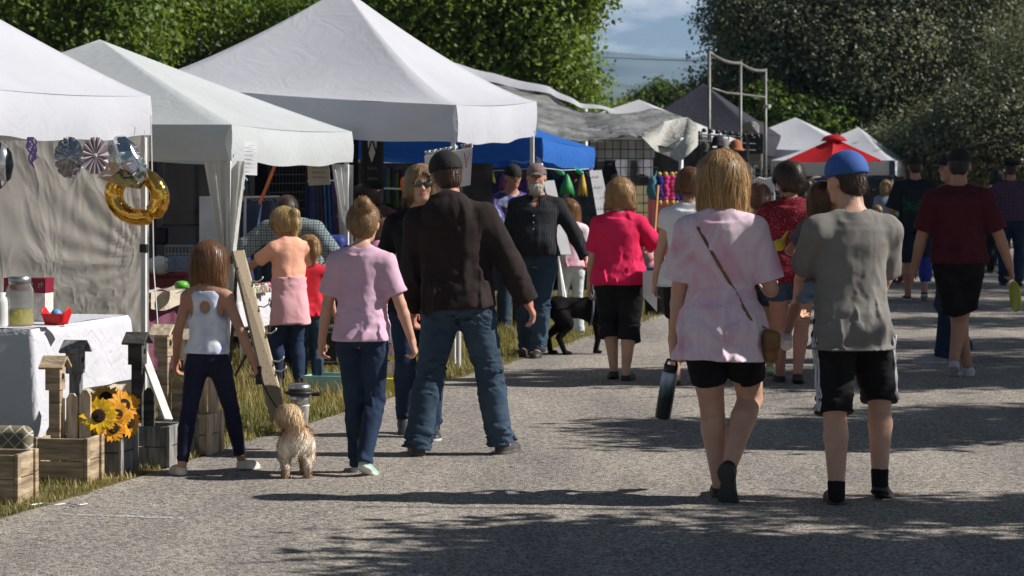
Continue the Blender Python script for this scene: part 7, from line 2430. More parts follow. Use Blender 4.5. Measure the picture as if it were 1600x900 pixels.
TANKM = mat_ramp('tie_dye_blue', [(.3, (.40, .46, .68)), (.5, (.62, .66, .78)), (.65, (.76, .77, .82)), (.8, (.50, .54, .70))], 7, 1.0)
PEACH = mat_ramp('cotton_peach', [(.3, (.84, .40, .27)), (.7, (.90, .47, .34))], 5)
ROSE = mat_ramp('cotton_rose', [(.3, (.66, .34, .38)), (.7, (.74, .41, .44))], 5)
PINKL = mat_ramp('cotton_light_pink', [(.3, (.60, .38, .50)), (.7, (.68, .45, .57))], 4)
REDT = mat_ramp('cotton_red', [(.3, (.50, .015, .03)), (.7, (.62, .03, .05))], 5)
MAGT = mat_ramp('cotton_bright_pink', [(.3, (.62, .012, .075)), (.7, (.78, .03, .12))], 4)
GREYT = mat_ramp('cotton_grey', [(.3, (.17, .16, .15)), (.7, (.235, .22, .20))], 5)
MAROON = mat_ramp('cotton_maroon', [(.3, (.060, .010, .016)), (.7, (.085, .016, .024))], 5)
WHITET = mat_ramp('cotton_white', [(.3, (.66, .67, .72)), (.7, (.76, .77, .8))], 5)
NAVYT = mat_ramp('cotton_navy', [(.3, (.025, .03, .08)), (.7, (.04, .05, .12))], 5)
FLORAL = mat_ramp('floral_red', [(.0, (.60, .48, .46)), (.16, (.45, .20, .22)), (.24, (.22, .010, .022)), (1, (.10, .006, .014))], 75, vor=True)
FLORALD = mat_ramp('floral_dark', [(.0, (.34, .26, .24)), (.14, (.28, .16, .14)), (.2, (.05, .022, .022)), (1, (.03, .014, .014))], 9, vor=True)
PLAIDG = plaid('plaid_teal', (.10, .14, .15), (.30, .34, .35), (.03, .05, .06), 46)
PLAIDP = plaid('plaid_purple', (.035, .012, .035), (.20, .13, .20), (.01, .006, .014), 34)
PINST = stripes('pinstripe_black', (.010, .011, .014), (.055, .058, .066), 16)
TIEB = mat_ramp('tie_dye_purple', [(.3, (.05, .02, .14)), (.5, (.08, .06, .2)), (.6, (.35, .42, .55)), (.75, (.10, .14, .28))], 6, 1.2)
GREYB = mat_ramp('knit_grey_blue', [(.3, (.20, .24, .30)), (.7, (.30, .34, .40))], 6)
DENS = mat_ramp('denim_shorts', [(.3, (.035, .05, .09)), (.7, (.07, .09, .15))], 8)
CAPB = M_('cap_black', (.014, .013, .013), rough=.85, var=.2, bump=.1, bscale=300)
CAPBL = M_('cap_blue', (.035, .10, .34), rough=.8, var=.15, bump=.1, bscale=300)
CAPG = plaid('cap_plaid', (.16, .15, .145), (.30, .13, .12), (.05, .05, .05), 60)
YR = math.degrees(ROADROT)


def at_px(px, py): return G(px, py)


# girl in the white tank top
g = Fig(1.27, 'c', feet={-1: (-.088, -.10, 4, 30), 1: (.115, .12, 8, -16)}, hands={-1: (-.165, .08, .49), 1: (.215, .0, .455)}, elbow={-1: (-.6, -.8, 0), 1: (.5, -1, 0)}, head=(-4, 0, -6), twist=-4)
p_girl = make_person('person', G(325, 741), -8, g, 'girl with long brown hair in a racerback tank top and navy leggings', None, .0075, SKIN_TAN, {-1: dict(curl=40), 1: dict(curl=55)},
    shirt=dict(name='tank_top', mat=TANKM, tank=True, hem=.015, flare=.010, ease=.014, fold=.006, neck=1.5), trousers=dict(name='leggings', mat=LEGG, inf=(.007, .006, .006, .006), end=.97, fold=.003),
    shoes=((.62, .58, .52), (.66, .64, .60), 'low'), hair=dict(style='long', col=(.155, .075, .035), length=.30, n=2600, tip=(1.35, 1.25, 1.1)), seed=3)
# girl in peach with a sweater tied round the waist
gp = Fig(1.38, 'c', feet={-1: (-.055, .02, 0, 20), 1: (.05, -.02, 0, 0)}, hands={-1: (-.26, .22, .60), 1: (.14, .14, .53)}, elbow={-1: (-1, -.6, -.3), 1: (.7, -1, 0)}, head=(-14, 0, 34), lean=4)
p_peach = make_person('person', G(452, 612), 22, gp, 'blonde girl with a ponytail in a peach shirt, a pink sweater tied round her waist', None, .0085, SKIN_TAN, None,
    shirt=dict(mat=PEACH, sleeve=.36, hem=.075, ease=.018, sl_ease=.02, fold=.009), trousers=dict(mat=JEAND, inf=(.01, .012, .012, .012), fold=.005), shoes=((.04, .04, .05), (.5, .5, .5), 'low'),
    hair=dict(style='pony', col=(.44, .30, .13), length=.55, n=1700, tip=(1.3, 1.3, 1.3)), seed=4)
F = Field(*gp.box(), .0085)
H = gp.H
st = [(-.155 * H, -.006 * H, .102 * H, .078 * H), (-.06 * H, -.006 * H, .092 * H, .078 * H), (.04 * H, 0, .082 * H, .068 * H), (.105 * H, .002 * H, .082 * H, .068 * H)]
F.add(loft(gp.pel, gp.Rt, st, .016, zlo=-.155 * H), .01)
F.add(cone(gp.T((.05 * H, .06 * H, .06 * H)), gp.T((.085 * H, .05 * H, -.10 * H)), .03, .022), .02); F.add(cone(gp.T((-.03 * H, .07 * H, .06 * H)), gp.T((.06 * H, .07 * H, .06 * H)), .03, .03), .02)
nn1, nn2 = SineNoise(5, 40, (1, 1, .2)), SineNoise(6, 70, (.3, .3, 1.5))
F.disp(lambda X, Y, Z: .008 * nn1(X, Y, Z) + .010 * (np.abs(nn2(X, Y, Z)) - .25) * -1 * np.clip((Z - gp.pel[2]) / .05, 0, 1))
sdf_obj('tied_sweater', F, ROSE, p_peach)
# small girl in red
g = Fig(1.16, 'c', feet={-1: (-.05, .02, 0, 10), 1: (.05, -.02, 0, -5)}, hands={-1: (-.12, .12, .5), 1: (.17, .07, .47)}, head=(-10, 0, 20))
make_person('person', G(484, 610), 6, g, 'small girl in a red shirt and jeans beside the blonde girl in peach', None, .0085, SKIN, None, shirt=dict(mat=REDT, sleeve=.5, hem=-.02, ease=.018, fold=.008), trousers=dict(mat=JEAN, inf=(.01, .012, .012, .014)), shoes=((.05, .05, .06), (.5, .5, .5), 'low'), hair=dict(style='pony', col=(.34, .20, .085), length=.45, n=1100), seed=6)
# stallholder in plaid leaning over the table
g = Fig(1.80, 'm', 1.05, hands={-1: (-.10, .30, .44), 1: (.24, .30, .42)}, elbow={1: (1, -.2, -.2), -1: (-1, -.2, -.2)}, lean=52, head=(22, 0, 0), drop=.04)
make_person('person', from_px(466, 0, 21.15), 176, g, 'dark-haired stallholder in a grey plaid shirt leaning over the grey-white table', None, .01, SKIN_DK, None, shirt=dict(mat=PLAIDG, sleeve=.5, hem=-.03, ease=.02, sl_ease=.025, collar=True), trousers=dict(mat=JEAND, inf=(.014, .02, .022, .03)), shoes=((.03, .03, .03), (.06, .06, .06), 'low'), hair=dict(style='short', col=(.05, .03, .02), n=700, vol=.006), seed=7)
# girl in light pink with a bun
g = Fig(1.49, 'c', feet={-1: (-.032, .06, 0, 8), 1: (.024, -.09, 26, -4)}, hands={-1: (-.165, .04, .48), 1: (.19, .02, .475)}, elbow={-1: (-.7, -1, 0), 1: (.8, -1, 0)}, head=(0, 0, -6), fat=1.04)
make_person('person', G(566, 742), -10, g, 'girl with a hair bun in a light pink t-shirt, dark jeans and mint green shoes', None, .0075, SKIN, {1: dict(curl=60), -1: dict(curl=45)},
    shirt=dict(mat=PINKL, sleeve=.40, hem=-.030, flare=.016, ease=.02, sl_ease=.024, fold=.010, straight=True), trousers=dict(mat=JEAND, inf=(.012, .012, .010, .012), fold=.006, pockets=True), shoes=((.30, .52, .42), (.60, .62, .58), 'low'), hair=dict(style='bun', col=(.30, .18, .085), n=2200, vol=.010), seed=9)
# man in the black hoodie
g = Fig(1.76, 'm', 1.10, feet={-1: (-.125, -.05, 0, 16), 1: (.135, .05, 0, -10)}, hands={-1: (-.175, .10, .475), 1: (.235, .03, .50)}, elbow={-1: (-.8, -1, 0), 1: (.9, -1, .0)}, head=(-3, 0, 30), twist=2, side=-5)
p_hood = make_person('person', G(716, 712), -10, g, 'man in a black hoodie, blue jeans and black cap, standing with his feet apart', None, .0075, SKIN_DK, {-1: dict(curl=40), 1: dict(curl=40)},
    shirt=dict(name='hoodie', mat=HOODM, hem=-.030, flare=.014, sleeve=.99, ease=.034, sl_ease=.034, hood=True, fold=.011, straight=True, cuff=.012), trousers=dict(mat=JEAN, inf=(.018, .024, .024, .040), fold=.010, pockets=True), shoes=((.055, .052, .05), (.10, .095, .09), 'low'), hair=dict(style='short', col=(.085, .045, .028), n=900, vol=.006), seed=11)
sdf_obj('cap', cap_field(g, .007, bill=(0, 6), tall=.04, big=1.04), CAPB, p_hood)
# woman in sunglasses walking towards the camera behind him
g = Fig(1.70, 'f', 1.08, feet={-1: (-.04, .10, 0, 0), 1: (.06, -.10, 30, 0)}, hands={-1: (-.15, .05, .47), 1: (.16, -.05, .48)}, head=(-3, 0, 4))
p_sun = make_person('person', G(657, 680), 184, g, 'woman in black sunglasses and dark top walking past the man in the hoodie', None, .008, SKIN, None, shirt=dict(mat=BLK, sleeve=.9, hem=-.06, vee=1.0), trousers=dict(mat=JEAND, inf=(.008, .01, .01, .014)), shoes=((.03, .03, .035), (.6, .6, .62), 'sneaker'), hair=dict(style='bob', col=(.30, .20, .11), length=-.06, vol=.013, n=1500), seed=12)


def shades(g, parent, frame=(.01, .01, .01), lens=(.02, .06, .045), name='sunglasses'):
    h, o, Rh = g.hh, g.chin0, g.Rh
    T = lambda x, y, z: Vector(o + Rh @ v3(x * h, y * h, z * h))
    F = Field(o - h * .9, o + h * 1.4, .004)
    for s_ in (-1, 1):
        F.add(ell(T(s_ * .155, .385, .51), (.135 * h, .030 * h, .085 * h), Rh @ rotm(0, 0, -s_ * 14)), .004)
        F.add(cone(T(s_ * .27, .33, .545), T(s_ * .36, -.02, .52), .016 * h, .014 * h), .004)
    F.add(cone(T(-.06, .40, .54), T(.06, .40, .54), .018 * h, .018 * h), .004)
    o1 = sdf_obj(name, F, M_('glasses_%02d' % int(frame[0] * 99), frame, rough=.25), parent)
    for s_ in (-1, 1):
        Q = Field(o - h * .9, o + h * 1.4, .004); Q.add(ell(T(s_ * .155, .405, .505), (.108 * h, .022 * h, .062 * h), Rh @ rotm(0, 0, -s_ * 14)), 0)
        sdf_obj('lens', Q, M_('lens_dark', lens, rough=.08, spec=.8), o1)


shades(g, p_sun)
# stooping woman and child in the tall canopy
g = Fig(1.68, 'f', 1.15, hands={-1: (-.12, .26, .50), 1: (.12, .26, .48)}, lean=38, head=(-6, 0, 0))
make_person('person', from_px(640, 0, 22.8), 70, g, 'woman in a dark floral top stooping over the stall under the tall canopy', None, .011, SKIN_DK, None, shirt=dict(mat=FLORALD, sleeve=.5, hem=-.06), trousers=dict(mat=BLK), shoes=((.03, .03, .03), (.05, .05, .05), 'low'), hair=dict(style='bob', col=(.05, .025, .018), length=.0, n=600), seed=13)
g = Fig(1.25, 'c', hands={-1: (-.12, .18, .55), 1: (.12, .18, .55)}, head=(-16, 0, 0))
make_person('person', from_px(598, 0, 21.2), -20, g, 'child in a bright pink jacket just behind the girl with the bun', None, .010, SKIN, None, shirt=dict(mat=M_('jacket_pink', (.72, .30, .46), rough=.6), sleeve=.95, hem=-.03, ease=.03, hood=True), trousers=dict(mat=JEAND), shoes=((.3, .1, .15), (.6, .6, .6), 'low'), hair=dict(style='short', col=(.22, .12, .06), n=500), seed=14)
# bearded man
gb = Fig(1.70, 'm', 1.15, feet={-1: (-.02, .09, 0, 0), 1: (.06, -.05, 0, -10)}, hands={-1: (-.275, .05, .50), 1: (.16, .06, .46)}, elbow={-1: (-.9, -1, 0), 1: (.8, -1, 0)}, head=(2, 0, 4), lean=-2)
p_beard = make_person('person', G(838, 556), 172, gb, 'smiling white-bearded man in a plaid cap and black pinstriped shirt, holding a leash', None, .009, SKIN_DK, {-1: dict(curl=65)},
    shirt=dict(mat=PINST, sleeve=.98, hem=.005, belly=.045, ease=.02, sl_ease=.024, collar=True, vee=.8, fold=.007, cuff=.008), trousers=dict(mat=JEAN, inf=(.012, .018, .020, .034), top=.05, fold=.008), shoes=((.03, .028, .026), (.05, .048, .045), 'low'), hair=dict(style='short', col=(.42, .40, .37), n=600, vol=.004), seed=15)
sdf_obj('cap', cap_field(gb, .008, bill=(0, 2)), CAPG, p_beard)
F = Field(gb.chin0 - .25, gb.chin0 + .3, .006); h = gb.hh
T = lambda x, y, z: gb.chin0 + gb.Rh @ v3(x * h, y * h, z * h)
F.add(ell(T(0, .20, .02), (.24 * h, .19 * h, .22 * h), gb.Rh), 0); F.add(ell(T(0, .30, .13), (.19 * h, .12 * h, .13 * h), gb.Rh), .02)
for s_ in (-1, 1): F.add(ell(T(s_ * .22, .08, .24), (.09 * h, .15 * h, .22 * h), gb.Rh), .02)
F.add(ell(T(0, .375, .30), (.15 * h, .05 * h, .035 * h), gb.Rh), .01); F.add(ell(T(0, .44, .235), (.11 * h, .06 * h, .035 * h), gb.Rh), .008, sub=True)
VV, FF, CC = strands(F, gb, 900, .06, .005, 5)
V, Q = F.polys(); me = np_mesh('beard', np.concatenate([V, VV]), np.concatenate([Q, FF + len(V)])); set_col(me, np.concatenate([np.full((len(V), 3), .8), CC]))
link_mesh('beard', me, M_('beard_white', (.50, .46, .41), rough=.6, attr=True), p_beard, True)
bl = MB(); bl.lathe([(.150, -.012), (.154, -.01), (.154, .018), (.150, .02)], (0, 0, 0), 32)
o = bl.build('belt', M_('belt_black', (.012, .011, .01), rough=.45), p_beard, True); o.location = gb.pel + v3(0, .012, .045 * gb.H); o.scale = (1.02, .86, 1)
MB().box(gb.pel + v3(0, .142, .048 * gb.H), (.05, .012, .035)).build('buckle', STEEL, p_beard, bevel=.004)
btn = MB()
for k in range(5): MB().lathe([(0, 0), (.006, 0), (.005, .004), (0, .005)], gb.T((0, (.118 + .014 * math.sin(k * .8)) * gb.H * .97, (.075 + .035 * k) * gb.H)), 10, Matrix.Rotation(R(-90), 3, 'X')).build('button', METAL, p_beard)
# man with a tie-dye shirt behind him
g = Fig(1.70, 'm', 1.08, hands={-1: (-.13, .2, .5), 1: (.13, .2, .5)}, head=(-10, 0, 0))
pq = make_person('person', from_px(799, 0, 26.2), 200, g, 'man in a black hat and purple tie-dye shirt standing behind the bearded man', None, .012, SKIN_DK, None, shirt=dict(mat=TIEB, sleeve=.5, hem=-.04), trousers=dict(mat=JEAN, inf=(.014, .02, .02, .03)), shoes=((.2, .2, .2), (.5, .5, .5), 'low'), hair=dict(style='short', col=(.03, .02, .02), n=300, vol=.004), seed=17)
sdf_obj('hat', cap_field(g, .011, bill=(0, 0), billl=.2), CAPB, pq)
# long haired girl in white trousers
g = Fig(1.36, 'c', feet={-1: (-.06, 0, 0, 10), 1: (.06, .0, 0, 0)}, hands={-1: (-.1, .2, .55), 1: (.12, .18, .5)}, head=(-8, 0, 20), lean=6)
make_person('person', from_px(893, 0, 25.6), 10, g, 'girl with long wavy brown hair and pale trousers beyond the bearded man', None, .011, SKIN_TAN, None, shirt=dict(mat=mat_ramp('top_pink_white', [(.4, (.7, .68, .7)), (.6, (.62, .2, .3))], 5), sleeve=.3, hem=-.02), trousers=dict(mat=M_('trouser_pale', (.55, .60, .62), rough=.85), inf=(.01, .012, .012, .02)), shoes=((.6, .6, .6), (.7, .7, .7), 'low'), hair=dict(style='long', col=(.20, .10, .04), length=.75, n=1100, tip=(1.5, 1.3, 1.1)), seed=19)
# woman in bright pink
g = Fig(1.58, 'f', 1.22, feet={-1: (-.03, .03, 10, 10), 1: (.035, -.04, 0, -6)}, hands={-1: (-.165, .06, .42), 1: (.20, .19, .585)}, elbow={1: (.8, -1, -.4), -1: (-.8, -1, 0)}, head=(-2, 0, -10))
make_person('person', G(968, 595), -8, g, 'woman with a blonde bob in a bright pink shirt and black capri trousers', None, .009, SKIN, None,
    shirt=dict(mat=MAGT, sleeve=.44, hem=-.04, flare=.016, ease=.022, sl_ease=.026, fold=.009, straight=True), trousers=dict(name='capri_trousers', mat=BLK, inf=(.02, .03, .03, .03), end=.66, wide=.018, fold=.007), shoes=((.015, .03, .03), (.02, .02, .022), 'low'), hair=dict(style='bob', col=(.36, .22, .10), length=.10, n=2200, vol=.03, tip=(1.1, 1.1, 1.1)), seed=21)
# woman in the white shirt
g = Fig(1.67, 'f', 1.2, feet={-1: (-.06, -.05, 20, 8), 1: (.05, .10, 0, 0)}, hands={-1: (-.17, .06, .46), 1: (.17, .1, .48)}, head=(0, 0, 10))
p_white = make_person('person', G(1078, 603), -10, g, 'woman with short reddish brown hair in a white sleeveless shirt beside the tie-dye shirt', None, .009, SKIN, None, shirt=dict(mat=WHITET, sleeve=.18, hem=-.06, ease=.022, fold=.008), trousers=dict(name='shorts', mat=BLK, inf=(.014, .02, .02, .02), end=.42, wide=.01), shoes=((.25, .16, .1), (.2, .15, .1), 'low'), hair=dict(style='bob', col=(.15, .06, .03), length=-.22, n=1300, tip=(1.6, 1.5, 1.4)), seed=23)
# woman in tie-dye
gt = Fig(1.76, 'f', 1.06, feet={-1: (-.012, .05, 0, 6), 1: (.006, -.14, 78, -14, .035)}, hands={-1: (-.140, .02, .445), 1: (.125, .15, .60)}, elbow={-1: (-.8, -1, 0), 1: (.25, -1, -.4)}, head=(0, 0, -3), drop=.008, legw=1.06)
p_tie = make_person('person', G(1128, 782), -11, gt, 'woman with long straight blonde hair in a pink tie-dye shirt and black shorts', None, .0075, SKIN, {-1: dict(curl=62, thumb=1), 1: dict(curl=50)},
    shirt=dict(mat=TIE, sleeve=.45, hem=-.105, flare=.020, ease=.022, sl_ease=.032, fold=.009), trousers=dict(name='shorts', mat=BLK, inf=(.010, .012, .012, .012), end=.36, wide=.004, fold=.004), shoes=((.014, .014, .015), (.035, .035, .036), 'low'), hair=dict(style='long', col=(.36, .215, .095), length=.36, n=5200, vol=.035, width=.0035, tip=(1.25, 1.2, 1.05)), seed=25)
# teenage girl between
g = Fig(1.54, 'c', feet={-1: (-.05, .0, 0, 8), 1: (.06, -.05, 20, 0)}, head=(0, 0, 12))
make_person('person', G(1186, 588), -10, g, 'girl with pinned-up brown hair and green shoes beyond the tie-dye shirt', None, .01, SKIN, None, shirt=dict(mat=NAVYT, sleeve=.5, hem=-.03), trousers=dict(name='shorts', mat=DENS, end=.3, inf=(.01, .014, .014, .014)), shoes=((.45, .62, .22), (.62, .66, .5), 'low'), hair=dict(style='up', col=(.19, .10, .05), n=900, tip=(1.5, 1.4, 1.2)), seed=27)
# woman in the red floral blouse
gr_ = Fig(1.70, 'f', 1.24, feet={-1: (-.05, .06, 0, 4), 1: (.03, -.05, 14, -4)}, hands={-1: (-.18, .10, .52), 1: (.17, .12, .52)}, head=(-2, 0, 48))
p_red = make_person('person', G(1236, 600), -8, gr_, 'woman with dark pinned hair in a red floral blouse and denim shorts', None, .009, SKIN_DK, None, shirt=dict(name='blouse', mat=FLORAL, sleeve=.42, hem=-.055, flare=.02, ease=.03, sl_ease=.045, fold=.010, straight=True), trousers=dict(name='shorts', mat=DENS, end=.26, inf=(.012, .016, .016, .016), wide=.006), shoes=((.02, .02, .02), (.03, .03, .03), 'low'), hair=dict(style='up', col=(.045, .022, .016), n=1800, vol=.04, tip=(1.6, 1.4, 1.2)), seed=29)
shades(gr_, p_red, (.6, .6, .6))
# young man in grey with a child on his arm
gy = Fig(1.74, 'm', .98, feet={-1: (-.055, -.05, 0, -8), 1: (.085, .02, 22, -26)}, hands={-1: (-.11, .22, .56), 1: (.10, .21, .545)}, elbow={-1: (-1, -.6, -.2), 1: (1, -.7, -.1)}, head=(-4, 0, 28), twist=8)
p_grey = make_person('person', G(1330, 786), 6, gy, 'young man in a grey t-shirt and blue cap carrying a child', None, .0075, SKIN, {-1: dict(curl=45), 1: dict(curl=45)},
    shirt=dict(mat=GREYT, sleeve=.46, hem=-.075, flare=.018, ease=.024, sl_ease=.030, fold=.0075, straight=True), trousers=dict(name='shorts', mat=BLK, inf=(.022, .03, .03, .03), end=.52, wide=.020, fold=.008), shoes=((.014, .014, .016), (.03, .03, .034), 'sneaker'), hair=dict(style='short', col=(.05, .028, .02), n=900, vol=.006), seed=31)
sdf_obj('cap', cap_field(gy, .007, bill=(0, 6), tall=.05, big=1.08), CAPBL, p_grey)
TF = trouser_field(gy, .009, inf=(.022, .03, .03, .03), end=.52, wide=.020, fold=.008, seed=36)
for q in (-1, 1):      # white side stripes on the shorts and dark socks
    hp, kn, an = gy.hipj[q], gy.knee[q], gy.ank[q]
    sd_ = v3(q, -.35, 0); sd_ /= np.linalg.norm(sd_)
    mb = MB()
    for k in (-1, 0, 1):
        pts = []
        for i in range(10):
            t = .10 + .90 * i / 9
            rr = .054 * gy.H * (1 - t) + .034 * gy.H * t + .026 + .022 * t + (.006 if i else 0)
            pts.append(Vector(project(TF, hp * (1 - t) + kn * t + v3(0, .018 * k, 0), -sd_, .2)))
        mb.tube(pts, .0055, 6)
    mb.build('stripe', M_('stripe_white', (.62, .62, .66), rough=.8), p_grey, True)
    Fk = Field(an - .15, an + .18, .007); Fk.add(cone(an - (kn - an) * .06, an + (kn - an) * .13, .021 * gy.H + .006, .0235 * gy.H + .005, cut=True), 0); sdf_obj('sock', Fk, BLK, p_grey)
gk = Fig(1.02, 'c', feet={-1: (-.16, -.06, 24, 20, .17), 1: (.05, .22, 10, 0, .22)}, hands={-1: (-.12, .18, .60), 1: (.14, .20, .70)}, elbow={-1: (-1, -.4, -.3)}, head=(-8, 0, -10), lean=6)
make_person('person', Vector(P(1284, 0, 13.06).xy.to_3d()) + Vector((0, 0, .60)), -24, gk, 'small brown-haired child carried by the young man in the blue cap', None, .008, SKIN_TAN, None, shirt=dict(mat=mat_ramp('top_dusky', [(.3, (.10, .10, .12)), (.7, (.16, .15, .17))], 5), sleeve=.3, hem=-.01), trousers=dict(name='shorts', mat=mat_ramp('denim_light', [(.3, (.12, .22, .34)), (.7, (.2, .32, .44))], 8), end=.28, inf=(.01, .014, .014, .014), wide=.006), shoes=((.50, .52, .58), (.7, .7, .7), 'sneaker'), hair=dict(style='long', col=(.12, .06, .03), length=.42, n=1500), seed=33)
# man in black with a printed shirt
g = Fig(1.80, 'm', 1.08, feet={-1: (-.05, .04, 0, 5), 1: (.06, -.06, 28, -4)}, hands={-1: (-.18, .06, .50), 1: (.17, .05, .47)}, head=(0, 0, 4))
pb_ = make_person('person', G(1430, 470), -8, g, 'man in a black cap and black shirt with a dark green back print', None, .012, SKIN_DK, None, shirt=dict(mat=mat_ramp('cotton_charcoal', [(.3, (.012, .014, .018)), (.7, (.02, .023, .028))], 5), sleeve=.48, hem=-.05, ease=.028, sl_ease=.034, straight=True, fold=.010), trousers=dict(name='shorts', mat=mat_ramp('denim_night', [(.3, (.010, .018, .032)), (.7, (.02, .035, .06))], 5), end=.50, inf=(.02, .026, .026, .026), wide=.012), shoes=((.10, .02, .025), (.5, .5, .5), 'sneaker'), hair=dict(style='short', col=(.05, .03, .02), n=300, vol=.004), seed=35)
sdf_obj('cap', cap_field(g, .010), CAPB, pb_)
PRN = M_('print_green', (.012, .05, .022), rough=.8, var=.9, vscale=26)
mb = MB()
def bpt(u_, v_):
    x = u_ * .15; z = g.pel[2] + (.02 + .23 * v_) * g.H
    return Vector((x, -.134 * math.sqrt(max(.1, 1 - (x / .24) ** 2)) * (1.10 + .06 * v_), z))
mb.grid(lambda s, t: bpt(2 * s - 1, t), 10, 10); mb.build('back_print', PRN, pb_, True)
# man in maroon
gm = Fig(1.82, 'm', 1.10, feet={-1: (.035, .08, 0, 0), 1: (-.02, -.06, 36, 0, .005)}, hands={-1: (-.195, .02, .475), 1: (.225, .04, .475)}, elbow={-1: (-.6, -1, 0), 1: (.7, -1, 0)}, head=(-3, 0, -4))
p_mar = make_person('person', G(1498, 590), -12, gm, 'man in a maroon t-shirt and long black shorts carrying a yellow disc', None, .009, SKIN_TAN, {1: dict(curl=70)},
    shirt=dict(mat=MAROON, sleeve=.46, hem=-.015, ease=.024, sl_ease=.030, straight=True, fold=.010), trousers=dict(name='shorts', mat=BLK, inf=(.024, .032, .032, .032), end=.50, wide=.020), shoes=((.45, .46, .50), (.5, .5, .52), 'sneaker'), hair=dict(style='short', col=(.03, .02, .015), n=500, vol=.004), seed=37)
sdf_obj('cap', cap_field(gm, .009), CAPB, p_mar)
# man in jeans beyond him
g = Fig(1.80, 'm', 1.05, feet={-1: (-.08, .08, 0, 0), 1: (.06, -.08, 20, 0)}, head=(0, 0, 10))
pj = make_person('person', G(1492, 566), 96, g, 'man in jeans and a dark cap walking just beyond the man in maroon', None, .010, SKIN_TAN, None, shirt=dict(mat=BLK, sleeve=.5, hem=-.04), trousers=dict(mat=JEAND, inf=(.016, .022, .022, .036)), shoes=((.35, .36, .4), (.5, .5, .5), 'sneaker'), hair=dict(style='short', col=(.05, .03, .02), n=300, vol=.004), seed=39)
sdf_obj('cap', cap_field(g, .010), CAPB, pj)
# man in plaid with a cowboy hat
g = Fig(1.76, 'm', 1.08, feet={-1: (-.06, .05, 0, 4), 1: (.06, -.05, 18, -4)}, head=(0, 0, 0))
pc = make_person('person', G(1580, 447), -12, g, 'man in a purple plaid shirt, dark jeans and black cowboy hat', None, .013, SKIN_DK, None, shirt=dict(mat=PLAIDP, sleeve=.95, hem=-.0, ease=.024), trousers=dict(mat=JEAND, inf=(.012, .018, .02, .03)), shoes=((.03, .025, .02), (.04, .04, .04), 'low'), hair=dict(style='short', col=(.06, .04, .03), n=300, vol=.004), seed=41)
hat = MB(); h = g.hh; o_ = Vector(g.chin0 + g.Rh @ v3(0, -.06 * h, .74 * h))
hat.lathe([(.40 * h, 0), (.43 * h, .02 * h), (.42 * h, .28 * h), (.36 * h, .48 * h), (.15 * h, .44 * h), (0, .42 * h)], o_, 24)
hat.grid(lambda s, t: o_ + Vector(((.36 + .46 * t) * h * math.cos(s * 6.2832), (.40 + .44 * t) * h * math.sin(s * 6.2832), .22 * h * t * t * math.cos(s * 6.2832) ** 2 - .02 * h * t)), 32, 5)
hat.build('cowboy_hat', CAPB, pc, True, solid=.006)
# people farther off
def far_person(px, d, top, yaw, label, kind, shirtm, trm, hair, skin=SKIN, seed=50, **k):
    fy = HORIZ + CAMH * FPX / d
    H_ = (fy - top) / (FPX / d)
    g = Fig(H_, kind, k.pop('fat', 1.05), feet={-1: (-.05, .03, 0, 6), 1: (.05, -.03, 8, -6)}, head=k.pop('head', (0, 0, 0)), hands=k.pop('hands', None))
    return make_person('person', from_px(px, 0, d), yaw, g, label, None, .014, skin, None, shirt=dict(mat=shirtm, hem=-.05, sleeve=k.pop('sleeve', .5)), trousers=dict(mat=trm, inf=(.01, .016, .016, .02)), shoes=((.08, .08, .08), (.4, .4, .4), 'low'), hair=dict(hair), seed=seed), g
far_person(1384, 42, 282, 178, 'smiling blonde girl in a grey-blue cardigan facing the camera beyond the blue cap', 'f', GREYB, JEAND, dict(style='long', col=(.40, .27, .13), length=.3, n=400), seed=51, sleeve=.9)
far_person(1371, 39, 322, 170, 'small fair-haired child at the side of the girl in the cardigan', 'c', BLK, JEAND, dict(style='short', col=(.30, .2, .1), n=300), seed=52)
far_person(1308, 45.5, 275, 200, 'dark-haired woman standing under the red umbrella', 'f', M_('cotton_taupe', (.09, .075, .07), rough=.9), BLK, dict(style='long', col=(.03, .018, .014), length=.2, n=300), seed=53)
far_person(1557, 40, 266, 8, 'person with black hair in dark clothes left of the man in the cowboy hat', 'f', BLK, BLK, dict(style='bob', col=(.012, .01, .01), length=.05, n=300), seed=54)
far_person(1546, 43, 284, 182, 'child facing the camera left of the man in the cowboy hat', 'c', NAVYT, JEAND, dict(style='short', col=(.2, .12, .06), n=300), seed=55)
far_person(1402, 36.5, 308, 60, 'child in a dark teal shirt behind the man with the printed shirt', 'c', M_('cotton_teal', (.02, .06, .07), rough=.9), M_('short_red', (.28, .03, .03), rough=.9), dict(style='short', col=(.08, .04, .02), n=300), SKIN_DK, seed=56)
far_person(1262, 40, 282, 0, 'person in a dark brown top standing in the shade before the red umbrella', 'f', M_('cotton_brown', (.05, .035, .03), rough=.9), BLK, dict(style='short', col=(.05, .03, .02), n=300), seed=57)
sw = MB(); sw.lathe([(0, 0), (.13, .0), (.17, .01), (.17, .02), (.11, .025), (.10, .09), (0, .10)], (0, 0, 0), 24, Matrix.Rotation(R(80), 3, 'X'))
o = sw.build('straw_hat', M_('straw', (.30, .21, .09), rough=.8, var=.3, vscale=60), None, True); o.location = P(1276, 290, 44); tag(o, 'tan straw hat hanging under the red umbrella', 'hat')

# ---- held and worn things
def hand_pt(g, root, q, f=.5):
    d = g.wri[q] - g.elb[q]; d = d / np.linalg.norm(d)
    p = g.wri[q] + d * .104 * g.H * f
    return root.matrix_basis @ Vector(p)


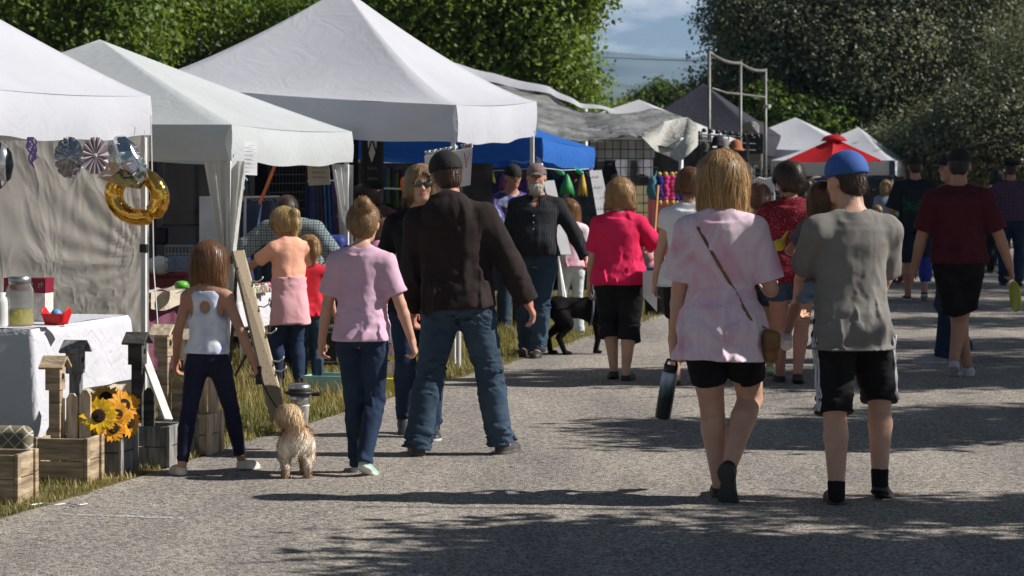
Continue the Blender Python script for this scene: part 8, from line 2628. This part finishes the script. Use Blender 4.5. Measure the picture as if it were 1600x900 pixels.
bpy.context.view_layer.update()
hp = hand_pt(gt, p_tie, -1, .62)
m, nt, N, L, b = mat_new('bottle_gradient')
tc = N.new('ShaderNodeTexCoord'); sx = N.new('ShaderNodeSeparateXYZ'); L.new(tc.outputs['Object'], sx.inputs['Vector'])
mr = N.new('ShaderNodeMapRange'); mr.inputs['From Min'].default_value = -.26; mr.inputs['From Max'].default_value = 0
no = N.new('ShaderNodeTexNoise'); no.inputs['Scale'].default_value = 22; mp = N.new('ShaderNodeMapping'); mp.inputs['Scale'].default_value = (1, 1, .35); L.new(tc.outputs['Object'], mp.inputs['Vector']); L.new(mp.outputs['Vector'], no.inputs['Vector'])
ma = N.new('ShaderNodeMath'); ma.operation = 'MULTIPLY_ADD'; ma.inputs[1].default_value = .5; L.new(no.outputs['Fac'], ma.inputs[0]); L.new(sx.outputs['Z'], mr.inputs['Value']); L.new(mr.outputs['Result'], ma.inputs[2])
rp = N.new('ShaderNodeValToRGB'); rp.color_ramp.elements[0].position = .6; rp.color_ramp.elements[0].color = (.006, .010, .012, 1); rp.color_ramp.elements[1].position = 1.0; rp.color_ramp.elements[1].color = (.34, .42, .52, 1)
e = rp.color_ramp.elements.new(.78); e.color = (.05, .11, .13, 1)
L.new(ma.outputs[0], rp.inputs['Fac']); L.new(rp.outputs['Color'], b.inputs['Base Color']); b.inputs['Roughness'].default_value = .4; b.inputs['Metallic'].default_value = .3
bo = empty('water_bottle', hp + Vector((-.012, .0, -.02)), 0, 'steel water bottle fading from pale blue to black, carried by the woman in tie-dye', 'bottle')
bo.rotation_euler = (R(4), R(9), 0)
MB().lathe([(.0, -.275), (.036, -.275), (.040, -.27), (.041, -.06), (.038, -.04), (.034, -.03)], n=28).build('flask', m, bo, True)
MB().lathe([(.035, -.032), (.036, -.005), (.034, .0), (.02, .004), (.0, .004)], n=24).build('lid', BLACKM, bo, True)
MB().tube([Vector((-.03, 0, -.004)), Vector((-.022, 0, .03)), Vector((.022, 0, .03)), Vector((.03, 0, -.004))], .007, 8).build('carry_loop', BLACKM, bo, True)
# brown shoulder bag and strap following the back
LEA = M_('leather_tan', (.20, .095, .03), rough=.5, var=.25, vscale=9, bump=.15, bscale=160)
sbg = empty('shoulder_bag', p_tie.location.copy(), R(-11), 'tan leather shoulder bag on a diagonal strap across the tie-dye shirt', 'bag')
H = gt.H
def backpt(xl, z):
    """point on the back of the shirt at local x, height above pelvis z (fractions of H)"""
    st_ = np.array([q[:4] for q in gt.st]); zz = z * H
    rx = np.interp(zz, st_[:, 0], st_[:, 2]) + .03; ry = np.interp(zz, st_[:, 0], st_[:, 3]) + .032; cy = np.interp(zz, st_[:, 0], st_[:, 1])
    if z < .17: rx += .03 * H * (.17 - z) / .28; ry += .024 * H * (.17 - z) / .28
    k = max(.05, 1 - min(.98, abs(xl * H / rx)) ** 2.3)
    return gt.pel + v3(xl * H, cy - ry * k ** (1 / 2.3) - .004, zz)
SF_ = shirt_field(gt, .010, seed=28, sleeve=.45, hem=-.105, flare=.020, ease=.022, sl_ease=.032, fold=.009)
backpt = lambda xl, z: project(SF_, gt.pel + v3(xl * H, 0, z * H), v3(0, 1, 0), .3)
path = [backpt(-.062 + .155 * t, .275 - .265 * t) for t in np.linspace(0, 1, 14)]
pre = [gt.pel + v3(-.055 * H, .05, .285 * H), gt.pel + v3(-.062 * H, -.005, .302 * H)]
end = gt.pel + v3(.128 * H, -.06, -.015 * H)
pts = [Vector(p) for p in pre + path + [end]]
sm = MB()
for a_, b_ in zip(pts[:-1], pts[1:]): sm.bar(a_, b_ + (b_ - a_) * .06, .016, .004, up=(0, -1, .2))
sm.build('strap', LEA, sbg)
F = Field(end - .2, end + .2, .007); F.add(rbox(end + v3(.015, 0, -.085), (.035, .075, .085), .03, rotm(0, 0, 25)), 0); F.add(rbox(end + v3(.022, -.01, -.06), (.040, .078, .055), .03, rotm(0, 0, 25)), .004)
sdf_obj('pouch', F, LEA, sbg)
# yellow disc of the man in maroon
hp = hand_pt(gm, p_mar, 1, .8)
dm = MB(); dm.lathe([(0, .010), (.09, .010), (.118, .004), (.125, -.010), (.120, -.014), (.112, -.004), (0, .0)], (0, 0, 0), 32, Matrix.Rotation(R(86), 3, 'Y'))
o = dm.build('flying_disc', M_('plastic_yellow', (.45, .48, .02), rough=.4), None, True); o.location = hp + Vector((0, .0, -.10)); o.rotation_euler = (0, 0, R(8)); tag(o, 'yellow-green flying disc held edge-on by the man in maroon', 'disc')
# paper of the woman in white
hp = hand_pt(g := Fig(1.67, 'f', 1.2, feet={-1: (-.06, -.05, 20, 8), 1: (.05, .10, 0, 0)}, hands={-1: (-.17, .06, .46), 1: (.17, .1, .48)}), p_white, -1, .7)
o = MB().grid(lambda s, t: Vector((-.03 + .11 * s, .02 * math.sin(s * 3), -.02 + .2 * (1 - t) - .12 * s * t)), 6, 6).build('paper', M_('paper_white'), None, True); o.location = hp + Vector((-.05, -.02, .02)); tag(o, 'sheet of white paper in the hand of the woman in the white shirt', 'paper')
# yellow flower held by woman in red / blue toy of printed-shirt man
F = Field((-.07, -.06, -.07), (.07, .06, .09), .007); F.add(ell((0, 0, 0), (.035, .03, .03)), 0); F.add(cone((.01, 0, .01), (.045, 0, .07), .012, .008), .01)
o = sdf_obj('toy_duck', F, M_('toy_yellow', (.70, .55, .04), rough=.5), None); o.location = P(1217, 383, 13.15); tag(o, 'small yellow toy in the hand of the woman in tie-dye', 'toy')
o = MB().grid(lambda s, t: P(1446, 402, 31.6) + Vector(((s - .5) * (.10 + .06 * math.sin(t * 3)), .03 * math.sin(s * 6), -.30 * t)), 8, 8).build('carrier_bag', M_('bag_bright_blue', (.02, .04, .32), rough=.6), None, True, solid=.02); tag(o, 'bright blue bag beside the legs of the man with the printed shirt', 'bag')

# ---- black dog
DKF = M_('fur_black', (.010, .009, .009), rough=.9, attr=True, var=.2, vscale=20, spec=.15)


class Pt:
    pass


def fur(F, n, length, width, seed, col, mt, parent, name, to=None, steps=6, top=None, cols=None):
    q = Pt(); q.chin0 = np.array(top if top is not None else (0, 0, .5)); q.Rh = np.eye(3); q.hh = .0
    V, Q = F.polys()
    VV, FF, CC = strands(F, q, n, length, width, seed, to, steps)
    C0 = np.full((len(V), 3), .85)
    if cols is not None:
        C0 = cols(V); CC = CC * np.repeat(cols(VV.reshape(n, -1, 3)[:, 0]), (steps + 1) * 2, 0)
    me = np_mesh(name, np.concatenate([V, VV]), np.concatenate([Q, FF + len(V)])); set_col(me, np.concatenate([C0, CC]))
    return link_mesh(name, me, mt, parent, True)


bd_ = empty('dog', G(909, 554), R(-80), 'black dog on a harness between the bearded man and the woman in bright pink', 'dog')
F = Field((-.2, -.62, -.01), (.2, .62, .75), .009)
bd_.scale = (.95, .82, 1.0)
# local +y is forward; shoulder height .52
sp = [(0, -.30, .44), (0, -.10, .455), (0, .12, .46), (0, .25, .47)]
F.add(ell((0, .17, .40), (.095, .19, .13)), 0); F.add(ell((0, -.08, .42), (.082, .22, .095)), .06); F.add(ell((0, -.27, .42), (.088, .13, .11)), .05)
F.add(cone((0, .28, .46), (0, .42, .56), .085, .065), .05)
F.add(ell((0, .47, .60), (.068, .085, .07)), .03); F.add(cone((0, .52, .585), (0, .63, .565), .045, .032), .02)
for s_ in (-1, 1): F.add(ell((s_ * .07, .44, .58), (.018, .04, .065), rotm(0, s_ * 14, 0)), .012)
F.add(cone((0, -.38, .46), (0, -.47, .36), .035, .028), .03); F.add(cone((0, -.47, .36), (0, -.50, .24), .028, .015), .02)
for s_, y0, kn, ho, pw in ((-1, -.28, (-.07, -.20, .28), (-.07, -.36, .17), (-.07, -.33, .02)), (1, -.28, (.07, -.16, .28), (.07, -.27, .16), (.07, -.20, .02))):
    F.add(cone((s_ * .055, y0, .40), kn, .085, .055), .03); F.add(cone(kn, ho, .052, .030), .02); F.add(cone(ho, pw, .030, .026), .01); F.add(ell((pw[0], pw[1] + .03, .018), (.026, .05, .02)), .01)
for s_, el_, wr_, pw in ((-1, (-.075, .18, .28), (-.07, .20, .13), (-.07, .17, .02)), (1, (.075, .22, .28), (.07, .34, .16), (.07, .30, .07))):
    F.add(cone((s_ * .07, .20, .38), el_, .066, .042), .03); F.add(cone(el_, wr_, .040, .030), .015); F.add(cone(wr_, pw, .028, .025), .01); F.add(ell((pw[0], pw[1] + .03, pw[2] - .004), (.025, .045, .018)), .01)
F.clip(lambda X, Y, Z: .001 - Z + 0 * X)
fur(F, 5000, .05, .004, 3, None, DKF, bd_, 'body', to=(0, -1.4, .1))
hs_ = MB()
for y_, rz in ((.10, 0), (.20, 10)):
    hs_.tube([Vector((.108 * math.cos(a) * 1.0, y_ + .012 * math.sin(a), .405 + .140 * math.sin(a))) for a in np.linspace(0, 6.283, 26)[:-1]], .012, 6, closed=True)
hs_.box((0, .13, .548), (.10, .14, .015)); hs_.build('harness', M_('harness_grey', (.10, .13, .17), rough=.7), bd_, True)
sd0 = None
bpy.context.view_layer.update()
hp = hand_pt(gb, p_beard, -1, .7); dq = bd_.matrix_basis @ Vector((0, .13, .56))
ls = MB(); ls.tube([hp.lerp(dq, i / 12) + Vector((0, 0, -.05 * math.sin(math.pi * i / 12))) for i in range(13)], .007, 6)
for k in range(3): ls.tube([hp + Vector((.035 * math.sin(a) + .01 * k, -.02 - .008 * k, -.09 - .085 * (1 - math.cos(a)) * .9)) for a in np.linspace(0, 6.283, 18)[:-1]], .006, 6, closed=True)
tag(ls.build('dog_leash', M_('leash_grey', (.30, .31, .33), rough=.6), None, True), 'coiled grey leash from the bearded man to the black dog', 'leash')

# ---- small fluffy dog seen from behind
TANF = M_('fur_tan', (.55, .36, .19), rough=.7, attr=True, var=.15, vscale=20)
sd_ = empty('dog', G(462, 744), R(7), 'small fluffy tan dog with a curled tail, seen from behind', 'dog')
sd_.scale = (1.04, 1.0, 1.06)
F = Field((-.17, -.24, -.01), (.17, .36, .40), .006)
F.add(ell((0, -.02, .195), (.078, .15, .070)), 0); F.add(ell((0, -.12, .19), (.084, .07, .072)), .03); F.add(ell((0, .12, .20), (.072, .10, .078)), .04)
F.add(cone((0, .18, .20), (0, .24, .23), .06, .05), .03); F.add(ell((0, .27, .235), (.05, .055, .048)), .02); F.add(cone((0, .30, .225), (0, .35, .215), .026, .018), .015)
for s_ in (-1, 1): F.add(cone((s_ * .03, .26, .27), (s_ * .05, .25, .305), .018, .006), .01)
tl = [(0, -.17, .23), (-.012, -.19, .285), (-.035, -.16, .325), (-.055, -.11, .32), (-.06, -.07, .29)]
for a_, b_, r0, r1 in zip(tl[:-1], tl[1:], (.034, .048, .056, .054), (.048, .056, .054, .036)): F.add(cone(a_, b_, r0, r1), .02)
for s_ in (-1, 1):
    F.add(cone((s_ * .052, -.11, .165), (s_ * .062, -.09, .11), .048, .034), .02); F.add(cone((s_ * .062, -.09, .11), (s_ * .060, -.145, .065), .03, .020), .012); F.add(cone((s_ * .058, -.145, .06), (s_ * .058, -.13, .012), .019, .017), .01); F.add(ell((s_ * .058, -.115, .012), (.022, .03, .014)), .008)
    F.add(cone((s_ * .045, .13, .14), (s_ * .048, .13, .015), .032, .019), .02); F.add(ell((s_ * .048, .15, .012), (.02, .028, .013)), .008)
F.clip(lambda X, Y, Z: .001 - Z + 0 * X)
def dcols(V):
    n = SineNoise(8, 30)(V[:, 0], V[:, 1], V[:, 2])[:, None]
    C = np.ones((len(V), 3)) * (1 + .3 * n)
    w = np.clip((.19 - np.abs(V[:, 2] - .15) * 1.3 - np.abs(V[:, 0]) * .6) / .08, 0, 1) * np.clip((-.08 - V[:, 1]) / .05, 0, 1)
    C = C * (1 - w[:, None]) + w[:, None] * np.array((1.5, 2.0, 3.1))
    dk = np.clip((.10 - V[:, 2]) / .05, 0, 1) * np.clip((np.abs(V[:, 0]) - .03) / .03, 0, 1)
    C = C * (1 - .35 * dk[:, None]) 
    tl_ = np.clip((V[:, 2] - .30) / .04, 0, 1)[:, None]
    return C * (1 - tl_) + tl_ * C * np.array((1.25, 1.4, 1.6))
fur(F, 6500, .055, .0035, 5, None, TANF, sd_, 'body', to=(0, -.6, -.55), cols=dcols)
hp = hand_pt(Fig(1.27, 'c', feet={-1: (-.088, -.10, 4, 30), 1: (.115, .12, 8, -16)}, hands={-1: (-.165, .08, .49), 1: (.215, .0, .455)}, elbow={-1: (-.6, -.8, 0), 1: (.5, -1, 0)}, twist=-4), p_girl, 1, .6)
dq = sd_.matrix_basis @ Vector((0, .13, .27))
ls = MB(); ls.tube([hp.lerp(dq, i / 12) + Vector((0, 0, -.05 * math.sin(math.pi * i / 12))) for i in range(13)], .0045, 6); ls.box(hp, (.03, .03, .10))
tag(ls.build('dog_leash', M_('leash_black', (.012, .012, .012), rough=.6), None), 'thin black leash from the girl in the tank top to the small tan dog', 'leash')

# ------------------------------------------------------------------ the air between here and the hills
hz = MB().box((0, 3240, 190), (12900, 7200, 386))
m = bpy.data.materials.new('air'); m.use_nodes = True
nt = m.node_tree; nt.nodes.remove(nt.nodes['Principled BSDF'])
pv = nt.nodes.new('ShaderNodeVolumePrincipled'); pv.inputs['Color'].default_value = (.42, .66, 1.0, 1); pv.inputs['Density'].default_value = 1.3e-4; pv.inputs['Anisotropy'].default_value = .0
nt.links.new(pv.outputs['Volume'], nt.nodes['Material Output'].inputs['Volume'])
tag(hz.build('haze', m), kind='stuff')
